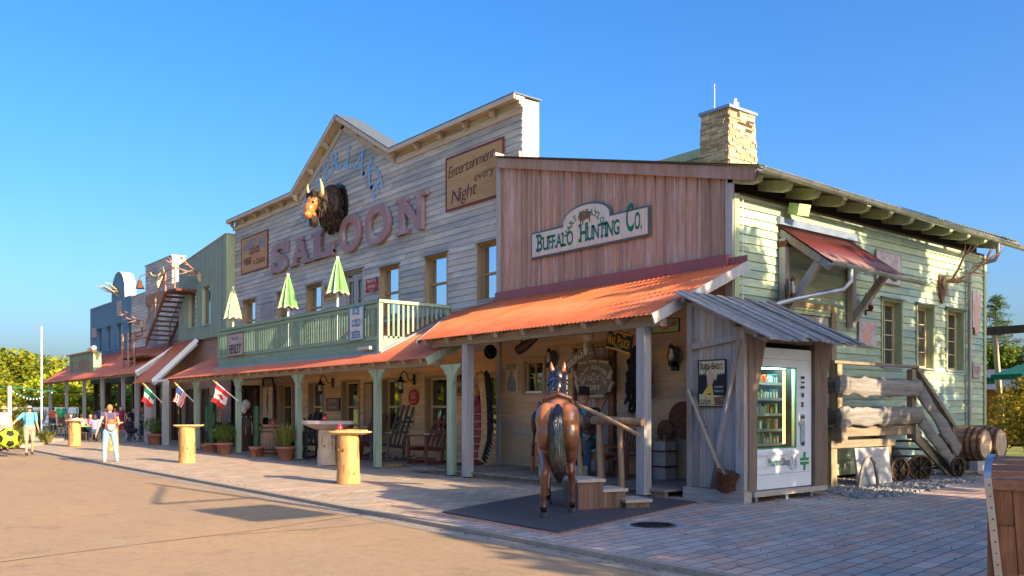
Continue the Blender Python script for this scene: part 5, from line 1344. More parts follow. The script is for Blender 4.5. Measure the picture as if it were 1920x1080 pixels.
# ------------------------------------------------------------------ flags
def flag(u, v, ut, vt, kind, label):
    """staff from the post (u,v) up and out to (ut,vt) in front of the porch"""
    Yp = 12.2; x0, z0 = yp(u, v, Yp); Yt = 11.5; x1, z1 = yp(ut, vt, Yt); A = Vector((x0, Yp, z0)); B = Vector((x1, Yt, z1))
    t = thing('flag', label, 'flag', tuple(A), 0, 'flags on the porch posts'); m = MB(); m.cyl(A, B, .022, .018, 8); o = m.build('staff', 'white_paint', t)
    m = MB(); m.ell(B, .05, 8, 6); m.tube([B, B+(B-A).normalized()*.16], [.035, .005], 6); m.build('finial', 'gilt', o)
    d = (A-B).normalized(); L = (A-B).length*.60; s0 = B+d*.05; dn = Vector((-.55, -.05, -1.0)).normalized(); W_ = L*1.18; NU, NV = 26, 36
    def P(i, j):
        a = i/NU; b = j/NV; p = s0+d*(L*a*(1-.30*b))+dn*(W_*b)+Vector((-.05, 0, 0))*b; wv = .05*sin(a*9+b*2)*b+.03*sin(b*7); return p+Vector((.3, -1, .1)).normalized()*wv
    m = MB(); mats = ['flag_red', 'flag_white', 'flag_blue', 'flag_green']
    leafp = [(.5, .16), (.56, .30), (.68, .26), (.64, .42), (.80, .40), (.74, .50), (.82, .56), (.62, .66), (.60, .74), (.5, .72), (.40, .74), (.38, .66), (.18, .56), (.26, .50), (.20, .40), (.36, .42), (.32, .26), (.44, .30)]
    def inside(px, py, poly):
        c = False; n = len(poly)
        for k in range(n):
            x1_, y1_ = poly[k]; x2_, y2_ = poly[k-1]
            if (y1_ > py) != (y2_ > py) and px < (x2_-x1_)*(py-y1_)/(y2_-y1_)+x1_: c = not c
        return c
    for i in range(NU):
        for j in range(NV):
            a = (i+.5)/NU; b = (j+.5)/NV
            if kind == 'us': c = 2 if (a < .54 and b < .42) else (0 if int(a*13) % 2 == 0 else 1)
            elif kind == 'ca': c = 0 if (b < .25 or b > .75) else (0 if inside(a, (b-.25)*2, leafp) else 1)
            else: c = 3 if b < .333 else (0 if b > .666 else (3 if (a-.5)**2+((b-.5)*1.2)**2 < .012 else 1))
            m.cur = c; m.add([P(i, j), P(i+1, j), P(i+1, j+1), P(i, j+1)], [(0, 1, 2, 3)], .5, True)
    m.build('cloth', mats, t)
    if kind == 'us':
        m = MB()
        for r_ in range(5):
            for c_ in range(5):
                p = P(int(1+c_*2.6), int(1+r_*2.9))+Vector((.1, -1, .05)).normalized()*.012
                m.add([p+Vector((cos(q)*.02*(1 if k % 2 else .5), 0, sin(q)*.02*(1 if k % 2 else .5))) for k, q in enumerate([2*pi*k/10 for k in range(10)])], [tuple(range(10))], .5)
        m.build('stars', 'flag_white', o)
flag(447, 752, 405.5, 718, 'ca', 'red and white flag with a red leaf on a staff')
flag(363, 753, 332, 722, 'us', 'flag with red and white stripes and a blue starred corner')
flag(304, 755, 272.5, 723, 'mx', 'green, white and red flag nearest the seated women')

# ------------------------------------------------------------------ left end: stairs, antlers, lamp, cantina sign
def antlers(name, label, loc, T, s_=1.0, mat='antler', palm=False, base='antler', cat='antlers'):
    t = thing(name, label, cat, loc); m = MB(T); m.ell((0, -.06, 0), (.10*s_, .10*s_, .16*s_)); m.ell((0, -.12, -.14*s_), (.06*s_, .08*s_, .14*s_)); m.build('skull', 'bone' if base == 'antler' else base, t)
    for q in (-1, 1):
        m = MB(T)
        if not palm:
            main = [(q*.05, -.06, .1), (q*.30, -.20, .30), (q*.52, -.35, .55), (q*.55, -.42, .85), (q*.38, -.5, 1.10)]; M_ = [Vector(p)*s_ for p in main]; m.tube(M_, [.035*s_, .03*s_, .028*s_, .022*s_, .006*s_], 7)
            for (i, dv) in [(0, (q*.05, -.35, .12)), (1, (q*.02, -.42, .14)), (2, (q*.28, -.22, .16)), (3, (q*.24, -.1, .22)), (3, (-q*.22, -.25, .16))]: m.tube([M_[i], M_[i]+Vector(dv)*s_*.6+Vector((0, 0, -.03)), M_[i]+Vector(dv)*s_], [.022*s_, .018*s_, .004*s_], 6)
        else:
            n = 7; P = [(q*.1, 0), (q*.5, .05), (q*1.0, .35), (q*1.15, .9), (q*.9, 1.1), (q*.5, .8), (q*.2, .35)]
            m.prism([(a*s_, b*s_) for a, b in (P if q < 0 else P[::-1])], -.05, -.01)
            for i, (a, b) in enumerate([(1.0, .35), (1.08, .55), (1.13, .75), (1.1, .95), (.95, 1.08), (.6, .1)]): m.tube([(q*a*s_, -.03, b*s_), (q*(a+.3)*s_, -.12, (b+.22)*s_), (q*(a+.42)*s_, -.2, (b+.42)*s_)], [.035*s_, .025*s_, .005*s_], 6)
        m.build('antler', mat, t)
    return t
x, z = yp(375, 512, YG-.05); t = antlers('elk_antlers', 'tawny branching antlers high on the green ribbed wall', (x, YG-.05, z), TR(x, YG-.05, z-.1) @ RXm(radians(35)), 1.25, 'rust_pink')
x, z = yp(226, 549, YW-.1); antlers('moose_antlers', 'broad pale moose antlers in front of the blue arched gable', (x, YW-.1, z), TR(AX, YW-.1, 8.75) @ RXm(radians(55)), .72, 'moose_antler', True)
x, z = yp(268, 604, YW-.05); antlers('deer_antlers', 'pinkish antlers above a small poster left of the rusty stairs', (x, YW-.05, z), TR(x, YW-.1, z) @ RXm(radians(40)), 1.0, 'rust_pink')
x, z = yp(297, 520, YW-.5); t = thing('longhorn_skull', 'pale longhorn skull above the rusty stairs', 'skull', (x, YW-.05, z)); M0 = TR(x, YW-.4, z)
m = MB(M0); m.ell((0, 0, 0), (.18, .14, .25)); m.ell((0, -.1, -.32), (.10, .1, .28)); o = m.build('skull', 'bone', t); baked(o, .03, 2)
for q in (-1, 1):
    m = MB(M0); m.tube([(q*.15, 0, .12), (q*.55, -.05, .10), (q*.95, -.12, .2), (q*1.1, -.2, .42)], [.08, .075, .055, .01], 10); m.build('horn', 'moose_antler', t)
x, z = yp(262, 536, YW-.8); t = thing('bell_lamp', 'rusty bell shaped lamp on a long arm beside the tower', 'lamp', (x, YW, z)); m = MB(TR(x, YW-.8, z)); m.lathe([(.03, .35), (.1, .3), (.13, .1), (.22, -.1), (.26, -.15), (.22, -.15)], 18); m.build('shade', 'rust', t)
m = MB(TR(x, YW-.8, z)); m.tube([(0, 0, .35), (0, .0, .5), (.15, .2, .62), (.3, .8, .55)], .025, 6); m.build('arm', 'rust', t)
def stairs():
    a = Vector((-51.4, 14.3, 4.9)); b = Vector((-46.9, 14.3, 8.0)); W_ = .55
    t = thing('fire_stairs', 'rusty iron fire stairs climbing the grey tower wall', 'stairs', tuple(a)); 
    for s_ in (-W_/1.0, W_/8):
        pass
    q = yp(274, 645, 13.65); A = Vector((q[0], 14.25, q[1])); q = yp(312, 546, 13.65); B = Vector((q[0], 14.25, q[1])); n = 11
    for o in (-.60, .55):
        m = MB(); m.bar(A+Vector((0, o, 0)), B+Vector((0, o, 0)), .05, .24); m.build('stringer', 'rust', t)
    m = MB()
    for i in range(1, n):
        p = A.lerp(B, i/n); m.box(p.x-.17, p.x+.17, 13.68, 14.77, p.z-.03, p.z+.03); m.mark()
    m.each('tread', 'rust', t)
    for o in (-.62, .57):
        m = MB(); m.tube([A+Vector((0, o, 1.0)), B+Vector((0, o, 1.0)), B+Vector((1.3, o, 1.0))], .04, 6)
        for f in (0.02, .5, .98): p = A.lerp(B, f)+Vector((0, o, 0)); m.tube([p, p+Vector((0, 0, 1.0))], .04, 6)
        p = B+Vector((1.3, o, 0)); m.tube([p, p+Vector((0, 0, 1.0))], .04, 6); m.tube([B+Vector((0, o, .5)), B+Vector((1.3, o, .5))], .025, 6)
        m.build('handrail', 'rust_pink', t)
    m = MB(); m.box(B.x, B.x+1.5, 13.62, 14.84, B.z-.12, B.z); m.build('landing', 'rust', t)
    m = MB()
    for (dx, dz, h) in [(.0, .0, 1.9), (1.0, .25, 1.9)]:
        pass
    m.box(yp(228, 650, 13.25)[0], A.x+.6, 13.3, 14.8, 4.25, 4.35)
    m.build('lower_platform', 'rust', t)
    m = MB()
    for xx in [yp(u_, 650, 13.25)[0] for u_ in (230, 241, 252)]:
        m.tube([(xx, 13.25, 3.8), (xx, 13.25, 5.6)], .06, 6)
        m.mark()
    m.each('guard_post', 'rust_pink', t)
    m = MB()
    for z_ in (4.3, 4.75, 5.2, 5.55): m.tube([(yp(230, 650, 13.25)[0], 13.25, z_), (yp(276, 650, 13.25)[0], 13.25, z_)], .025, 6); m.mark()
    m.each('guard_rail', 'rust', t)
stairs()
s, T, w_, h_ = signY('framed_wall_poster', 'small red framed poster on the grey wall below the pink antlers', 253.5, 607, 633, 266.5, YW-.04, face='sign_cream', frame='bright_red', fw=.06)
letters(s, T, [('CITY', 0, .1, .3, dict(width=w_*.7)), ('HOTEL', 0, -.4, .3, dict(width=w_*.7))], 'sign_dark_letter')
s, T, w_, h_ = signY('pale_wall_panel', 'blank pale panel at the left end of the blue wall', 172.5, 617, 634, 181, YW-.04, face='sign_pale', frame=None)
s, T, w_, h_ = signY('pale_arch_panel', 'tall blank pale panel beneath the round blue gable', 219.5, 566, 593, 228, YW-.04, face='sign_pale', frame=None)
# cantina sign box
a0, z0 = yp(131, 695, 13.4); a1, z1 = yp(176, 660, 13.4); t = thing('cantina_sign', 'weathered green board sign reading EL CANTINA standing on the far porch roof', 'sign', ((a0+a1)/2, 13.4, 3.9))
zt = yp(176, 660, 13.4)[1]; zb = 3.65
mb = MB(); vert(mb, TR(0, 13.4, 0), a0, a1, zb, lambda x: zt, .28, (), .03, .1); mb.build('board', 'sage_rail', t)
m = MB(); m.box(a0-.1, a1+.1, 13.2, 13.6, zt, zt+.08); m.build('cap', 'tan_frame', t)
m = MB(); m.box(a1, a1+.05, 13.36, 13.8, zb, zt); m.build('side_panel', 'green_corner', t)
m = MB(); text(m, 'EL CANTINA', TR((a0+a1)/2, 13.4-.035, (zb+zt)/2-.3), .62, .04, width=(a1-a0)*.86); m.build('lettering', 'rust_pink', t)
m = MB(); m.cyl((a1-.2, 13.2, zt+.15), (a1+.9, 13.2, zt+.2), .13, n=10); tag(m.build('sign_floodlight', 'cream_panel'), 'pale floodlight on the corner of the cantina sign', 'lamp')
# ================================================================== TRADING POST PORCH
DX_0, DX_1 = -18.6, -10.75
dk = thing('porch_deck', 'low weathered plank deck beneath the company sign', 'deck', (-14.6, 12.3, 0))
m = MB(); x = DX_0
while x < DX_1-.05:
    m.box(x+.004, x+.136, 12.33+random.uniform(-.012, .012), 14.76, .10, .14+random.uniform(-.003, .003)); x += .14
m.build('deck_boards', 'deck_board', dk)
m = MB(); m.box(DX_0+.1, DX_1-.05, 12.40, 12.48, .0, .10); m.build('edge_beam', 'shed_dark', dk)
m = MB(); m.box(-19.2, -18.62, 12.2, 12.6, .09, .15); m.build('step_board', 'deck_board', dk)
# hitching rail: three log uprights, round rail and a slanting pole
def at(u, v, Y): x, z = yp(u, v, Y); return Vector((x, Y, z))
hr = thing('hitching_rail', 'rough log hitching rail with a pole leaning across it behind the horse', 'hitching rail', tuple(at(1135, 900, 12.15)))
for (u, vt, vb, r) in [(1088, 822, 905, .05), (1126, 795, 890, .075), (1165, 795, 902, .06)]:
    a = at(u, vb, 12.15); a.z = 0; b = at(u-1, vt, 12.15); m = MB(); m.tube([a, a.lerp(b, .3)+Vector((.012, 0, 0)), a.lerp(b, .7)+Vector((-.015, 0, 0)), b], [r*1.1, r, r*.96, r*.9], 10, jit=.06); m.build('upright', 'pole_wood', hr)
m = MB(); m.tube([at(1112, 788, 12.15), at(1150, 789, 12.15), at(1205, 792, 12.15)], [.085, .08, .075], 12, jit=.06); m.build('round_rail', 'pole_wood', hr)
m = MB(); m.tube([at(1068, 752, 12.0), at(1130, 780, 11.98), at(1198, 816, 11.95)], [.04, .045, .04], 8, jit=.08); m.build('slanting_pole', 'rope' if False else 'tan_frame', hr)
# mounting block: three plank boxes
mbk = thing('mounting_block', 'three step wooden mounting block beside the horse', 'steps', (*gp(1140, 945), 0))
def stepbox(u0, u1, vb, vt, dpt=.55):
    x0, y0 = gp(u0, vb); x1, y1 = gp(u1, vb-2); d = Vector((x1-x0, y1-y0, 0)); w_ = d.length; d.normalize(); h_ = (vb-vt)*sqrt(1)*0+(CH-(CH-0)*(vt-HOR)/(vb-HOR))
    T = fr((x0, y0, 0), d, (0, 0, 1)); m = MB(T); n = 5
    for i in range(n): m.box(w_*i/n+.002, w_*(i+1)/n-.002, 0, .025, 0, h_-.05)
    m.box(0, .025, .025, dpt, 0, h_-.05); m.box(w_-.025, w_, .025, dpt, 0, h_-.05); m.box(.025, w_-.025, dpt-.025, dpt, 0, h_-.05); b = m.build('step_box', 'block_wood', mbk)
    m = MB(T); m.box(-.03, w_+.03, -.04, dpt+.02, h_-.05, h_); m.build('tread', 'block_top', b)
stepbox(1084, 1131, 959, 899, .6); stepbox(1131, 1173, 956, 917, .55); stepbox(1174, 1218, 956, 937, .5)
# rubber mat, clay border, manhole
P = [gp(829, 962), gp(1047, 1001), gp(1306, 943), gp(1070, 917)]
c_ = Vector((sum(p[0] for p in P)/4, sum(p[1] for p in P)/4))
m = MB(); m.quad(*[(c_.x+(p[0]-c_.x)*1.06, c_.y+(p[1]-c_.y)*1.06, .004) for p in P]); struct(m.build('clay_paving_band', 'clay_band'))
m = MB(); m.prism([(p[0], p[1]) for p in P], 0, 1); m.v = [(a, c, .008+.02*b) for a, b, c in m.v]; tag(m.build('rubber_mat', 'rubber_mat'), 'black studded rubber mat under the horse', 'mat')
mx, my = gp(1225, 985.5); t = thing('manhole_cover', 'round iron manhole cover in a concrete ring near the mat', 'manhole cover', (mx, my, 0))
m = MB(TR(mx, my, 0)); m.lathe([(.50, .003), (.48, .010), (.345, .010), (.335, .004)], 40); m.build('ring', 'concrete', t)
m = MB(TR(mx, my, 0)); m.lathe([(.325, .004), (.32, .014), (.001, .014)], 40); m.build('cover', 'tin', t)
m = MB(TR(mx, my, 0))
for q in (.10, .17, .24): m.lathe([(q, .014), (q+.004, .02), (q+.018, .02), (q+.022, .014)], 36)
for k in range(12): a = k*pi/6; m.bar((.05*cos(a), .05*sin(a), .017), (.28*cos(a), .28*sin(a), .017), .015, .008)
m.build('ribs', 'iron', t)

# ------------------------------------------------------------------ HORSE
def horse():
    hx, hy = gp(1046, 968); ang = YAW-pi/2+radians(-3)
    t = thing('horse_statue', 'glossy brown life size horse statue seen from behind with a long black tail', 'horse statue', (hx, hy, 0), ang)
    M = Matrix.Translation((hx, hy, .028)) @ RZ(ang)
    def ch(m, pts, rr):  # chain of ellipsoid-ish blobs
        for (a, ra), (b, rb) in zip(list(zip(pts, rr))[:-1], list(zip(pts, rr))[1:]):
            a, b = Vector(a), Vector(b); n = max(2, int((b-a).length/.05))
            for i in range(n+1):
                f = i/n; q = [x+(y-x)*f for x, y in zip(ra, rb)]; m.ell(a.lerp(b, f), q, 14, 10)
    m = MB(M)
    # trunk: croup, loin, barrel, chest, withers
    ch(m, [(0, .12, 1.42), (0, .35, 1.44), (0, .75, 1.34), (0, 1.2, 1.30), (0, 1.62, 1.32), (0, 1.85, 1.30)], [(.30, .26, .31), (.335, .26, .34), (.33, .28, .36), (.34, .28, .38), (.30, .26, .38), (.22, .2, .30)])
    for s in (-1, 1):
        m.ell((s*.17, .02, 1.45), (.185, .22, .27)); m.ell((s*.18, -.02, 1.22), (.165, .20, .28)); m.ell((s*.19, .08, 1.02), (.125, .19, .25)); m.ell((s*.20, 1.75, 1.12), (.12, .18, .3))
    m.ell((0, 1.55, 1.60), (.10, .25, .14)); m.ell((0, .3, 1.66), (.18, .3, .12))
    # neck and head
    ch(m, [(0, 1.8, 1.50), (0, 2.08, 1.82), (0, 2.28, 2.10)], [(.17, .26, .30), (.13, .19, .24), (.11, .14, .16)])
    ch(m, [(0, 2.36, 2.14), (0, 2.58, 1.98), (0, 2.82, 1.74), (0, 2.90, 1.64)], [(.115, .15, .15), (.105, .14, .13), (.07, .09, .085), (.075, .08, .075)])
    # hind legs: stifle forward, hock back, shank, pastern, hoof.  left steps back
    def hind(s, dy, dx):
        P = [(s*.19, .10, 1.05), (s*.20, .20+dy*.2, .92), (s*.185+dx*.3, -.02+dy*.6, .76), (s*.185+dx*.5, -.12+dy*.9, .66), (s*.19+dx*.8, -.08+dy, .52), (s*.19+dx, -.05+dy, .26), (s*.19+dx, -.04+dy, .17), (s*.19+dx, .03+dy, .09)]
        ch(m, P, [(.135, .18, .18), (.115, .15, .15), (.078, .095, .10), (.068, .09, .09), (.056, .065, .07), (.052, .058, .06), (.064, .07, .055), (.058, .062, .04)])
        return P[-1]
    hl = hind(-1, -.42, -.02); hrr = hind(1, .20, .03)
    def fore(s, dy, lift=0):
        P = [(s*.17, 1.72, 1.05), (s*.17, 1.68, .82), (s*.165, 1.70+dy*.6, .62), (s*.165, 1.70+dy*.8, .54), (s*.165, 1.70+dy, .28), (s*.165, 1.71+dy, .17+lift), (s*.165, 1.77+dy, .09+lift)]
        ch(m, P, [(.10, .13, .16), (.075, .09, .11), (.062, .07, .07), (.068, .07, .06), (.048, .054, .06), (.06, .065, .05), (.055, .06, .04)])
        return P[-1]
    fl = fore(-1, -.35); frt = fore(1, .12)
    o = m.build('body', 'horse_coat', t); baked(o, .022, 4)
    m = MB(M)
    for p in (hl, hrr, fl, frt): m.tube([(p[0], p[1]+.045, -.0), (p[0], p[1]+.02, .05), (p[0], p[1]-.005, .10)], [.078, .068, .052], 16); m.mark()
    m.each('hoof', 'hoof', t)
    # ears
    for s in (-1, 1):
        m = MB(M); m.tube([(s*.07, 2.28, 2.22), (s*.095, 2.27, 2.30), (s*.115, 2.27, 2.38), (s*.12, 2.28, 2.46)], [.03, .045, .036, .004], 10); m.build('ear', 'horse_coat', o)
    # mane
    m = MB(M)
    for i in range(170):
        f = random.random(); y = 1.62+f*.72; z = 1.76+f*.52; s = random.choice((-1, 1, 1)); p = Vector((random.uniform(-.02, .02), y, z+.04)); L = random.uniform(.18, .32)
        m.tube([p, p+Vector((s*.10, -.05, -.02)), p+Vector((s*.16, -.06, -L*.6)), p+Vector((s*.15, -.04, -L))], [.02, .024, .018, .004], 5)
    m.tube([(0, 1.62, 1.74), (0, 1.95, 2.02), (0, 2.2, 2.24), (0, 2.3, 2.32), (0, 2.42, 2.30)], [.05, .06, .065, .07, .03], 10)
    m.ell((0, 2.20, 2.14), (.135, .14, .20)); m.ell((0, 2.0, 1.98), (.12, .2, .2))
    m.build('mane', 'horse_dark', t)
    # tail: thick moulded hair
    m = MB(M)
    core = [(0, -.16, 1.66), (0, -.26, 1.60), (-.01, -.33, 1.42), (-.01, -.35, 1.15), (0, -.36, .9), (.015, -.37, .68), (.02, -.36, .52)]; cr = [.04, .06, .085, .10, .115, .10, .03]
    m.tube(core, cr, 14)
    for i in range(90):
        a = random.uniform(0, 6.283); pts = []; rr = []; ph = random.uniform(0, 6.28); stop = random.uniform(.75, 1.0)
        for k in range(9):
            f = k/8*stop; idx = f*6; j = min(5, int(idx)); g = idx-j; c = Vector(core[j]).lerp(Vector(core[j+1]), g); q = (cr[j]*(1-g)+cr[j+1]*g)
            if k == 0: q *= .6
            pts.append(c+Vector((cos(a+.25*sin(f*7+ph))*q*1.02, sin(a+.25*sin(f*7+ph))*q*1.02, 0))); rr.append(.016*(1-.6*f))
        m.tube(pts, rr, 5)
    m.build('tail', 'horse_dark', t)
    # saddle, blanket, girth, stirrups, bridle
    m = MB(M); n = 16; ys = [.62, .72, 1.0, 1.25, 1.35]; vs = []; fs = []
    for y in ys:
        for i in range(n+1):
            a = pi*(-.06+1.12*i/n); rx = .375+.012*(y == 1.0); rz = .405; vs.append((rx*cos(a), y, 1.335+rz*sin(a)))
    N = n+1; fs = [(j*N+i, j*N+i+1, (j+1)*N+i+1, (j+1)*N+i) for j in range(len(ys)-1) for i in range(n)]; m.add(vs, fs, .4, True); m.build('saddle_blanket', 'leather', t)
    sd = MB(M); sd.ell((0, 1.0, 1.74), (.20, .30, .075)); sd.tube([(-.24, .70, 1.69), (-.20, .66, 1.79), (0, .63, 1.86), (.20, .66, 1.79), (.24, .70, 1.69)], [.03, .042, .05, .042, .03], 10); sd.tube([(-.16, 1.30, 1.72), (0, 1.34, 1.84), (.16, 1.30, 1.72)], [.04, .05, .04], 10); sd.tube([(0, 1.34, 1.84), (0, 1.38, 1.96)], [.025, .04], 10)
    for s in (-1, 1): sd.ell((s*.30, .98, 1.52), (.06, .26, .24))
    s_o = sd.build('saddle', 'leather', t); baked(s_o, .018, 2)
    for s in (-1, 1):
        m = MB(M); m.prism([(.74, 1.50), (1.18, 1.50), (1.22, 1.16), (1.0, 1.05), (.80, 1.12)], s*.385, s*.405); m.v = [tuple(M @ (RZ(pi/2) @ (M.inverted() @ Vector(p)))) for p in m.v]
        m.v = [tuple(M @ Vector((-(M.inverted() @ Vector(p)).x if False else (M.inverted() @ Vector(p)).x, (M.inverted() @ Vector(p)).y, (M.inverted() @ Vector(p)).z))) for p in m.v]
        m.build('fender', 'black_leather', s_o)
        m = MB(M); m.tube([(s*.40, 1.0, 1.12), (s*.41, 1.0, 1.02)], .018, 6); m.tube([(s*.41, .94, 1.02), (s*.41, .92, .92), (s*.41, .94, .86), (s*.41, 1.08, .86), (s*.41, 1.10, .92), (s*.41, 1.06, 1.02), (s*.41, .94, 1.02)], .022, 6); m.build('stirrup', 'black_leather', s_o)
        m = MB(M); m.ell((s*.36, .66, 1.38), (.08, .10, .20)); m.tube([(s*.38, .62, 1.30), (s*.39, .60, 1.12), (s*.39, .6, 1.04)], [.02, .012, .006], 5); m.build('saddlebag', 'black_leather', s_o)
    m = MB(M); m.lathe([(.345, -.045), (.35, 0), (.345, .045)], 30, axis=RXm(pi/2), c=(0, 1.28, 1.31)); m.v = m.v; m.build('girth', 'black_leather', t)
    m = MB(M); m.tube([(-.12, 2.42, 2.02), (-.10, 2.33, 2.25), (0, 2.31, 2.30), (.10, 2.33, 2.25), (.12, 2.42, 2.02)], .016, 6); m.tube([(-.085, 2.74, 1.86), (0, 2.80, 1.93), (.085, 2.74, 1.86), (0, 2.68, 1.72), (-.085, 2.74, 1.86)], .014, 6)
    m.tube([(.10, 2.78, 1.78), (.30, 2.4, 1.6), (.2, 1.7, 1.75), (0, 1.36, 1.86)], .010, 5); m.build('bridle', 'rope', t)
horse()

# ------------------------------------------------------------------ benches
def bench(name, label, c, w_, mat, rot=0.0, h=.47, back=True, z=.14):
    t = thing(name, label, 'bench', (c[0], c[1], z), rot); hw = w_/2
    def bl(nm, lst, each=False):
        m = MB()
        for a, b, w1, h1 in lst: m.bar(a, b, w1, h1)
        (m.each if each else m.build)(nm, mat, t, False)
    bl('seat', [((-hw, -.24+i*.105, h), (hw, -.24+i*.105, h), .09, .03) for i in range(5)])
    bl('apron', [((-hw+.05, -.26, h-.07), (hw-.05, -.26, h-.07), .03, .10)])
    bl('leg', [((-hw+.04, -.26, 0), (-hw+.04, -.26, .66), .08, .08), ((hw-.04, -.26, 0), (hw-.04, -.26, .66), .08, .08), ((-hw+.04, .24, 0), (-hw+.04, .33, 1.0), .08, .08), ((hw-.04, .24, 0), (hw-.04, .33, 1.0), .08, .08)], True)
    bl('armrest', [((-hw+.04, -.30, .68), (-hw+.04, .3, .68), .10, .035), ((hw-.04, -.3, .68), (hw-.04, .3, .68), .1, .035)], True)
    if back:
        bl('back_rail', [((-hw, .33, 1.0), (hw, .33, 1.0), .04, .10), ((-hw, .27, .60), (hw, .27, .60), .04, .08)], True)
        n = int(w_/.13); bl('back_slat', [((-hw+.1+(w_-.2)*i/(n-1), .27, .62), (-hw+.1+(w_-.2)*i/(n-1), .33, .96), .06, .02) for i in range(n)], True)
    return t
def onfloor(u, v): 
    a, b = ray(u); d = (CH-.14)*FPX/(v-HOR); return a*d, b*d
xa = onfloor(1000, 886); xb = onfloor(1133, 897)
bench('long_bench', 'long orange brown wooden bench behind the horse', ((xa[0]+xb[0])/2, 13.63), abs(xb[0]-xa[0])+.12, 'orange_bench', 0, .52, False)
xa = onfloor(1180, 899); bench('slatted_bench', 'dark red slatted bench with a high back at the right of the long bench', (xa[0]-.5, 13.95), 1.2, 'red_bench', radians(-12), .50)

# ------------------------------------------------------------------ things on the porch wall
YP = YH-.02
s, T, w_, h_ = signY('old_rip_poster', 'cream poster of a seated bearded man beside the small porch window', 948, 684, 740, 972, YP, face='poster_cream', frame=None, thick=.015)
letters(s, T, [('OLD RIP', 0, h_*.34, .13, dict(width=w_*.8, bold=.02))], 'sign_dark_letter', y=-.019)
m = MB(T); blob(m, [(-.16, -.30), (-.20, -.12), (-.14, .02), (-.04, .10), (.08, .08), (.16, -.02), (.20, -.18), (.22, -.30), (.05, -.34)], -.019); blob(m, [(-.05, .10), (-.07, .20), (0, .26), (.07, .2), (.05, .1)], -.0195); m.build('picture', 'cloth_grey', s)
def hat(name, label, T, col='felt_black', s_=1.0):
    t = thing(name, label, 'hat', tuple(T.translation)); m = MB(T); m.lathe([(.10*s_, .15*s_), (.12*s_, .14*s_), (.125*s_, .02*s_), (.23*s_, 0), (.235*s_, .012*s_), (.13*s_, .03*s_)], 24); m.lathe([(.10*s_, .15*s_), (.04*s_, .12*s_), (.001, .125*s_)], 20); m.build('felt', col, t)
    m = MB(T); m.lathe([(.127*s_, .03*s_), (.13*s_, .03*s_), (.13*s_, .06*s_), (.125*s_, .06*s_)], 24); m.build('band', 'leather', t); return t
x, z = yp(922, 660, YP-.4); hat('hanging_hat', 'dark hat hanging by the left corner of the company porch', TR(x, YP-.45, z) @ RYm(radians(90)) @ RXm(radians(10)), 'felt_black', .85)
a = at(972, 657, 13.6); b = at(1006, 634, 13.6); t = thing('leather_gun_case', 'dark brown leather gun case slung under the porch roof', 'gun case', tuple(a)); m = MB(); m.tube([a, a.lerp(b, .3), a.lerp(b, .7), b], [.12, .13, .09, .05], 12); m.build('case', 'leather', t)
m = MB(); m.tube([a.lerp(b, .25)+Vector((0, 0, .1)), a.lerp(b, .2)+Vector((-.05, 0, .22))], [.03, .02], 6); m.tube([b, b+Vector((0.05, 0, .25))], .012, 5); m.build('strap', 'black_leather', t)
def reflector_lamp(u, v, T, label, r=.17):
    t = thing('reflector_lantern', label, 'lamp', tuple(T.translation), 0, 'oil lanterns with round reflectors'); M1 = T
    m = MB(M1 @ RXm(pi/2)); m.lathe([(r, .0), (r*1.03, .02), (r*.5, -.03), (.001, -.04)], 24); m.build('reflector', 'tin', t)
    m = MB(M1); m.lathe([(.05, -.19), (.07, -.16), (.055, -.12), (.06, -.10)], 14, c=(0, -.12, 0)); m.lathe([(.035, .16), (.05, .18), (.04, .24), (.015, .25)], 14, c=(0, -.12, 0)); m.box(-.04, .04, -.16, 0, -.23, -.19); m.box(-.09, .09, -.03, .02, -.32, -.12)
    m.tube([(-.06, -.12, -.17), (-.1, -.12, 0), (-.07, -.12, .2), (0, -.12, .29), (.07, -.12, .2), (.1, -.12, 0), (.06, -.12, -.17)], .008, 5); m.build('burner', 'rust' if r > .2 else 'black_lamp', t)
    m = MB(M1); m.lathe([(.035, -.10), (.06, -.05), (.062, 0), (.035, .10), (.03, .16)], 16, c=(0, -.12, 0)); m.build('chimney_glass', 'lantern_glass', t)
x, z = yp(1038, 673, YP); reflector_lamp(0, 0, TR(x, YP-.05, z), 'dark oil lantern above the ear of the horse', .19)
x, z = yp(1268, 668, YP); reflector_lamp(0, 0, TR(x, YP-.05, z), 'dark oil lantern on the plank wall near the shed', .19)
y, z = xp(1452, 545, XC); reflector_lamp(0, 0, fr((XC+.30, y, z), (-.5, 1, 0), (0, 0, 1)), 'rusty lantern on the awning post above the plank shed roof', .22)
y, z = xp(1604, 567, XC); reflector_lamp(0, 0, fr((XC+.25, y, z), (-.5, 1, 0), (0, 0, 1)), 'black lantern on the green wall right of the awning', .21)
# skull under the beam
p = at(1103, 640, 13.2); t = thing('hanging_cow_skull', 'yellowish cow skull hanging under the porch roof', 'skull', tuple(p)); m = MB(TR(*p)); m.ell((0, 0, .12), (.15, .12, .16)); m.ell((0, -.05, -.10), (.07, .08, .2)); m.ell((-.13, 0, .2), (.08, .06, .07)); m.ell((.13, 0, .2), (.08, .06, .07)); o = m.build('bone', 'bone', t); baked(o, .02, 1)
m = MB(TR(*p)); 
for q in (-1, 1): m.tube([(q*.13, 0, .22), (q*.28, 0, .26), (q*.34, -.03, .42)], [.05, .04, .006], 8)
m.each('horn', 'horn', t)
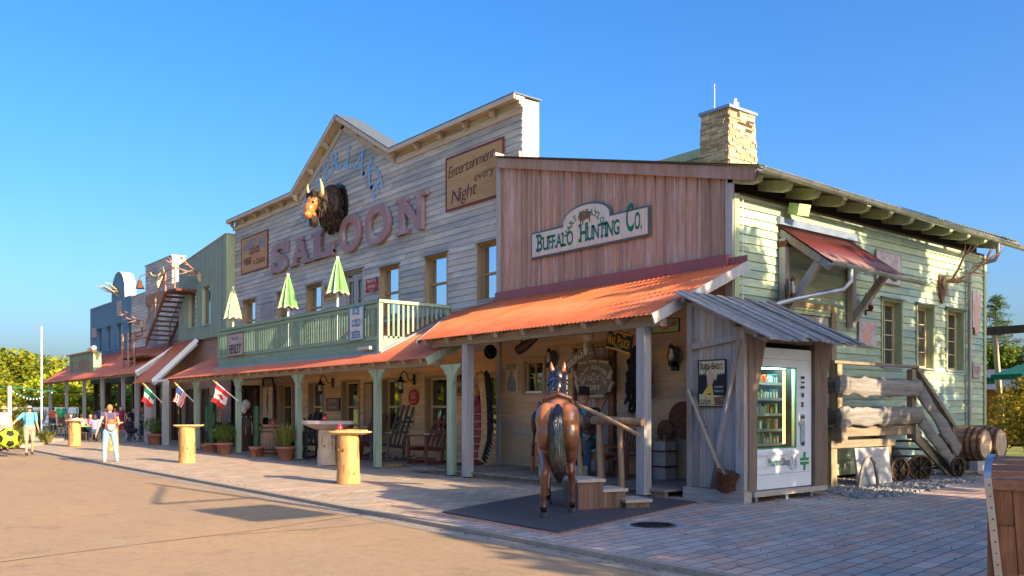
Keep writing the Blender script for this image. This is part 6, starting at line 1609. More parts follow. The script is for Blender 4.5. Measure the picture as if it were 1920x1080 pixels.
# EUROPA-PARK arched plaque
p = at(1088, 672, 13.9); T = TR(*p) @ RYm(radians(-22)); t = thing('arched_park_plaque', 'carved curved plaque reading EUROPA PARK over the shield sign', 'sign', tuple(p))
m = MB(T); P_ = []; n = 14
for i in range(n+1): f = i/n; P_.append((-.46+.92*f, .10+.07*sin(pi*f)))
for i in range(n+1): f = 1-i/n; P_.append((-.46+.92*f, -.12+.07*sin(pi*f)))
m.prism(P_, -.03, 0); m.build('board', 'carved_wood', t)
m = MB(); text(m, 'EUROPA-PARK', T @ TR(0, -.034, -.02), .13, .02, width=.80, arc=1.6, serif=True); m.build('lettering', 'sign_white', t)
m = MB(T); m.tube([(.46, -.01, .12), (.46, -.01, -.16)], [.045, .045], 8); m.tube([(-.46, -.01, .12), (-.46, -.01, -.16)], [.045, .045], 8); m.each('scroll_end', 'carved_wood', t)
# shield
x0, z1 = yp(1084, 679, 14.55); x1, z0 = yp(1151, 744, 14.55); z0b = yp(1084, 744, 14.55)[1]; cx, cz = (x0+x1)/2, (z1+z0b)/2; W_, H_ = (x1-x0), (z1-z0b)
T = TR(cx, 14.55, cz); t = thing('resort_shield_sign', 'big carved wooden shield reading CAMP RESORT CITY OF RUST', 'sign', (cx, 14.55, cz))
m = MB(T); m.prism([(-.5*W_, -.30*H_), (-.44*W_, .05*H_), (-.5*W_, .28*H_), (-.36*W_, .46*H_), (.36*W_, .46*H_), (.5*W_, .26*H_), (.45*W_, 0), (.5*W_, -.26*H_), (.3*W_, -.46*H_), (-.3*W_, -.46*H_)][::-1], -.06, 0); m.build('board', 'carved_wood', t)
m = MB(T)
for a, b in [((-.40, .46), (-.16, .49)), ((-.1, .50), (.12, .50)), ((.17, .49), (.40, .44)), ((-.53, .22), (-.47, .02)), ((-.5, -.02), (-.40, -.36)), ((.50, .20), (.46, -.02)), ((.54, -.10), (.43, -.36)), ((-.28, -.48), (.28, -.48))]:
    m.tube([(a[0]*W_, -.06, a[1]*H_), ((a[0]+b[0])/2*W_, -.09, (a[1]+b[1])/2*H_), (b[0]*W_, -.06, b[1]*H_)], [.05, .042, .05], 8); m.mark()
m.each('rolled_edge', 'bone', t)
letters(t, T, [('CAMP RESORT', 0, H_*.27, H_*.10, dict(bold=.02, arc=.44*W_, width=W_*.95, serif=True)), ('CITY', 0, -.03*H_, H_*.11, dict(bold=.02, width=W_*.32, serif=True)), ('OF', 0, -.12*H_, H_*.045, dict(width=W_*.1)), ('RUST', 0, -.30*H_, H_*.11, dict(bold=.02, width=W_*.40, serif=True))], 'sign_white', y=-.064)
m = MB(T)
for q in (-1, 1):
    blob(m, [(q*.17*W_, .14*H_), (q*.21*W_, .11*H_), (q*.33*W_, -.08*H_), (q*.28*W_, -.12*H_)], -.065); blob(m, [(q*.31*W_, -.04*H_), (q*.36*W_, -.09*H_), (q*.33*W_, -.22*H_), (q*.28*W_, -.12*H_)], -.066)
m.lathe([(.055*W_, 0), (.075*W_, .006), (.001, .008)], 20, c=(0, -.066, .13*H_), axis=RXm(pi/2)); m.each('carving', 'sign_pale', t)
# MAIL POUCH board hung crooked from the beam
c0 = at(1163, 640, 13.3); wM = (at(1192, 640, 13.3)-at(1135, 640, 13.3)).length*1.0; T = TR(*c0) @ RZ(radians(-10)) @ RYm(radians(13)); t = panel_sign('mail_pouch_sign', 'crooked black and yellow sign reading MAIL POUCH hanging from the porch beam', T, wM, .42, 'sign_black', None)
m = MB(T)
for z_ in (.185, -.185): m.box(-wM/2, wM/2, -.036, -.03, z_-.018, z_+.012)
m.build('border', 'sign_yellow', t)
letters(t, T, [('MAIL POUCH', 0, -.10, .21, dict(bold=.02, width=wM*.88, caps=.8))], 'sign_yellow')
letters(t, T, [('CHEW', -.2*wM, .115, .045, dict(width=.13)), ('SMOKE', .2*wM, .115, .045, dict(width=.16)), ('TOBACCO', 0, -.165, .05, dict(width=.28))], 'sign_white')
m = MB(); 
for q in (-.3, .3): p = T @ Vector((q*wM, -.01, .20)); m.tube([p, p+Vector((0, 0, .2))], .006, 4)
m.each('chain', 'iron', t)
s, T, w_, h_ = signY('green_hanging_sign', 'small green sign with a red scroll hanging right of the grey post', 1224, 601, 626, 1275.5, 13.0, face='poster_green', frame='black_wood', fw=.015)
m = MB(T); n = 12; 
m.add([(-.36*w_+.72*w_*i/n, -.036, .12*h_-.42*h_*sin(pi*i/n)) for i in range(n+1)]+[(.36*w_-.72*w_*i/n, -.036, .34*h_-.42*h_*sin(pi*i/n)) for i in range(n+1)], [tuple(range(2*(n+1)))], .5); m.build('scroll', 'bright_red', s)
letters(s, T, [('TOBACCO', 0, -.22*h_, .08, dict(width=w_*.45, arc=-1.0)), ('MERCANTILE', 0, .28*h_, .05, dict(width=w_*.5))], 'sign_white', y=-.04)
# black pelt and pans, churn
p = at(1200, 700, 14.5); t = thing('hanging_black_pelt', 'long black fur pelt hanging behind the grey post', 'pelt', tuple(p)); m = MB(TR(*p)); 
core = [(-.08, 0, .62), (-.13, 0, .35), (-.05, 0, .1), (0, 0, -.15), (.0, 0, -.4), (-.12, 0, -.6), (-.16, 0, -.85)]
m.tube(core, [.06, .15, .24, .27, .22, .10, .05], 12); 
for i in range(360):
    f = random.random()*5.99; j = int(f); c = Vector(core[j]).lerp(Vector(core[j+1]), f-j); r_ = [.06, .15, .24, .27, .22, .10, .05][j]; a = random.uniform(0, 6.28); q = c+Vector((r_*cos(a), -abs(r_*sin(a)), 0)); m.tube([q, q+Vector((.05*cos(a), -.03, -.05)), q+Vector((.04*cos(a), -.03, -.12))], [.02, .014, .003], 4, caps=False)
m.build('fur', 'fur', t)
for (u, v, r, lab, mt) in [(1248, 807, .22, 'smaller rusty round pan leaning above the banded wooden churn', 'rust'), (1281, 787, .38, 'large dark round pan leaning against the shed corner', 'tin')]:
    p = at(u, v, 14.55 if r < .3 else 14.6); t = thing('round_pan', lab, 'pan', tuple(p), 0, 'round pans hung on the porch'); m = MB(TR(*p) @ RXm(pi/2)); m.lathe([(r, .0), (r*1.02, .015), (r*.97, .01), (r*.86, -.07), (.001, -.075)], 28); m.build('dish', mt, t)
    m = MB(TR(*p) @ RXm(pi/2)); m.lathe([(r*1.0, -.01), (r*1.04, .0), (r*1.04, .02), (r*1.0, .025)], 28); m.build('rim', 'rust', t)
x, y = onfloor(1240, 898); t = thing('square_wooden_churn', 'square grey wooden churn with rusty bands on the deck by the shed', 'churn', (x, y+.1, .14)); M0 = TR(x, y+.1, .14)
m = MB(M0); 
for i in range(4): m.box(-.17+i*.086, -.17+(i+1)*.086-.004, -.17, .17, 0, .80)
m.build('body', 'block_top', t)
m = MB(M0)
for z_ in (.25, .58): m.box(-.195, .195, -.195, .195, z_, z_+.035); m.mark()
m.each('band', 'rust', t)
m = MB(M0); m.box(-.14, .14, -.14, .14, .80, .84); m.cyl((0, 0, .84), (0, 0, .94), .03); m.build('lid', 'shed_dark', t)
m = MB(); x, y = onfloor(975+10, 880); x, y = onfloor(1010, 893); m.box(x, x+.35, y, y+.3, .145, .40); m.box(x+.9, x+1.25, y, y+.3, .145, .42); 
for o in m.each('wooden_crate', 'block_top'): pass
cr = [o for o in COL.objects if o.name.startswith('wooden_crate')]
for o, l in zip(cr, ('small grey crate on the deck left of the tail of the horse', 'small grey crate on the deck behind the legs of the horse')): tag(o, l, 'crate')
# carved chief: tall painted figure with trailing feather bonnet
def chief():
    p = at(903, 880, 14.15); x, y = p.x, p.y; t = thing('carved_chief_figure', 'tall painted wooden chief with a long feather bonnet by the left porch post', 'statue', (x, y, .14)); M0 = TR(x, y, .14)
    m = MB(M0); 
    for c, r in [((-.15, 0, .25), (.24, .2, .35)), ((-.15, 0, .7), (.24, .2, .4)), ((-.14, 0, 1.15), (.26, .2, .38)), ((-.16, 0, 1.5), (.24, .17, .25)), ((-.30, -.08, 1.2), (.10, .10, .35)), ((-.18, 0, 1.75), (.09, .09, .15))]: m.ell(c, r)
    o = m.build('robe', 'statue_red', t); baked(o, .03, 2)
    m = MB(M0)
    for k in range(7): z_ = .15+k*.2; m.lathe([(.265, 0), (.275, .015), (.265, .03)], 20, c=(-.15, 0, z_))
    m.build('robe_band', 'statue_tan', o)
    m = MB(M0); m.ell((-.22, -.04, 1.98), (.12, .14, .18)); m.ell((-.30, -.14, 1.96), (.04, .05, .04)); o = m.build('head', 'skin_tan', t); baked(o, .02, 2)
    m = MB(M0)
    for i in range(13):
        a = radians(-20+i*17); b = Vector((-.20, 0, 2.05)); d = Vector((-cos(a)*.35, .02, sin(a)))*1.0; m.tube([b+d*.12, b+d*.32, b+d*.46], [.035, .05, .01], 6)
        m.mark()
    m.each('bonnet_feather', 'statue_tan', t)
    for nm, off, mt, r0 in (('feather_trail', .13, 'rope', .12), ('dark_fringe', .34, 'fur', .085)):
        m = MB(M0); n = 24
        for i in range(n):
            f = i/n; z_ = 2.38-f*2.3; xx = off+.10*sin(f*3)-.28*(f > .75)*(f-.75)*4*(.6 if nm == 'feather_trail' else .8); m.tube([(xx-r0*1.3, -.02, z_+.13), (xx, -.08, z_), (xx+r0*1.2, -.05, z_-.10)], [r0*.35, r0*(1.0-.5*f), r0*.25], 8)
        m.build(nm, mt, t)
    m = MB(M0); m.tube([(-.34, -.2, .3), (-.42, -.22, 1.2), (-.30, -.2, 2.1)], [.03, .03, .03], 8); m.tube([(-.33, -.22, 1.95), (-.25, -.24, 2.25), (-.1, -.22, 2.4)], [.06, .05, .02], 6); m.build('staff', 'statue_tan', t)
chief()

# ================================================================== SHED AND VENDING MACHINE
SX0, SX1, SY0, SY1 = -10.50, -9.26, 12.72, 15.2
shed = thing('plank_shed', 'open sided weathered plank shed housing the vending machine', 'shed', (-9.9, 13.9, 0))
def slab_top(x): return 3.78-(x+10.55)*.475
F0 = TR(0, SY0, 0); m = MB(F0); x = SX0+.07
while x < SX1-.03:
    w_ = min(random.uniform(.13, .21), SX1-x); m.add([(x+.003, -.0, .22), (x+w_-.003, 0, .22), (x+w_-.003, 0, slab_top(x+w_)-.12), (x+.003, 0, slab_top(x)-.12), (x+.003, .03, .22), (x+w_-.003, .03, .22), (x+w_-.003, .03, slab_top(x+w_)-.12), (x+.003, .03, slab_top(x)-.12)], [(0, 1, 2, 3), (4, 7, 6, 5), (0, 3, 7, 4), (1, 5, 6, 2)]); x += w_
m.build('front_wall', 'shed_board', shed)
m = MB(F0); m.box(SX0-.02, SX0+.10, -.05, .08, .2, 3.68); m.mark(); m.box(SX1-.16, SX1+.02, -.06, .12, .2, 3.02); m.build('front_post', 'shed_board', shed)
m = MB(F0); m.box(SX0-.05, SX1+.06, -.12, .1, .0, .21); m.build('sill_beam', 'block_top', shed)
za = 2.80; m = MB(F0); m.bar((SX0+.1, -.045, 2.78), (SX1-.1, -.045, 2.90), .06, .11, (0, 0, 1)); m.build('cross_rail', 'shed_board', shed)
m = MB(F0); m.bar((SX0+.55, -.07, .24), (SX1-.05, -.07, 2.85), .05, .13, (0, -1, 0)); m.build('diagonal_brace', 'shed_board', shed)
m = MB(F0); m.bar((SX0-.08, -.05, slab_top(SX0-.08)-.10), (SX1+.5, -.05, slab_top(SX1+.5)-.10), .07, .12); m.build('verge_rafter', 'shed_board', shed)
G_ = fr((SX1, 0, 0), (0, 1, 0), (0, 0, 1))
m = MB(G_)
def rough_post(m, y0, y1, z0, z1, x0=-.16, x1=.06, flare=.2):
    n = 8; vs = []
    for i in range(n+1):
        f = i/n; z = z0+(z1-z0)*f; w_ = flare*max(0, f-.6)/.4; j = random.uniform(-.012, .012); vs += [(y0+j, -x1, z), (y1+w_+j, -x1, z), (y1+w_+j, -x0, z), (y0+j, -x0, z)]
    m.add(vs, [(i*4+a, i*4+(a+1) % 4, (i+1)*4+(a+1) % 4, (i+1)*4+a) for i in range(n) for a in range(4)]+[(0, 3, 2, 1), (n*4, n*4+1, n*4+2, n*4+3)])
rough_post(m, 12.75, 12.97, .2, 3.0, flare=.32); m.build('side_post', 'shed_dark', shed)
m = MB(G_); rough_post(m, 14.80, 15.10, .15, 3.02, flare=.36); rough_post(m, 15.11, 15.28, .1, 2.95, -.1, .03, 0); m.each('side_post', 'shed_dark', shed)
m = MB(G_); m.box(12.9, 15.1, -.04, .12, 2.84, 3.02); m.build('lintel', 'shed_dark', shed)
m = MB(G_); m.box(12.85, 15.15, -.10, .05, .10, .19); m.build('sill_board', 'block_top', shed)
m = MB(G_)
for y in (12.98, 13.9, 14.7): m.box(y, y+.08, -.02, .1, 0, .10); m.mark()
m.each('foot', 'grey_flash', shed)
m = MB(); m.box(SX0+.02, SX1-.1, SY1-.05, SY1, .1, 3.0); m.box(SX0, SX0+.03, SY0+.1, SY1, .1, 3.6); m.each('inner_boarding', 'shed_dark', shed)
m = MB(); y = 12.36; i = 0
while y < 15.35:
    w_ = random.uniform(.15, .24); dz = (i % 2)*.028+random.uniform(0, .02); x0 = -10.60+random.uniform(-.05, .05); x1 = -8.58+random.uniform(-.10, .12); tw = random.uniform(-.03, .03); z0, z1 = slab_top(x0)+dz, slab_top(x1)+dz*.6+random.uniform(-.02, .02)
    m.add([(x0, y, z0), (x1, y+tw, z1), (x1, y+w_+tw, z1+random.uniform(-.02, .02)), (x0, y+w_, z0), (x0, y, z0-.03), (x1, y+tw, z1-.03), (x1, y+w_+tw, z1-.03), (x0, y+w_, z0-.03)], [(0, 1, 2, 3), (4, 7, 6, 5), (0, 4, 5, 1), (1, 5, 6, 2), (2, 6, 7, 3), (0, 3, 7, 4)]); y += w_*.86; i += 1
m.build('roof_plank', 'shed_roof', shed)
m = MB()
for x in (-10.4, -9.3, -8.85): m.bar((x, 12.42, slab_top(x)-.07), (x, 15.3, slab_top(x)-.07), .08, .10); m.mark()
m.each('purlin', 'shed_dark', shed)
# poster and ladle on the shed front
s, T, w_, h_ = signY('sure_shot_poster', 'framed poster reading SURE SHOT with an archer on the shed front', 1311, 676, 763, 1362, SY0-.02, face='poster_cream', frame='black_wood', fw=.022, thick=.02)
m = MB(T); H2, W2 = h_/2, w_/2; tr_ = []
n = 18
for i in range(n+1): xx = -W2+.02+(w_-.04)*i/n; tr_.append((xx, (.05 if abs(xx) < .12 else .17)*h_+(.05*h_ if i % 2 else 0)))
blob(m, [(-W2+.02, -.22*h_), (W2-.02, -.27*h_)]+tr_[::-1], -.024); m.build('dark_wood_scene', 'sign_black', s)
m = MB(T); blob(m, [(W2-.02, -.27*h_), (.05*w_, -.3*h_), (.0, -H2+.03), (W2-.02, -H2+.03)], -.025); m.build('foreground_scene', 'poster_brown', s)
m = MB(T); blob(m, [(-.14*w_, -.05*h_), (.02*w_, -.04*h_), (.06*w_, -.22*h_), (.11*w_, -.46*h_), (.03*w_, -.46*h_), (-.04*w_, -.2*h_), (-.22*w_, -.24*h_), (-.16*w_, -.34*h_), (-.24*w_, -.33*h_), (-.34*w_, -.22*h_)], -.027); m.build('trousers_shape', 'poster_yellow', s)
m = MB(T); blob(m, [(-.16*w_, -.05*h_), (.02*w_, -.04*h_), (.10*w_, .10*h_), (.12*w_, .16*h_), (.02*w_, .24*h_), (-.04*w_, .22*h_), (-.08*w_, .36*h_), (-.14*w_, .36*h_), (-.12*w_, .2*h_), (-.17*w_, .1*h_)], -.028); m.build('torso_shape', 'poster_skin', s)
m = MB(T); m.tube([(-.33*w_, -.028, .12*h_), (-.2*w_, -.028, .28*h_), (0, -.028, .37*h_), (.1*w_, -.028, .36*h_)], .006, 4); m.build('bow_shape', 'sign_black', s)
letters(s, T, [('SURE SHOT', 0, .30*h_, .14*h_, dict(bold=.02, width=w_*.84, caps=.8, serif=True)), ('IT TOUCHES', -.22*w_, -.39*h_, .045*h_, dict(bold=.03, width=w_*.4)), ('THE SPOT', -.22*w_, -.455*h_, .05*h_, dict(bold=.03, width=w_*.38))], 'sign_red', y=-.031)
letters(s, T, [('CHEWING', .27*w_, -.10*h_, .045*h_, dict(width=w_*.34)), ('TOBACCO', .27*w_, -.19*h_, .045*h_, dict(width=w_*.38))], 'sign_white', y=-.031)
a = at(1292, 730, SY0-.12); b = at(1357, 893, SY0-.22); t = thing('long_handled_ladle', 'long handled iron casting ladle leaning on the shed front', 'ladle', (b.x, b.y, 0)); d = (b-a).normalized()
m = MB(); m.bar(a, b, .055, .07); m.build('handle', 'zinc', t); m = MB(); m.bar(a+Vector((.02, .06, -.05)), b+Vector((-.05, .08, .0)), .045, .04); m.build('brace', 'shed_board', t)
m = MB(TR(b.x+.0, b.y-.02, b.z-.26) @ RYm(radians(18))); m.lathe([(.10, 0), (.15, .05), (.20, .34), (.21, .35), (.185, .35), (.14, .08), (.001, .06)], 22, jit=.02); m.build('bucket', 'rust', t)

def vending():
    y0, y1, z0, z1 = 12.97, 14.76, .21, 2.74; xf = SX1+.0; T = fr((xf, (y0+y1)/2, 0), (0, 1, 0), (0, 0, 1)); W_ = y1-y0; hw = W_/2
    t = thing('vending_machine', 'white snack vending machine with a green cross inside the plank shed', 'vending machine', (xf-.4, (y0+y1)/2, .2))
    gx0, gx1, gz0, gz1 = -hw+.02, hw*.40, .95, 2.38
    m = MB(T)
    m.box(-hw, hw, .80, .85, z0, z1); m.box(-hw, -hw+.02, 0, .80, z0, z1); m.box(hw-.04, hw, 0, .8, z0, z1); m.box(-hw+.02, hw-.04, 0.0, .8, z1-.06, z1); m.box(-hw+.02, hw-.04, 0, .8, z0, z0+.05)
    m.box(gx1+.02, hw-.04, .0, .08, z0+.05, z1-.06); m.box(-hw+.02, gx1+.02, 0, .8, z0+.05, .60); m.box(-hw+.02, gx1+.02, 0.0, .06, gz1+.02, z1-.06); m.build('cabinet', 'machine_white', t)
    m = MB(T); m.box(-hw+.02, gx1+.02, -.012, .05, .60, .93); m.build('lower_panel', 'machine_white', t)
    m = MB(T); m.box(-hw-.0, gx1+.10, -.05, -.013, .82, .88); m.build('delivery_flap', 'machine_white', t)
    m = MB(T); m.box(-hw, hw, -.008, -.001, .47, .478); m.box(-hw, hw, -.008, -.001, 2.54, 2.548); m.build('seam', 'machine_grey', t)
    m = MB(T); m.box(-hw+.02, hw-.03, .75, .79, .6, z1-.1); m.box(gx1+.02, gx1+.03, .08, .75, .6, z1-.1); m.build('inner_lining', 'machine_dark', t)
    m = MB(T); 
    for (a, b, c, d) in [(gx0-.015, gx1+.02, gz1, gz1+.022), (gx0-.015, gx1+.02, gz0-.022, gz0), (gx1, gx1+.022, gz0, gz1)]: m.box(a, b, -.02, .01, c, d)
    m.build('glass_trim', 'machine_green', t)
    m = MB(T); m.quad((gx0, -.004, gz0), (gx1, -.004, gz0), (gx1, -.004, gz1), (gx0, -.004, gz1)); m.build('window_pane', 'machine_glass', t)
    m = MB(T); m.box(gx0+.05, gx1-.05, .15, .5, gz1+.01, gz1+.02); m.build('ceiling_light', 'machine_light', t); m = MB(T); m.box(gx1-.24, gx1-.215, .06, .10, 1.0, 2.34); led = m.build('light_strip', 'led_lamp', t)
    m = MB(T); 
    for i in range(40): m.box(gx1-.25, gx1-.205, .05, .058, 1.0+i*.034, 1.012+i*.034)
    m.build('strip_cover', 'machine_dark', led)
    cols = ['flag_white', 'machine_green', 'cloth_teal', 'bright_red', 'machine_grey', 'poster_yellow', 'umbrella_pale', 'cloth_orange', 'flag_blue']
    for k, sz in enumerate([.98, 1.24, 1.52, 1.80, 2.08]):
        m = MB(T); m.box(gx0, gx1-.29, .10, .7, sz, sz+.02); m.box(gx0, gx1-.29, .08, .10, sz-.005, sz+.045); sh = m.build('shelf', 'machine_grey', t)
        m = MB(T); x = gx0+.02
        while x < gx1-.37:
            w_ = random.uniform(.035, .085); h_ = random.uniform(.12, .215); m.cur = random.randrange(len(cols))
            for d_ in range(2):
                yy = .13+d_*.16
                if random.random() < .4: m.cyl((x+w_/2, yy+.03, sz+.021), (x+w_/2, yy+.03, sz+.02+h_), w_/2.3, w_/2.5, 10)
                else:
                    m.box(x, x+w_*.9, yy, yy+.08, sz+.021, sz+.021+h_)
                    c0 = m.cur; m.cur = 0; m.box(x+w_*.15, x+w_*.75, yy-.003, yy-.001, sz+.05, sz+.02+h_*.7); m.cur = c0
            x += w_+random.uniform(.004, .02)
        m.build('packet', cols, sh)
    m = MB(T); px = gx1+.22
    m.box(px-.05, px+.08, -.02, 0, .98, 1.55); m.build('card_panel', 'machine_grey', t)
    m = MB(T)
    for (a, b, c, d) in [(-.05, .05, 2.20, 2.25), (-.03, .05, 2.12, 2.15), (-.05, .05, 2.02, 2.07), (-.02, .03, 1.86, 1.94), (-.05, .06, 1.46, 1.52), (-.03, .05, .96, 1.03)]: m.box(px+a, px+b, -.03, -.02, c, d); m.mark()
    m.each('slot', 'machine_dark', t)
    m = MB(T)
    for i in range(3):
        for j in range(4): m.box(px-.02+i*.022, px-.004+i*.022, -.018, 0, 1.68+j*.024, 1.685+j*.024+.014)
    m.build('keypad', 'machine_dark', t)
    m = MB(T); m.cyl((px-.06, -.03, 1.38), (px-.06, 0, 1.38), .035); m.mark(); m.cyl((px+.04, -.03, 1.34), (px+.04, 0, 1.34), .03); m.each('lock', 'zinc', t)
    text_m = MB(); text(text_m, 'Pharma', T @ TR(-.30, -.0135, .62), .13, .02, width=.42); text_m.build('lettering', 'machine_green', t)
    text_m = MB(); text(text_m, 'Shop', T @ TR(.06, -.0135, .62), .13, .02, width=.27); text_m.build('lettering', 'machine_dark', t)
    text_m = MB(); text(text_m, '24', T @ TR(.30, -.0145, .55), .22, .02, width=.22); text_m.build('lettering', 'machine_dark', t)
    text_m = MB(); text(text_m, '24', T @ TR(.297, -.0155, .553), .215, -.012, width=.21); text_m.build('lettering', 'flag_white', t)
    m = MB(T); q = .06; cx, cz = hw*.74, .67
    m.box(cx-q/2-.0, cx+q/2, -.012, 0, cz-.17, cz-.01); m.box(cx-q/2, cx+q/2, -.012, 0, cz+.01, cz+.17); m.box(cx-.13, cx-.005, -.013, -.001, cz+.012, cz+.065); m.box(cx+.005, cx+.13, -.013, -.001, cz+.012, cz+.065); m.box(cx-.13, cx-.005, -.0131, -.001, cz-.065, cz-.012); m.box(cx+.005, cx+.13, -.0131, -.001, cz-.065, cz-.012); m.build('green_cross', 'machine_green', t)
vending()

# ================================================================== SIDE OF THE STORE: awning, deck, stairs, barrels
y0, y1, z1 = 16.30, 19.35, 5.59; XA = -9.77; zl = 4.66
aw = thing('side_awning', 'dark red corrugated awning on timber brackets over the side door', 'awning', (XC, 17.8, 5))
m = MB(); corr(m, (XA, y0, zl), (XA, y1, zl), (XC+.03, y1, z1), (XC+.03, y0, z1), .11, .012); m.build('roof_sheet', 'red_awning', aw)
m = MB(); m.bar((XC+.07, y0-.05, z1+.10), (XC+.07, y1+.1, z1+.10), .08, .16); m.build('flashing', 'grey_flash', aw)
for y in (y0+.08, y1-.25):
    m = MB(); m.bar((XC+.04, y, z1-.14), (XA-.05, y, zl-.10), .10, .15); b = m.build('rafter', 'shed_board', aw)
    m = MB(); m.box(XC+.05, XC+.20, y-.08, y+.08, 3.55, 5.30); m.build('wall_post', 'shed_board', aw)
    m = MB(); m.bar((XC+.16, y, 3.72), (XA-.34, y, zl+.02), .13, .15); m.build('brace', 'shed_board', aw)
    m = MB(); m.box(XC+.03, XC+.24, y-.10, y+.10, 5.12, 5.24); m.build('knob_block', 'rust', aw)
m = MB(); m.bar((XA-.30, y0, zl+.08), (XA-.30, y1, zl+.08), .10, .10); m.build('purlin', 'shed_board', aw)
m = MB(); g = [(.07*cos(a), .07*sin(a)) for a in [pi+pi*i/8 for i in range(9)]]; vs = []
for (yy, zz_) in ((y0-.1, zl-.03), (y1+.75, zl-.10)): vs += [(XA+.06+a, yy, zz_+b) for a, b in g]+[(XA+.06+a*.86, yy, zz_+b*.86) for a, b in g[::-1]]
m.add(vs, [(i, (i+1) % 18, 18+(i+1) % 18, 18+i) for i in range(18)]+[tuple(range(18)), tuple(range(18, 36))], .5, True); m.tube([(XA+.13, y0-.1, zl-.03), (XA+.13, y1+.75, zl-.1)], .012, 6); m.build('gutter', 'zinc', aw)
m = MB(); m.tube([(XA+.06, 16.95, zl-.06), (XA+.06, 16.95, zl-.35), (XA-.05, 16.85, zl-.52), (XA-.7, 16.1, zl-.72), (XA-.95, 15.7, zl-.85), (XA-1.02, 15.55, zl-1.1), (XA-1.05, 15.45, zl-1.35)], .055, 10); m.build('downpipe', 'zinc', aw)
def rectX(u0, vt, vb, u1, X):
    y0, z1 = xp(u0, vt, X); z0 = xp(u0, vb, X)[1]; y1 = xp(u1, vt, X)[0]; return y0, y1, z0, z1
def signX(name, label, u0, vt, vb, u1, X=XC+.05, **kw):
    y0, y1, z0, z1 = rectX(u0, vt, vb, u1, X); T = fr((X, (y0+y1)/2, (z0+z1)/2), (0, 1, 0), (0, 0, 1)); return panel_sign(name, label, T, y1-y0, z1-z0, **kw), T, y1-y0, z1-z0
s, T, w_, h_ = signX('faded_eave_poster', 'faded pale poster partly behind the end of the awning', 1641, 468, 528, 1688, face='sign_cloud', frame='sign_pale', fw=.03)
letters(s, T, [('SALE', 0, .2, .25, dict(width=w_*.7)), ('TODAY', 0, -.3, .2, dict(width=w_*.7))], 'sign_pale')
s, T, w_, h_ = signX('rooster_poster', 'worn square poster with a pinkish bird below the right lantern', 1609, 602, 648, 1640, face='sign_cloud', frame=None)
m = MB(T); blob(m, [(-.18, -.25), (-.25, .0), (-.12, .1), (0, .3), (.12, .32), (.2, .15), (.1, .0), (.2, -.1), (.05, -.2)], -.034); m.build('bird', 'poster_skin', s)
s, T, w_, h_ = signX('tall_corner_poster', 'tall reddish poster at the far corner of the green wall', 1822, 545, 614, 1836, face='sign_cloud', frame=None)
m = MB(T); blob(m, [(-.1, -.7), (-.15, 0), (0, .6), (.15, 0), (.12, -.7)], -.034); m.build('picture', 'poster_skin', s)
s, T, w_, h_ = signX('small_corner_poster', 'small pale poster beneath the tall one at the far corner', 1823, 680, 708, 1837, face='sign_pale', frame=None)
letters(s, T, [('TAXES', 0, -.1, .2, dict(width=w_*.8))], 'rust_pink')
# stag trophy
y, z = xp(1762, 535, XC); T = fr((XC+.03, y, z), (0, 1, 0), (0, 0, 1)); t = thing('stag_antler_trophy', 'stag skull with tall branching antlers on a red shield high on the green wall', 'trophy', (XC, y, z))
m = MB(T); m.prism([(-.16, .25), (.16, .25), (.18, .05), (.10, -.35), (0, -.50), (-.10, -.35), (-.18, .05)][::-1], -.06, 0); m.build('shield', 'bin_plank', t)
m = MB(T); m.ell((0, -.12, .05), (.09, .10, .15)); m.ell((0, -.16, -.18), (.05, .07, .15)); o = m.build('skull', 'bone', t); baked(o, .02, 1)
for q in (-1, 1):
    m = MB(T @ RXm(radians(25))); main = [(q*.05, -.12, .14), (q*.16, -.30, .28), (q*.42, -.45, .55), (q*.62, -.55, .95), (q*.60, -.62, 1.35)]; V = [Vector(p) for p in main]; m.tube(V, [.035, .032, .03, .026, .006], 8)
    for i, dv in [(0, (q*.05, -.40, .16)), (1, (q*.05, -.42, .05)), (2, (q*.30, -.28, .12)), (3, (q*.32, -.05, .26)), (3, (-q*.25, -.1, .35)), (3, (q*.1, -.3, .4))]: d = Vector(dv); m.tube([V[i], V[i]+d*.6+Vector((0, 0, -.04)), V[i]+d], [.024, .02, .004], 6)
    m.build('antler', 'antler', t)
# raised deck with log rails
dkk = thing('side_deck', 'raised timber deck with thick driftwood rails and steps at the side door', 'deck', (-10.4, 18, 0)); XD = -9.78
Yl, Yr = 16.62, 20.1
def rlog(nm, pts, rad, mat='drift_log', flat=.30):
    P = []; R = []
    for i in range(len(pts)-1):
        a, b = Vector(pts[i]), Vector(pts[i+1])
        for k in range(10): f = k/10; P.append(a.lerp(b, f)+Vector((random.uniform(-.008, .008), 0, random.uniform(-.014, .014)))); R.append(rad*(1+.10*sin(k*1.3+i)+random.uniform(-.09, .09)))
    P.append(Vector(pts[-1])); R.append(rad)
    m = MB(); m.tube(P, R, 14, jit=.08); cx = XD; m.v = [(cx+(p[0]-cx)*flat, p[1], p[2]) for p in m.v] if flat else m.v; return m.build(nm, mat, dkk)
rlog('rail_log', [(XD, Yl-.05, 2.13), (XD, 18.3, 2.10), (XD, Yr, 2.12)], .20); rlog('rail_log', [(XD, Yl-.02, 1.47), (XD, 18.4, 1.48), (XD, Yr+.05, 1.50)], .205)
rlog('rail_log', [(XD+.02, Yr-.02, 2.05), (XD+.02, 22.0, .62)], .19); rlog('rail_log', [(XD+.02, Yr-.02, 1.42), (XD+.02, 21.98, .12)], .175)
m = MB()
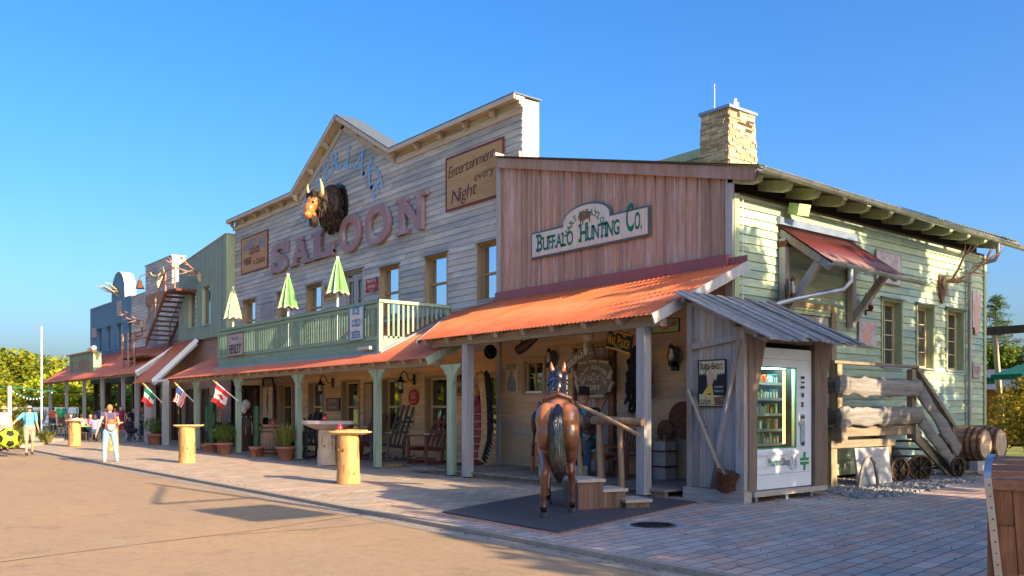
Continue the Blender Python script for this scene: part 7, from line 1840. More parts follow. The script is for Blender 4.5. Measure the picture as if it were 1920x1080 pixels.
for z_ in (2.13, 1.47): o_ = len(m.v); m.tube([(XD-.07, Yl+.12, z_), (XD-.6, Yl+.14, z_+.02), (XC+.1, Yl+.12, z_)], [.17, .18, .16], 10, jit=.06); m.v[o_:] = [(p[0], Yl+.12+(p[1]-Yl-.12)*.35, p[2]) for p in m.v[o_:]]; m.mark()
m.each('end_rail_log', 'drift_dark', dkk)
m = MB()
for (y, zt) in ((Yl+.18, 2.58), (Yr-.12, 2.56)): m.box(XD-.22, XD-.09, y-.09, y+.09, .95, zt); m.mark()
m.each('rail_post', 'deck_timber_z', dkk)
m = MB(); m.bar((XD-.15, Yl-.05, 2.62), (XD-.15, Yr+.05, 2.62), .16, .06); m.mark(); m.bar((XD-.15, Yl+.1, 2.622), (XC+.05, Yl+.1, 2.622), .14, .06); m.mark(); m.bar((XD-.15, Yr+.05, 2.60), (XD-.15, 22.1, 1.18), .14, .10); m.each('handrail', 'deck_timber', dkk)
m = MB(); m.box(XD-.22, XD-.1, 21.95, 22.07, 0, 1.2); m.build('newel_post', 'deck_timber_z', dkk)
m = MB(); m.box(XD-.2, XD-.08, Yl+.3, Yr-.1, 1.06, 1.26); m.mark(); m.box(XD-.10, XD+.02, Yl+.05, Yl+.30, .98, 1.30); m.mark(); m.box(XD-.10, XD+.0, Yr-.22, Yr-.02, .92, 1.25); m.mark(); m.box(XD-.3, XD-.12, Yl-.1, Yr-.9, .82, .98); m.each('beam', 'deck_timber', dkk)
m = MB()
for y in (Yl+.08, 18.95): m.box(XD-.34, XD-.16, y-.11, y+.11, 0, .82); m.mark()
m.each('leg', 'deck_timber_z', dkk)
m = MB(); y = Yl
while y < Yr: m.box(XC+.05, XD-.12, y+.004, y+.135, 1.262, 1.30); y += .14
m.build('deck_boards', 'deck_board', dkk)
m = MB(); m.bar((XD-.13, Yr-.15, 1.10), (XD-.13, 21.75, .12), .06, .24); m.mark(); m.bar((XC+.15, Yr-.1, 1.15), (XC+.15, 21.75, .15), .06, .24); m.each('stringer', 'deck_timber', dkk)
m = MB()
for i in range(5): f = (i+1)/6; y = Yr-.1+f*1.75; z_ = 1.25-f*1.2; m.box(XC+.12, XD-.12, y-.14, y+.12, z_, z_+.045); m.mark()
m.each('tread', 'deck_board', dkk)
# things under the deck
def wheel(u, v, r, T, label, spokes=8):
    t = thing('spoked_wheel_relic', label, 'wheel', tuple(T.translation), 0, 'old cart wheels by the deck'); m = MB(T @ RXm(pi/2)); m.lathe([(r, -.03), (r, .03), (r*.84, .025), (r*.84, -.025), (r, -.03)], 28); m.build('rim', 'brown_door', t)
    m = MB(T @ RXm(pi/2)); m.lathe([(.05, -.06), (.07, 0), (.05, .06)], 12); 
    for k in range(spokes): a = 2*pi*k/spokes; m.bar((.04*cos(a), .04*sin(a), 0), (r*.86*cos(a), r*.86*sin(a), 0), .025, .02)
    m.build('spokes', 'iron', t)
y, z = xp(1653, 888, -9.75); wheel(0, 0, .28, TR(-9.72, 19.0, .27) @ RZ(radians(75)), 'dark small wheel leaning under the deck left of the second leg')
wheel(0, 0, .30, TR(-9.62, 19.75, .30) @ RZ(radians(55)), 'dark spoked wheel right of the second deck leg')
wheel(0, 0, .25, TR(-9.45, 21.25, .25) @ RZ(radians(80)), 'small wheel at the foot of the deck steps')
t = thing('broken_white_board', 'weathered white board with a broken hoop leaning under the deck', 'board', (-9.6, 17.7, 0)); m = MB(fr((-9.62, 17.75, 0), (.12, 1, 0), (.0, 0, 1))); m.box(-.52, .62, 0, .05, .02, .82, T=RXm(radians(-8))); m.build('board', 'white_plank', t)
m = MB(fr((-9.50, 17.4, 0), (.12, 1, 0), (0, 0, 1))); m.tube([(-.42, 0, .02), (-.34, 0, .35), (-.2, 0, .60), (-.05, 0, .66), (.10, 0, .5), (.18, 0, .2), (.20, 0, .02)], [.035]*7, 7); m.build('hoop', 'drift_log', t)
# gravel
G = [gp(1545, 921), gp(1610, 937), gp(1680, 932), gp(1760, 917), gp(1848, 893)]
m = MB(); m.quad((XC, 15.3, .003), *[(a, b, .003) for a, b in G], (XC, 24.6, .003)); struct(m.build('gravel_bed', 'gravel_stone'))
def inpoly(x, y, P):
    c = False
    for k in range(len(P)):
        x1, y1 = P[k]; x2, y2 = P[k-1]
        if (y1 > y) != (y2 > y) and x < (x2-x1)*(y-y1)/(y2-y1)+x1: c = not c
    return c
PG = [(XC, 15.3)]+G+[(XC, 24.6)]; m = MB(); k = 0
while k < 3600:
    x = random.uniform(-11, -8.0); y = random.uniform(14, 25)
    if not inpoly(x, y, PG): 
        if random.random() > .006: continue
    r = random.uniform(.018, .045); n = 6; q = random.uniform(0, 6); vs = [(x+r*random.uniform(.7, 1.2)*cos(q+a*2*pi/n), y+r*random.uniform(.7, 1.2)*sin(q+a*2*pi/n), random.uniform(0, .015)) for a in range(n)]; vs += [(x+(a-x)*.6, y+(b-y)*.6, .02+r*.6*random.uniform(.6, 1.3)) for a, b, c in vs]
    m.add(vs, [(a, (a+1) % n, n+(a+1) % n, n+a) for a in range(n)]+[tuple(range(n, 2*n))]); k += 1
tag(m.build('gravel', 'gravel_stone'), 'loose grey gravel along the foot of the side deck', 'gravel', kind='stuff')
m = MB()
for i in range(4): m.bar((-10.3+i*.28, 22.3, .05+.01*i), (-9.0+i*.28, 23.0+i*.1, .05+.01*i), .22, .05)
tag(m.build('loose_planks', 'rope'), 'flat sunlit planks on the ground before the barrels', 'planks')
# barrels on their sides
for (u, v, Y, lab) in [(1850, 830, 24.0, 'oak barrel lying on its side nearest the deck steps'), (1879, 822, 24.95, 'oak barrel lying on its side behind the first barrel')]:
    a, b = ray(u); d = Y/b; x = a*d; t = thing('lying_barrel', lab, 'barrel', (x-.5, Y, 0), 0, 'barrels lying beside the store'); T = TR(x-1.15, Y, .72) @ RYm(radians(90)); barrel(t, T, .48, 1.15, 'barrel_oak_x', (.06, .20, .32, .68, .80, .94))
m = MB(); m.box(-10.9, -10.7, 23.6, 25.4, 0, .28); m.box(-10.2, -10.0, 23.6, 25.4, 0, .28); 
for o, l in zip(m.each('support_beam', 'white_plank'), ('pale timber under the far ends of the lying barrels', 'pale timber under the near ends of the lying barrels')): tag(o, l, 'timber')
# foreground chest shaped bin
def bin_():
    a, b = ray(1845); d = 7.0; P0 = Vector((a*d, b*d, 0)); rl = sqrt(a*a+b*b); x_ = RZ(radians(-7)).to_3x3() @ Vector((b/rl, -a/rl, 0))
    t = thing('chest_shaped_bin', 'dark plank bin with a curved lid and riveted metal edge in the right foreground', 'litter bin', tuple(P0)); T = fr(P0, x_, (0, 0, 1)); H_ = 1.17; W_ = 1.25; tp = .20
    def fx(z, x): c = W_/2; k = 1-tp*(1-z/H_)*.85; return c+(x-c)*k
    m = MB(T); n = 8; x = .03
    for i in range(n):
        x0 = .04+(W_-.08)*i/n; x1 = .04+(W_-.08)*(i+1)/n; zs_ = [0, random.uniform(.3, .9)*H_*.85, H_*.86]
        for za, zb in zip(zs_[:-1], zs_[1:]): m.add([(fx(za, x0)+.003, .02, za+.002), (fx(za, x1)-.003, .02, za+.002), (fx(zb, x1)-.003, 0, zb-.002), (fx(zb, x0)+.003, 0, zb-.002)], [(0, 1, 2, 3)])
    m.build('front_planks', 'bin_plank', t)
    m = MB(T); m.box(.02, W_-.02, .03, .9, .02, H_*.9); m.build('inner_box', 'bin_plank', t)
    m = MB(T); m.box(.04, W_-.04, -.02, .03, H_*.86, H_*.93); m.mark()
    for k in range(5): a0, a1 = k*radians(20), (k+1)*radians(20)-.03; R_ = .30; m.add([(.04, .28-R_*cos(a0), H_*.94+R_*sin(a0)*.55), (W_-.04, .28-R_*cos(a0), H_*.94+R_*sin(a0)*.55), (W_-.04, .28-R_*cos(a1), H_*.94+R_*sin(a1)*.55), (.04, .28-R_*cos(a1), H_*.94+R_*sin(a1)*.55)], [(0, 1, 2, 3)]); m.mark()
    m.each('lid_plank', 'bin_plank_x', t)
    m = MB(T); pts = [(fx(0, 0), .012, 0), (fx(H_*.86, 0), -.012, H_*.86)]
    for side in (0, W_):
        q = 1 if side == 0 else -1; m.add([(fx(0, side), .008, 0), (fx(0, side)+q*.055, .008, 0), (side+q*.055, -.024, H_*.94), (side, -.024, H_*.94), (fx(0, side), .06, 0), (side, .06, H_*.94)], [(0, 1, 2, 3), (0, 3, 5, 4)]); m.mark()
        vs = []
        for k in range(7): a0 = k*radians(16); vs += [(side, .28-.31*cos(a0), H_*.94+.31*sin(a0)*.56), (side+q*.055, .28-.31*cos(a0), H_*.94+.31*sin(a0)*.56)]
        m.add(vs, [(2*k, 2*k+1, 2*k+3, 2*k+2) for k in range(6)]); m.mark()
    m.each('metal_edge', 'zinc', t)
    m = MB(T)
    for k in range(12):
        z_ = .05+k*.09; p = (fx(z_, 0)+.028, .008-.032*z_/H_-.004, z_); m.ell(p, .008, 6, 4)
    m.build('rivets', 'tin', t)
bin_()
# ================================================================== PEOPLE
def capsule(m, a, b, ra, rb, n=12):
    a, b = Vector(a), Vector(b); k = max(2, int((b-a).length/.04))
    m.tube([a, b], [ra, rb], n); m.ell(a, ra, n, 8); m.ell(b, rb, n, 8)
J0 = dict(hip=(0, 0, .93), lh=(-.095, 0, .90), rh=(.095, 0, .90), lk=(-.105, .02, .50), rk=(.105, .02, .50), la=(-.11, -.02, .09), ra=(.11, -.02, .09),
          ch=(0, 0, 1.25), ls=(-.185, -.01, 1.42), rs=(.185, -.01, 1.42), le=(-.25, -.02, 1.13), re=(.25, -.02, 1.13), lw=(-.27, .06, .88), rw=(.27, .06, .88), hd=(0, .015, 1.60), tw=0)
SIT = dict(hip=(0, -.02, .50), lh=(-.10, 0, .50), rh=(.10, 0, .50), lk=(-.13, .44, .50), rk=(.13, .44, .50), la=(-.13, .42, .08), ra=(.13, .42, .08), ch=(0, 0, .83), ls=(-.185, 0, 1.0), rs=(.185, 0, 1.0), le=(-.24, .12, .76), re=(.24, .12, .76), lw=(-.12, .36, .66), rw=(.12, .36, .66), hd=(0, .03, 1.19))
def person(loc, rot, label, J=None, k=1.0, shirt='cloth_white', sleeve=.55, pants='cloth_jeans', leg=1.0, shoes='shoe_dark', skin='skin', hair='hair_brown', long=False, hat=None, girth=1.0, female=False, glasses=False, group=None, vox=.016):
    q = dict(J0); q.update(J or {}); P = {n: (Vector(v) if n != 'tw' else v) for n, v in q.items()}
    t = thing('person', label, 'person', loc, rot, group); M = TR(*loc) @ RZ(rot) @ Matrix.Scale(k, 4); hd = P['hd']; up = (hd-P['ch']).normalized()
    def limb(m, a, b, c, r0, r1, r2, add=0, f=2.0):
        a, b, c = P[a], P[b], P[c]
        if f <= 1: capsule(m, a, a.lerp(b, f), r0+add, (r0+(r1-r0)*f)+add); return
        capsule(m, a, b, r0+add, r1+add); e = b.lerp(c, min(1, f-1)); capsule(m, b, e, r1+add, r1+(r2-r1)*min(1, f-1)+add)
    def torso(m, add=0, top=True):
        g = girth; w_ = .155 if not female else .14; c = P['ch']; h = P['hip']; nb = (P['ls']+P['rs'])/2
        m.ell(h, ((w_+.01)*g+add, .115*g+add, .12+add)); m.ell(h.lerp(c, .45), (w_*.93*g+add, .105*g+add, .15+add)); m.ell(c, (w_*1.05*g+add, .115*g+add, .17+add)); m.ell(c.lerp(nb, .65), (w_*1.1+add, .10+add, .11+add))
        capsule(m, P['ls'], P['rs'], .058+add, .058+add)
        if female: m.ell(c+Vector((.065, .09, .0)), .065+add); m.ell(c+Vector((-.065, .09, 0)), .065+add)
    m = MB(M); torso(m); nb = (P['ls']+P['rs'])/2; capsule(m, nb, hd-up*.10, .055, .05)
    m.ell(hd, (.075, .092, .115)); m.ell(hd+Vector((0, .035, -.055)), (.055, .06, .055)); m.ell(hd+Vector((0, .098, -.012)), (.014, .022, .024)); m.ell(hd+Vector((0, .085, -.055)), (.026, .012, .009))
    for s in (-1, 1): m.ell(hd+Vector((s*.078, -.005, -.005)), (.013, .022, .03))
    for a, b, c in (('ls', 'le', 'lw'), ('rs', 're', 'rw')): limb(m, a, b, c, .047, .037, .026)
    for a, b, c in (('lh', 'lk', 'la'), ('rh', 'rk', 'ra')): limb(m, a, b, c, .085, .056, .036)
    hands = []
    for s, w_, e in ((-1, 'lw', 'le'), (1, 'rw', 're')):
        d = (P[w_]-P[e]).normalized(); c = P[w_]+d*.05; sd = d.cross(Vector((0, 1, 0)) if abs(d.y) < .8 else Vector((0, 0, 1))).normalized(); m.ell(c, (.024, .036, .046)); hands.append((s, c, d, sd))
    o = m.build('body', skin, t); baked(o, vox*k, 3)
    f = MB(M)
    for s, c, d, sd in hands:
        fw = Vector((0, 1, 0)); fw = (fw-d*fw.dot(d)).normalized()
        for i, L in enumerate((.062, .072, .068, .052)):
            b0 = c+d*.035+fw*(.027-.018*i); bend = -sd*s*.02; f.tube([b0, b0+d*L*.5+bend*.3, b0+d*L+bend], [.0088, .008, .0055], 6)
        b0 = c-d*.01+fw*.032; f.tube([b0, b0+fw*.022+d*.02, b0+fw*.028+d*.048], [.010, .009, .006], 6)
    join_into(o, f, t)
    if shirt:
        m = MB(M); torso(m, .014)
        if sleeve > 0:
            for a, b, c in (('ls', 'le', 'lw'), ('rs', 're', 'rw')): limb(m, a, b, c, .047, .037, .026, .017, sleeve)
        s_ = m.build('shirt', shirt, t); baked(s_, vox*k, 2)
    if pants:
        m = MB(M); h = P['hip']; m.ell(h, (.175*girth, .135*girth, .13)); m.ell(h+Vector((0, 0, .07)), (.165*girth, .125*girth, .08))
        for a, b, c in (('lh', 'lk', 'la'), ('rh', 'rk', 'ra')): limb(m, a, b, c, .085, .056, .040, .02, leg*2)
        s_ = m.build('trousers' if leg > .7 else 'shorts', pants, t); baked(s_, vox*k, 2)
    for a in ('la', 'ra'):
        m = MB(M); p = P[a]; z = p.z-.05; m.ell((p.x, p.y+.045, z), (.045, .12, .045)); m.ell((p.x, p.y-.01, z+.02), (.045, .06, .05)); o = m.build('shoe', shoes, t)
    if hair:
        m = MB(M); m.ell(hd+Vector((0, -.014, .02)), (.086, .098, .112))
        if long: m.ell(hd+Vector((0, -.06, -.08)), (.09, .06, .16)); m.ell(hd+Vector((.07, -.02, -.10)), (.03, .05, .13)); m.ell(hd+Vector((-.07, -.02, -.1)), (.03, .05, .13))
        m.v = m.v; o = m.build('hair', hair, t)
        bm = bmesh.new(); bm.from_mesh(o.data); inv = parent_frame(t).inverted()
        hh = (inv @ (M @ hd)); dl = [v for v in bm.verts if v.co.y-hh.y > .03*k and v.co.z-hh.z < .055*k]; bmesh.ops.delete(bm, geom=dl, context='VERTS'); bm.to_mesh(o.data); bm.free()
    m = MB(M)
    for s in (-1, 1): m.ell(hd+Vector((s*.03, .083, .012)), (.009, .007, .006), 6, 4); m.mark()
    m.each('eye', 'eye_dark', t)
    if glasses: m = MB(M); m.box(hd.x-.07, hd.x-.008, hd.y+.092, hd.y+.108, hd.z-.008, hd.z+.03); m.box(hd.x+.008, hd.x+.07, hd.y+.092, hd.y+.108, hd.z-.008, hd.z+.03); m.box(hd.x-.078, hd.x+.078, hd.y+.09, hd.y+.098, hd.z+.018, hd.z+.028); m.build('sunglasses', 'eye_dark', t)
    if hat:
        kind, hm = hat; m = MB(M @ TR(*hd))
        if kind == 'cap': m.ell((0, -.01, .045), (.092, .105, .085)); m.ell((0, .10, .045), (.07, .08, .012))
        elif kind == 'brim': m.lathe([(.001, .15), (.07, .15), (.09, .05), (.17, .035), (.175, .042), (.09, .065)], 20)
        else: m.lathe([(.001, .17), (.05, .18), (.085, .17), (.095, .055), (.12, .045), (.19, .055), (.195, .065), (.10, .06)], 24)
        m.build('hat', hm, t)
    return t, M, P
def G3(u, v): x, y = gp(u, v); return (x, y, 0)
def facing(p, to=(0, 0)): return atan2(to[1]-p[1], to[0]-p[0])-pi/2
# man with the ball
l = G3(55, 853); r = facing(l)+radians(8)
t, M, P = person(l, r, 'man in pale blue t-shirt, khaki shorts and grey cap, holding a big ball', dict(la=(-.10, -.10, .10), ra=(.12, .22, .09), rk=(.11, .14, .50), rs=(.185, .0, 1.41), re=(.42, .10, 1.20), rw=(.62, .22, .98), le=(-.23, -.06, 1.15), lw=(-.27, .06, .90)), 1.02, 'cloth_cyan', .75, 'cloth_khaki', .47, 'shoe_dark', 'skin_tan', 'hair_brown', hat=('cap', 'cloth_grey'), girth=1.15, glasses=True)
m = MB(M)
for s in (-1, 1): m.tube([(s*.12, -.12, 1.45), (s*.13, .02, 1.50), (s*.14, .13, 1.35), (s*.14, .13, 1.15), (s*.13, .02, 1.0)], .016, 6)
m.box(-.15, .15, -.27, -.14, 1.0, 1.45); m.build('backpack', 'cloth_navy', t)
bp = M @ Vector((.66, .28, .60)); t = thing('toy_football', 'big lime green ball with black patches in the hand of the man in pale blue', 'ball', tuple(bp))
m = MB(TR(*bp)); m.ell((0, 0, 0), .345, 32, 20); m.build('skin', 'ball_lime', t)
m = MB(TR(*bp)); gr = (1+sqrt(5))/2; ic = [Vector(p).normalized() for a in (-1, 1) for b in (-gr, gr) for p in ((0, a, b), (a, b, 0), (b, 0, a))]
for c in ic:
    e = c.orthogonal().normalized(); f = c.cross(e); m.add([c*.366]+[(c*.93+(e*cos(2*pi*i/5)+f*sin(2*pi*i/5))*.40).normalized()*.361 for i in range(5)], [(0, 1+i, 1+(i+1) % 5) for i in range(5)], .5)
m.build('patches', 'felt_black', t)
# man with the orange backpack, seen from behind
l = G3(206, 866.5); r = facing(l)+pi+radians(12)
t, M, P = person(l, r, 'person seen from behind in dark blue top and light jeans with orange backpack', dict(lk=(-.13, .05, .50), la=(-.17, -.08, .09), rk=(.15, .02, .5), ra=(.20, .0, .09), le=(-.30, -.06, 1.14), lw=(-.37, -.02, .88), re=(.27, .08, 1.15), rw=(.22, .28, 1.02)), 1.03, 'cloth_navy', 0, 'cloth_jeans', .95, 'shoe_white', 'skin', 'hair_ginger', girth=1.0)
m = MB(M); m.ell((0, -.17, 1.08), (.13, .07, .16)); b = m.build('backpack', 'cloth_grey', t)
m = MB(M); m.ell((0, -.20, 1.20), (.10, .055, .09)); m.tube([(-.13, -.10, 1.02), (-.12, -.135, 1.25), (-.12, -.09, 1.44), (-.13, .03, 1.49)], .02, 6); m.tube([(.13, -.10, 1.02), (.12, -.135, 1.25), (.12, -.09, 1.44), (.13, .03, 1.49)], .02, 6); m.build('straps', 'cloth_orange', b)
a_, b_ = gp(8, 846); t, M, P = person((a_, b_, 0), facing((a_, b_)), 'person in a white tank top, straw hat and sunglasses at the far left edge', None, 1.0, 'cloth_white', 0, 'cloth_khaki', .5, hat=('brim', 'straw'), glasses=True, skin='skin_tan')
# group under the small porch
def P_at(u, v, **kw): x, y = gp(u, v); return (x, y, 0)
l = P_at(227, 827); person(l, facing(l)+.1, 'woman in a maroon tank top standing in front of the seated group', dict(lw=(-.2, .2, 1.0), le=(-.27, .0, 1.15), rw=(.3, .05, .86)), 1.04, 'cloth_maroon', 0, 'cloth_red', .45, 'shoe_white', 'skin', 'hair_brown', long=True, female=True)
l = P_at(233, 823); person(l, facing(l), 'dark haired woman in a black dress behind the woman in maroon', None, 1.08, 'cloth_black', 0, 'cloth_black', .8, 'shoe_dark', 'skin', 'hair_dark', long=True, female=True)
l = P_at(251, 824); person(l, facing(l)-.2, 'woman in a black t-shirt with a round grey print sitting beside the pushchair', dict(SIT, hip=(0, 0, .80), lh=(-.1, 0, .8), rh=(.1, 0, .8), lk=(-.13, .4, .70), rk=(.13, .4, .7), la=(-.13, .38, .25), ra=(.13, .38, .25), ch=(0, 0, 1.12), ls=(-.185, 0, 1.3), rs=(.185, 0, 1.3), le=(-.25, .1, 1.05), re=(.25, .1, 1.05), lw=(-.1, .3, .92), rw=(.12, .3, .92), hd=(0, .03, 1.50)), 1.05, 'cloth_black', .6, 'cloth_darkjeans', 1.0, 'shoe_dark', 'skin', 'hair_dark', female=True)
x, y = gp(251, 824); m = MB(); m.lathe([(.2, 0), (.2, .68), (.18, .70), (.001, .70)], 14, c=(x, y-.05, 0)); tag(m.build('stool', 'brown_door'), 'dark high stool under the woman with the round print', 'stool')
l = P_at(115, 817); person(l, facing(l)+pi-.2, 'man in a green t-shirt and brown shorts standing with his back turned on the terrace', None, 1.12, 'cloth_green', .7, 'cloth_brown', .5, 'shoe_dark', 'skin', 'hair_brown', girth=1.05, vox=.02)
for (u, v, rr, lab, sh, hr_, fm) in [(131, 822, 1.2, 'seated woman in a red top behind the far posts', 'cloth_red', 'hair_brown', 1), (139, 823, 2.6, 'seated person in a teal top on the terrace', 'cloth_teal', 'hair_dark', 1), (145, 824, 3.3, 'seated man in a white shirt with a dark shoulder strap on the terrace', 'cloth_white', 'hair_dark', 0), (153, 826, 3.0, 'seated person in pale grey beside the thick grey post', 'cloth_grey', 'hair_brown', 0), (169, 824, .6, 'seated brown haired woman in a dark top on the terrace', 'cloth_maroon', 'hair_brown', 1), (178, 829, 3.2, 'seated girl in a lilac top with her back to the street', 'cloth_lilac', 'hair_brown', 1)]:
    l = P_at(u, v); person(l, facing(l)+rr, lab, SIT, 1.05, sh, .6, 'cloth_darkjeans', 1.0, 'shoe_dark', 'skin', hr_, long=bool(fm), female=bool(fm), group='guests seated on the terrace', vox=.022)
    m = MB(TR(l[0], l[1], 0)); m.box(-.22, .22, -.2, .2, .40, .44); s_ = thing('terrace_chair', 'brown chair under the '+lab.replace(' on the terrace', '').replace(' behind the far posts', '').replace(' beside the thick grey post', '').replace(' with her back to the street', ''), 'chair', l, 0, 'chairs on the terrace'); m.build('seat', 'brown_door', s_)
    m = MB(TR(l[0], l[1], 0))
    for a in (-.2, .2):
        for b in (-.18, .18): m.box(a-.02, a+.02, b-.02, b+.02, 0, .40); m.mark()
    m.each('leg', 'brown_door', s_)
for (u, v, lab) in [(104, 819, 'dark terrace table near the man in green'), (160, 826, 'green topped terrace table among the seated guests')]:
    x, y = gp(u, v); t = thing('terrace_table', lab, 'table', (x, y, 0)); m = MB(TR(x, y, 0)); m.box(-.8, .8, -.45, .45, .72, .77); m.build('table_top', 'umbrella_green' if 'green top' in lab else 'brown_door', t); m = MB(TR(x, y, 0)); m.cyl((0, 0, 0), (0, 0, .72), .06); m.build('leg', 'iron', t)
for (u, v, rr, lab, sh, pn, hr_, fm) in [(198, 822, .4, 'woman in a white blouse standing inside the far porch', 'cloth_white', 'cloth_navy', 'hair_brown', 1), (186, 820, 2.8, 'man in a navy shirt standing inside the far porch', 'cloth_navy', 'cloth_khaki', 'hair_dark', 0), (100, 813, 3.3, 'man in an orange shirt standing beyond the man in green', 'cloth_orange', 'cloth_darkjeans', 'hair_dark', 0), (265, 826, 1.0, 'woman in a grey top beside the pushchair', 'cloth_grey', 'cloth_darkjeans', 'hair_ginger', 1), (216, 823, -.4, 'girl in a red top beside the woman in maroon', 'cloth_red', 'cloth_darkjeans', 'hair_dark', 1)]:
    l = P_at(u, v); person(l, facing(l)+rr, lab, dict(la=(-.12, -.06, .09), ra=(.1, .08, .09), lw=(-.18, .22, 1.0), le=(-.25, .0, 1.14)), 1.0, sh, .6, pn, 1.0, 'shoe_dark', 'skin', hr_, long=bool(fm), female=bool(fm), vox=.02)
# pushchair
x, y = gp(247, 829); t = thing('pushchair', 'dark pushchair with pale round wheels in front of the seated women', 'pushchair', (x, y, 0)); M0 = TR(x, y, 0) @ RZ(radians(30))
m = MB(M0)
for (a, b, r) in [(-.35, -.25, .30), (-.35, .25, .30), (.4, -.2, .16), (.4, .2, .16)]: m.lathe([(r, -.025), (r, .025), (r*.82, .02), (r*.82, -.02), (r, -.025)], 20, c=(a, b, r), axis=RXm(pi/2)); m.mark()
m.each('tyre', 'cloth_grey', t)
m = MB(M0); m.tube([(-.35, -.25, .3), (.0, -.24, .55), (-.55, -.24, 1.05), (-.55, .24, 1.05), (0, .24, .55), (-.35, .25, .3)], .02, 6); m.tube([(0, -.24, .55), (.4, -.2, .16), (.4, .2, .16), (0, .24, .55)], .02, 6); m.build('frame', 'iron', t)
m = MB(M0); m.ell((0, 0, .58), (.36, .22, .14)); m.ell((-.22, 0, .80), (.22, .23, .24)); m.build('seat', 'cloth_black', t)
# cart between the posts
x, y = gp(330, 838); t = thing('old_cart', 'old wooden cart with large dark wheels between the porch posts', 'cart', (x, y+.8, 0)); M0 = TR(x+.6, y+.9, 0)
m = MB(M0)
for (a, b) in [(-.9, 0), (1.1, .1)]:
    r = .58; T = (a, b, r); m.lathe([(r, -.03), (r, .03), (r*.9, .025), (r*.9, -.025), (r, -.03)], 28, c=T, axis=RXm(pi/2)); m.lathe([(.07, -.06), (.07, .06)], 10, c=T, axis=RXm(pi/2))
    for k in range(10): q = 2*pi*k/10; m.bar((a, b, r), (a+r*.9*cos(q), b, r+r*.9*sin(q)), .03, .03)
    m.mark()
m.each('wheel', 'iron', t)
m = MB(M0); m.box(-1.3, 1.5, .1, .9, .75, 1.05); m.bar((-1.2, .1, .9), (-2.0, -.3, .6), .06, .06); m.build('bed', 'brown_door', t)
# cowboy figure sitting behind the horse
p = at(1093, 850, 13.6); t, M, P = person((p.x, 13.66, .16), radians(185+28), 'life size cowboy figure in a black hat and brown jacket sitting behind the horse', dict(SIT, hip=(0, -.02, .52), hd=(0, .05, 1.22), lw=(-.15, .40, .62), rw=(.2, .36, .62)), 1.42, 'leather', 1.9, 'cloth_darkjeans', 1.0, 'shoe_dark', 'skin_tan', 'hair_dark', hat=('cowboy', 'felt_black')); t['category'] = 'figure'
m = MB(M); m.ell((0, .0, 1.05), (.085, .09, .04)); m.ell((0, .09, .98), (.05, .03, .07)); m.build('neckerchief', 'cloth_teal', t)
m = MB(M); m.lathe([(.185, -.03), (.19, 0), (.185, .03)], 20, c=(0, 0, .62)); m.build('sash', 'cloth_teal', t)
# ================================================================== TREES AND FAR BACKGROUND
def crownmesh(R, h0, h1, n, size, seed, mat, clumps=26, squash=1.0, hollow=.25, cone=False):
    random.seed(seed); m = MB(); cl = []
    for i in range(clumps):
        th = random.uniform(0, 6.283); f = random.random(); z = h0+(h1-h0)*f
        prof = (1-f)*.95+.05 if cone else sqrt(max(.05, 1-(2*f-1)**2))
        q = R*prof*random.uniform(hollow, .92); cl.append((Vector((q*cos(th), q*sin(th), z)), random.uniform(.20, .36)*R*(prof*.5+.5)))
    for i in range(n):
        c, r = random.choice(cl); th = random.uniform(0, 6.283); ph = random.uniform(-1, 1); nx = sqrt(1-ph*ph); q = r*random.random()**.33
        p = c+Vector((nx*cos(th)*q, nx*sin(th)*q, ph*q*squash)); s_ = size*random.uniform(.5, 1.35); a = Vector((random.gauss(0, 1), random.gauss(0, 1), random.gauss(0, .8))).normalized(); b = a.orthogonal().normalized(); b = Matrix.Rotation(random.uniform(0, 6.28), 3, a) @ b
        m.add([p-a*s_*.5, p+b*s_*.32, p+a*s_*.55, p-b*s_*.32], [(0, 1, 2, 3)])
    return m, cl
def tree(name, label, x, y, R, H, seed, mat='leaf_sun', n=6000, size=.3, h0=None, clumps=30, trunk=.2, group=None, hollow=.25, z=0):
    h0 = H*.28 if h0 is None else h0; t = thing(name, label, 'tree', (x, y, z), 0, group)
    m, cl = crownmesh(R, h0, H-.3*R, n, size, seed, mat, clumps, .85, hollow); m.build('crown', mat, t, False)
    m = MB(); m.tube([(0, 0, -.1), (.05, 0, H*.2), (-.05, .05, H*.45), (0, 0, H*.8)], [trunk*1.3, trunk, trunk*.7, trunk*.2], 9, jit=.06)
    for c, r in cl[:16]: m.tube([(0, 0, min(c.z*.7, H*.45)), (c.x*.5, c.y*.5, c.z*.85), tuple(c)], [trunk*.4, trunk*.22, trunk*.06], 6)
    m.build('trunk', 'trunk_bark', t, False); return t
G_FAR = 'leafy trees beyond the far end of the street'
T1 = tree('leafy_tree', 'tall yellow green tree behind the lamp post at the far left', -84, 6, 5.2, 8.3, 21, 'leaf_sun', 9000, .42, 1.5, 46, .25, G_FAR)
def dtree(src, lab, x, y, rz, s, nm=None):
    c = dup(src, (x, y, 0), rz, lab, s)
    return c
dtree(T1, 'rounded tree at the left picture edge behind the person in the straw hat', -86, -3, 1.2, (1.0, 1.0, .90))
dtree(T1, 'tree crown filling the gap left of the cantina sign', -85, 14, 2.4, (.95, 1.0, .92))
dtree(T1, 'low tree between the lamp post and the cantina porch', -79, 10.5, 4.0, (.75, .75, .68))
dtree(T1, 'small tree beneath the end of the cantina porch', -90, 21, 5.1, (1.0, 1.0, .8))
T2 = tree('lime_tree', 'bright lime yellow tree seen between the terrace posts', -77, 16.5, 3.4, 5.6, 5, 'leaf_lime', 5000, .35, .4, 26, .15)
T3 = tree('dark_bush_tree', 'darker tree between the terrace posts beside the lime yellow one', -74, 19.5, 3, 5.4, 9, 'leaf_green', 4000, .35, .4, 24, .15)
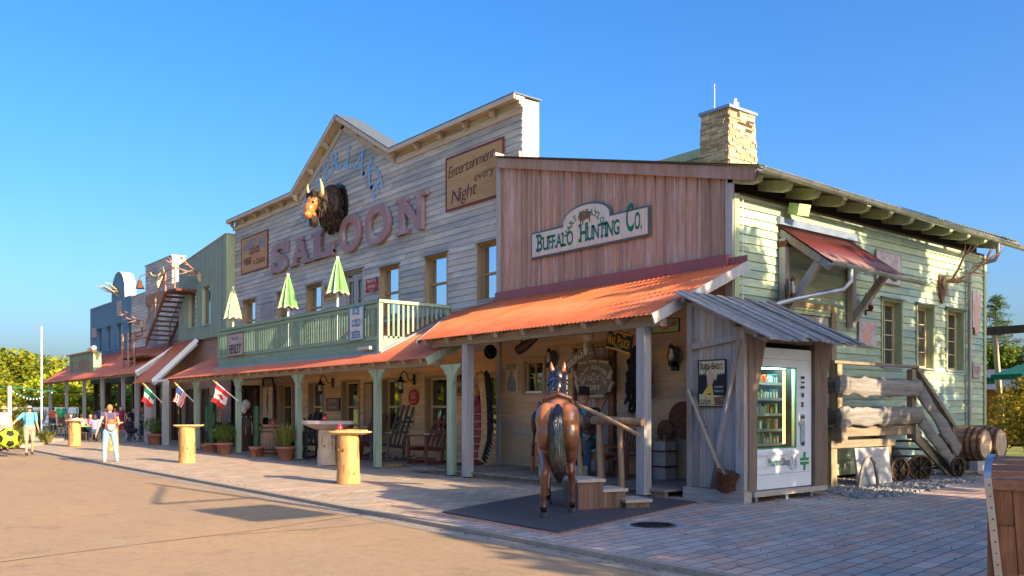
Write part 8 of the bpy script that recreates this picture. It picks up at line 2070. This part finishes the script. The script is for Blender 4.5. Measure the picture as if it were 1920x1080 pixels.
T4 = tree('distant_tree', 'row of low green trees behind the terrace guests', -95, 27, 6, 7, 10, 'leaf_green', 5000, .55, .5, 30, .2)
# across the street, seen in the window glass
G_OP = 'trees across the street mirrored in the windows'
TA = tree('street_tree', 'leafy tree across the street mirrored in the porch windows', -46, -16, 4.6, 9.0, 31, 'leaf_sun', 5000, .5, 1.2, 34, .25, G_OP)
for i, (x, y, s) in enumerate([(-56, -15, 1.0), (-37, -17, .95), (-66, -17, 1.1), (-28, -19, 1.0), (-76, -14, 1.0)]): dtree(TA, None, x, y, i*1.3, s)
# shade trees off to the right of the viewer
G_SH = 'shade trees beside the forecourt'
SA = tree('shade_tree', 'broad leafy tree shading the forecourt paving', 2.6, 11.6, 3.0, 7.6, 41, 'leaf_green', 8500, .30, 1.1, 60, .2, G_SH, .1)
def shade(x, y, rz, s): c = dup(SA, (x, y, 0), rz, 'broad leafy tree shading the side of the store', s); return c
shade(2.2, 16.2, 1.1, (1.15, 1.2, 1.5)); shade(1.9, 22.0, 2.7, (1.3, 1.25, 1.62)); shade(3.0, 27.5, 4.0, (1.2, 1.2, 1.62)); shade(6.2, 10.4, 5.0, (1.2, .9, .95)); shade(9.5, 12.5, .5, (1.4, 1.3, 1.35))
SA['label'] = 'broad leafy tree shading the forecourt paving'
# hanging sign on a pole, right of the view: it throws the outlined shadow on the road
t = thing('street_sign_pole', 'tall pole with a hanging board standing beside the forecourt', 'sign pole', (-.8, 8.25, 0)); m = MB(TR(-.8, 8.25, 0)); m.cyl((0, 0, -.05), (0, 0, 8.0), .09, .06, 10); m.build('pole', 'grey_post', t)
m = MB(TR(-.8, 8.25, 0)); m.tube([(0, .15, 6.15), (0, -1.75, 6.15)], .05, 6); m.tube([(0, 0, 7.7), (0, -1.7, 6.2)], .045, 6); m.each('arm', 'iron', t)
m = MB(TR(-.8, 8.25, 0)); m.box(-.03, .03, -1.72, -.30, 4.75, 5.62); m.build('board', 'sage_post', t)
m = MB(TR(-.8, 8.25, 0)); m.cyl((0, -.5, 5.6), (0, -.5, 6.15), .01, n=5); m.mark(); m.cyl((0, -1.5, 5.6), (0, -1.5, 6.15), .01, n=5); m.each('chain', 'iron', t)

# left foreground: planting island, hedge, lamp post, string lights
P = [gp(-60, 838), gp(0, 841), gp(60, 838), gp(120, 826), gp(60, 822), gp(-80, 822)]
m = MB(); m.prism([(a, b) for a, b in P], 0, 1); m.v = [(a, c, .002+.10*(1 if b > .5 else 0)) for a, b, c in m.v]; struct(m.build('planting_bed_kerb', 'cream_trim'))
def clump(name, label, x, y, n, h, sp, mat, w_=.02, cat='plant', z=.08):
    m = MB()
    for i in range(n):
        a = random.uniform(0, 6.283); L = random.uniform(.6, 1.0)*h; q = random.uniform(.1, 1)*sp; b = Vector((x+random.uniform(-.2, .2)*sp, y+random.uniform(-.2, .2)*sp, z)); mid = b+Vector((q*.4*cos(a), q*.4*sin(a), L*.7)); e = b+Vector((q*cos(a), q*sin(a), L*random.uniform(.7, 1.05))); d = Vector((-sin(a), cos(a), 0))*w_
        m.add([b-d, b+d, mid+d, mid-d, e], [(0, 1, 2, 3), (3, 2, 4)], random.random())
    o = m.build(name, mat); tag(o, label, cat); return o
for (u, v, h, sp, mt, lab) in [(10, 838, .55, .8, 'leaf_lime', 'yellow leaved spiky plant behind the big ball'), (30, 836, .8, .9, 'leaf_sun', 'green spiky plant between the straw hat person and the man in pale blue'), (85, 830, .75, 1.0, 'leaf_reed', 'grey green yucca right of the man in pale blue'), (50, 832, .9, 1.0, 'leaf_green', 'dark spiky plant right behind the man in pale blue')]:
    x, y = gp(u, v, .08); clump('spiky_plant', lab, x, y, 90, h, sp, mt, .035)
for (u, v, h, lab) in [(30, 814, 2.0, 'tall reed clump behind the man in pale blue'), (52, 812, 1.9, 'tall reed clump left of the pale panels'), (8, 815, 1.6, 'tall reed clump behind the person in the straw hat')]:
    x, y = gp(u, v); clump('reed_clump', lab, x, y, 420, h, 2.2, 'leaf_reed', .05, z=0)
x, y = gp(78, 815); t = thing('street_lamp', 'tall thin white street lamp in front of the far trees', 'street lamp', (x, y, 0)); zt = 1.65+(766-613)*sqrt(1)*((x*FX+y*FY))/FPX
m = MB(TR(x, y, 0)); m.cyl((0, 0, 0), (0, 0, zt), .06, .045, 10); m.build('pole', 'white_paint', t); m = MB(TR(x, y, 0)); m.bar((0, 0, zt), (-.35, -.3, zt+.03), .16, .08); m.build('lamp_head', 'cloth_grey', t)
a0, b0 = gp(18, 818); m = MB(TR(a0, b0, 0)); m.cyl((0, 0, 0), (0, 0, 3.0), .12, n=8); tag(m.build('wooden_pole', 'cream_trim'), 'short pale wooden pole carrying the string lights at the far left', 'pole')
t = thing('string_lights', 'green cable with small bulbs strung above the terrace', 'string lights', (a0, b0, 2.9)); m = MB(); bl = MB()
for (A, B, sag) in [(Vector((a0, b0, 2.95)), Vector((-66.5, 13.0, 2.75)), .5), (Vector((a0, b0, 2.95)), Vector((-66.5, 20.0, 3.0)), .3), (Vector((-110, 1, 3.2)), Vector((a0, b0, 2.95)), .4)]:
    pts = [A.lerp(B, i/12)+Vector((0, 0, -sag*4*(i/12)*(1-i/12))) for i in range(13)]; m.tube(pts, .035, 5); m.mark()
    for p in pts[1:-1]: bl.ell(p-Vector((0, 0, .10)), .055, 8, 5); bl.mark()
m.each('cable', 'cloth_green', t); bl.each('bulb', 'flag_white', t)
x, y = gp(80, 806); t = thing('white_banner', 'plain white low panel behind the terrace', 'panel', (x, y, 0)); m = MB(TR(x, y, 0) @ RZ(radians(60))); m.box(-2.6, 2.6, -.03, .03, .3, 1.75); m.build('panel', 'white_paint', t); m = MB(TR(x, y, 0) @ RZ(radians(60)))
for q in (-2.5, 0, 2.5): m.box(q-.04, q+.04, -.07, -.03, 0, 1.7); m.mark()
m.each('post', 'cloth_grey', t)
m = MB(); m.box(-53.4, -53.2, 15.2, 22, 0, 3.3); m.box(-64, -53.4, 21.9, 22, 0, 1.1); 
for o, l in zip(m.each('terrace_wall', 'brown_door'), ('dark side wall behind the terrace under the tower', 'low dark rear wall of the terrace')): tag(o, l, 'wall')

# tar seams and a darker repair on the road
def seam(us, w_, z=-.046):
    P = [Vector((*gp(u, v, -.05), z)) for u, v in us]; m = MB()
    for a, b in zip(P[:-1], P[1:]):
        n = max(2, int((b-a).length/.3)); d = (b-a).normalized(); s_ = Vector((-d.y, d.x, 0)); q0 = None
        for i in range(n+1):
            p = a.lerp(b, i/n)+s_*random.uniform(-.012, .012); ww = w_*random.uniform(.5, 1.3); q1 = (p-s_*ww, p+s_*ww)
            if q0: m.quad(q0[0], q1[0], q1[1], q0[1])
            q0 = q1
    return m
m = MB(); sm_ = [seam([(-60, 1062), (250, 1022), (470, 996), (700, 962)], .012), seam([(420, 1004), (640, 988), (760, 975)], .010), seam([(40, 905), (210, 900), (330, 893)], .015)]
for q in sm_: struct(q.build('road_seam', 'tar'))
m = MB()
for i in range(900):
    if i < 420: x = random.uniform(-34, -2); y = 7.02-abs(random.gauss(0, .10)); z = -.044
    elif i < 620: x = random.uniform(-30, -3); y = 7.18+abs(random.gauss(0, .5)); z = .006
    else: x = random.uniform(-11.5, 3); y = random.uniform(7.3, 17); z = .006
    a = random.uniform(0, 6.28); s_ = random.uniform(.012, .034); m.quad(*[(x+s_*k*cos(a+q), y+s_*k*sin(a+q), z+random.uniform(0, .010)) for q, k in ((0, 1.3), (1.4, .6), (3.1, 1.2), (4.6, .7))])
tag(m.build('leaf_litter', 'dry_leaf'), 'small dry leaves scattered along the kerb and over the paving', 'leaves', kind='stuff')
m = MB()
for i in range(420):
    x = random.choice([random.uniform(-18.5, -11), random.uniform(-11, -2)]); y = 12.25+random.uniform(-.06, .02) if x < -11 else random.uniform(8, 16); a = random.uniform(0, 6.28); L = random.uniform(.02, .06); m.add([(x, y, 0), (x+.008, y+.004, 0), (x+L*.5*cos(a), y+L*.5*sin(a), L)], [(0, 1, 2)])
tag(m.build('joint_weeds', 'leaf_green'), 'tiny weeds at the foot of the deck and in the paving joints', 'weeds', kind='stuff')
# right background
bm = bmesh.new(); bmesh.ops.create_grid(bm, x_segments=40, y_segments=40, size=26); 
for v in bm.verts: r = sqrt(v.co.x**2+v.co.y**2)/24; v.co.z = max(-.6, 5.4*(max(0, cos(min(1, r)*pi/2)))**1.3+.15*sin(v.co.x*.7)*cos(v.co.y*.6)-.3)
me = bpy.data.meshes.new('hill'); bm.to_mesh(me); bm.free(); me.materials.append(MATS['hill_grass']); me.polygons.foreach_set('use_smooth', [True]*len(me.polygons)); o = link('hill', me); o.location = (-20, 74, 0); struct(o)
def conifer(name, label, x, y, z, H, R, seed, nb=26, mat='leaf_needle'):
    random.seed(seed); t = thing(name, label, 'tree', (x, y, z)); m = MB(); tr_ = MB(); tr_.tube([(0, 0, -.5), (0, 0, H)], [R*.06, .02], 8)
    for i in range(nb):
        f = i/nb; zz = H*(.12+.86*f); L = R*(1-f)**.75*random.uniform(.7, 1.15)+.12
        for k in range(5):
            a = random.uniform(0, 6.283); e = Vector((L*cos(a), L*sin(a), zz+random.uniform(-.1, .25)*L)); s0 = Vector((0, 0, zz)); tr_.tube([s0, e], [.03, .008], 4)
            for j in range(26):
                g = random.uniform(.1, 1); p = s0.lerp(e, g)+Vector((random.gauss(0, .05*R), random.gauss(0, .05*R), random.gauss(-.03, .03*R))); d = Vector((random.gauss(0, 1), random.gauss(0, 1), random.gauss(-.3, .5))).normalized()*.22; b = d.orthogonal().normalized()*.035; m.add([p-b, p+b, p+d], [(0, 1, 2)])
    m.build('crown', mat, t, False); tr_.build('trunk', 'trunk_bark', t, False); return t
conifer('fir_tree', 'single fir tree rising above the yellow hill', -26.7, 66, 3.6, 6.3, 2.4, 3)
B1 = tree('hill_bush', 'dark green bush on the hill below the fir tree', -26.5, 64.5, 2.4, 2.6, 51, 'leaf_green', 3500, .26, .1, 20, .1, 'bushes on the hill', z=3.9)
for i, (x, y, z) in enumerate([(-23.2, 66, 4.0), (-20.0, 66, 4.2), (-29.5, 64.5, 3.4), (-17, 67, 4.0)]): c = dup(B1, (x, y, z), i*1.7, ['rounded green bush on the hill right of the fir tree', 'green bush on the hill at the right picture edge', 'green bush on the hill hidden by the corner of the store', 'green bush on the hill beyond the picture edge'][i], 1.0)
# autumn bush beyond the barrels
AB = tree('autumn_bush', 'tall bush with green and orange leaves behind the lying barrels', -10.6, 30.8, 1.9, 3.6, 61, 'leaf_autumn', 7000, .13, .15, 40, .06, 'bushes beyond the barrels')
dup(AB, (-8.6, 29.2, 0), 2.0, 'orange tinged bush at the right picture edge above the foreground bin', (.9, .9, .85)); dup(AB, (-12.6, 34.0, 0), 4.0, 'green and orange bush farthest from the barrels', (1, 1, .75))
# pergola beam, parasols, hut, garden stair
pg = thing('timber_gateway', 'dark timber beam on raking posts behind the store', 'gateway', (-14.5, 37, 0)); zb = 1.65+(766-640)*38/FPX; m = MB(); m.bar((-18.5, 37.2, zb+.15), (-11, 37.2, zb+.25), .3, .30); m.build('beam', 'brown_door', pg)
m = MB()
for x in (-17.3, -15.1, -12.6): m.bar((x, 37.2, zb), (x+.45, 37.0, 0), .16, .16); m.mark()
m.bar((-16.6, 37.1, zb+.3), (-16.9, 37.1, zb+1.6), .07, .07); m.mark(); m.each('post', 'tan_frame', pg)
def parasol(x, y, z, R, label):
    t = thing('open_parasol', label, 'parasol', (x, y, 0), 0, 'dark green parasols behind the store'); m = MB(TR(x, y, 0)); m.lathe([(R, z), (R*.5, z+.32), (.001, z+.62)], 8, sm=False); m.lathe([(R, z-.14), (R, z)], 8, sm=False); m.build('canopy', 'parasol_green', t); m = MB(TR(x, y, 0)); m.cyl((0, 0, 0), (0, 0, z+.6), .04, n=8); m.build('pole', 'tan_frame', t)
parasol(-15.9, 35.0, 2.75, 1.7, 'dark green parasol next to the corner of the store'); parasol(-12.8, 35.6, 2.9, 1.8, 'dark green parasol above the autumn bush')
t = thing('garden_hut', 'reddish timber hut with a dark roof behind the autumn bush', 'hut', (-20, 45, 0)); m = MB(); m.box(-23.5, -15, 44, 48, 0, 2.6); m.build('wall', 'orange_bench', t); m = MB(); m.add([(-24, 43.4, 2.55), (-14.5, 43.4, 2.55), (-14.5, 46, 3.6), (-24, 46, 3.6), (-24, 48.6, 2.55), (-14.5, 48.6, 2.55)], [(0, 1, 2, 3), (3, 2, 5, 4)]); m.build('roof', 'dark_trim', t)
t = thing('garden_steps', 'small timber steps with a handrail just behind the store corner', 'steps', (-12.2, 28.2, 0)); m = MB(); m.bar((-13.2, 28.3, 1.85), (-11.9, 28.3, 1.05), .08, .09); m.build('handrail', 'tan_frame', t); m = MB(); m.box(-12.0, -11.88, 28.24, 28.36, 0, 1.1); m.mark(); m.box(-13.0, -12.88, 28.24, 28.36, 0, 1.75); m.each('post', 'tan_frame', t); m = MB(); m.bar((-13.1, 28.3, .9), (-12.0, 28.3, .12), .05, .18); m.build('stringer', 'tan_frame', t)
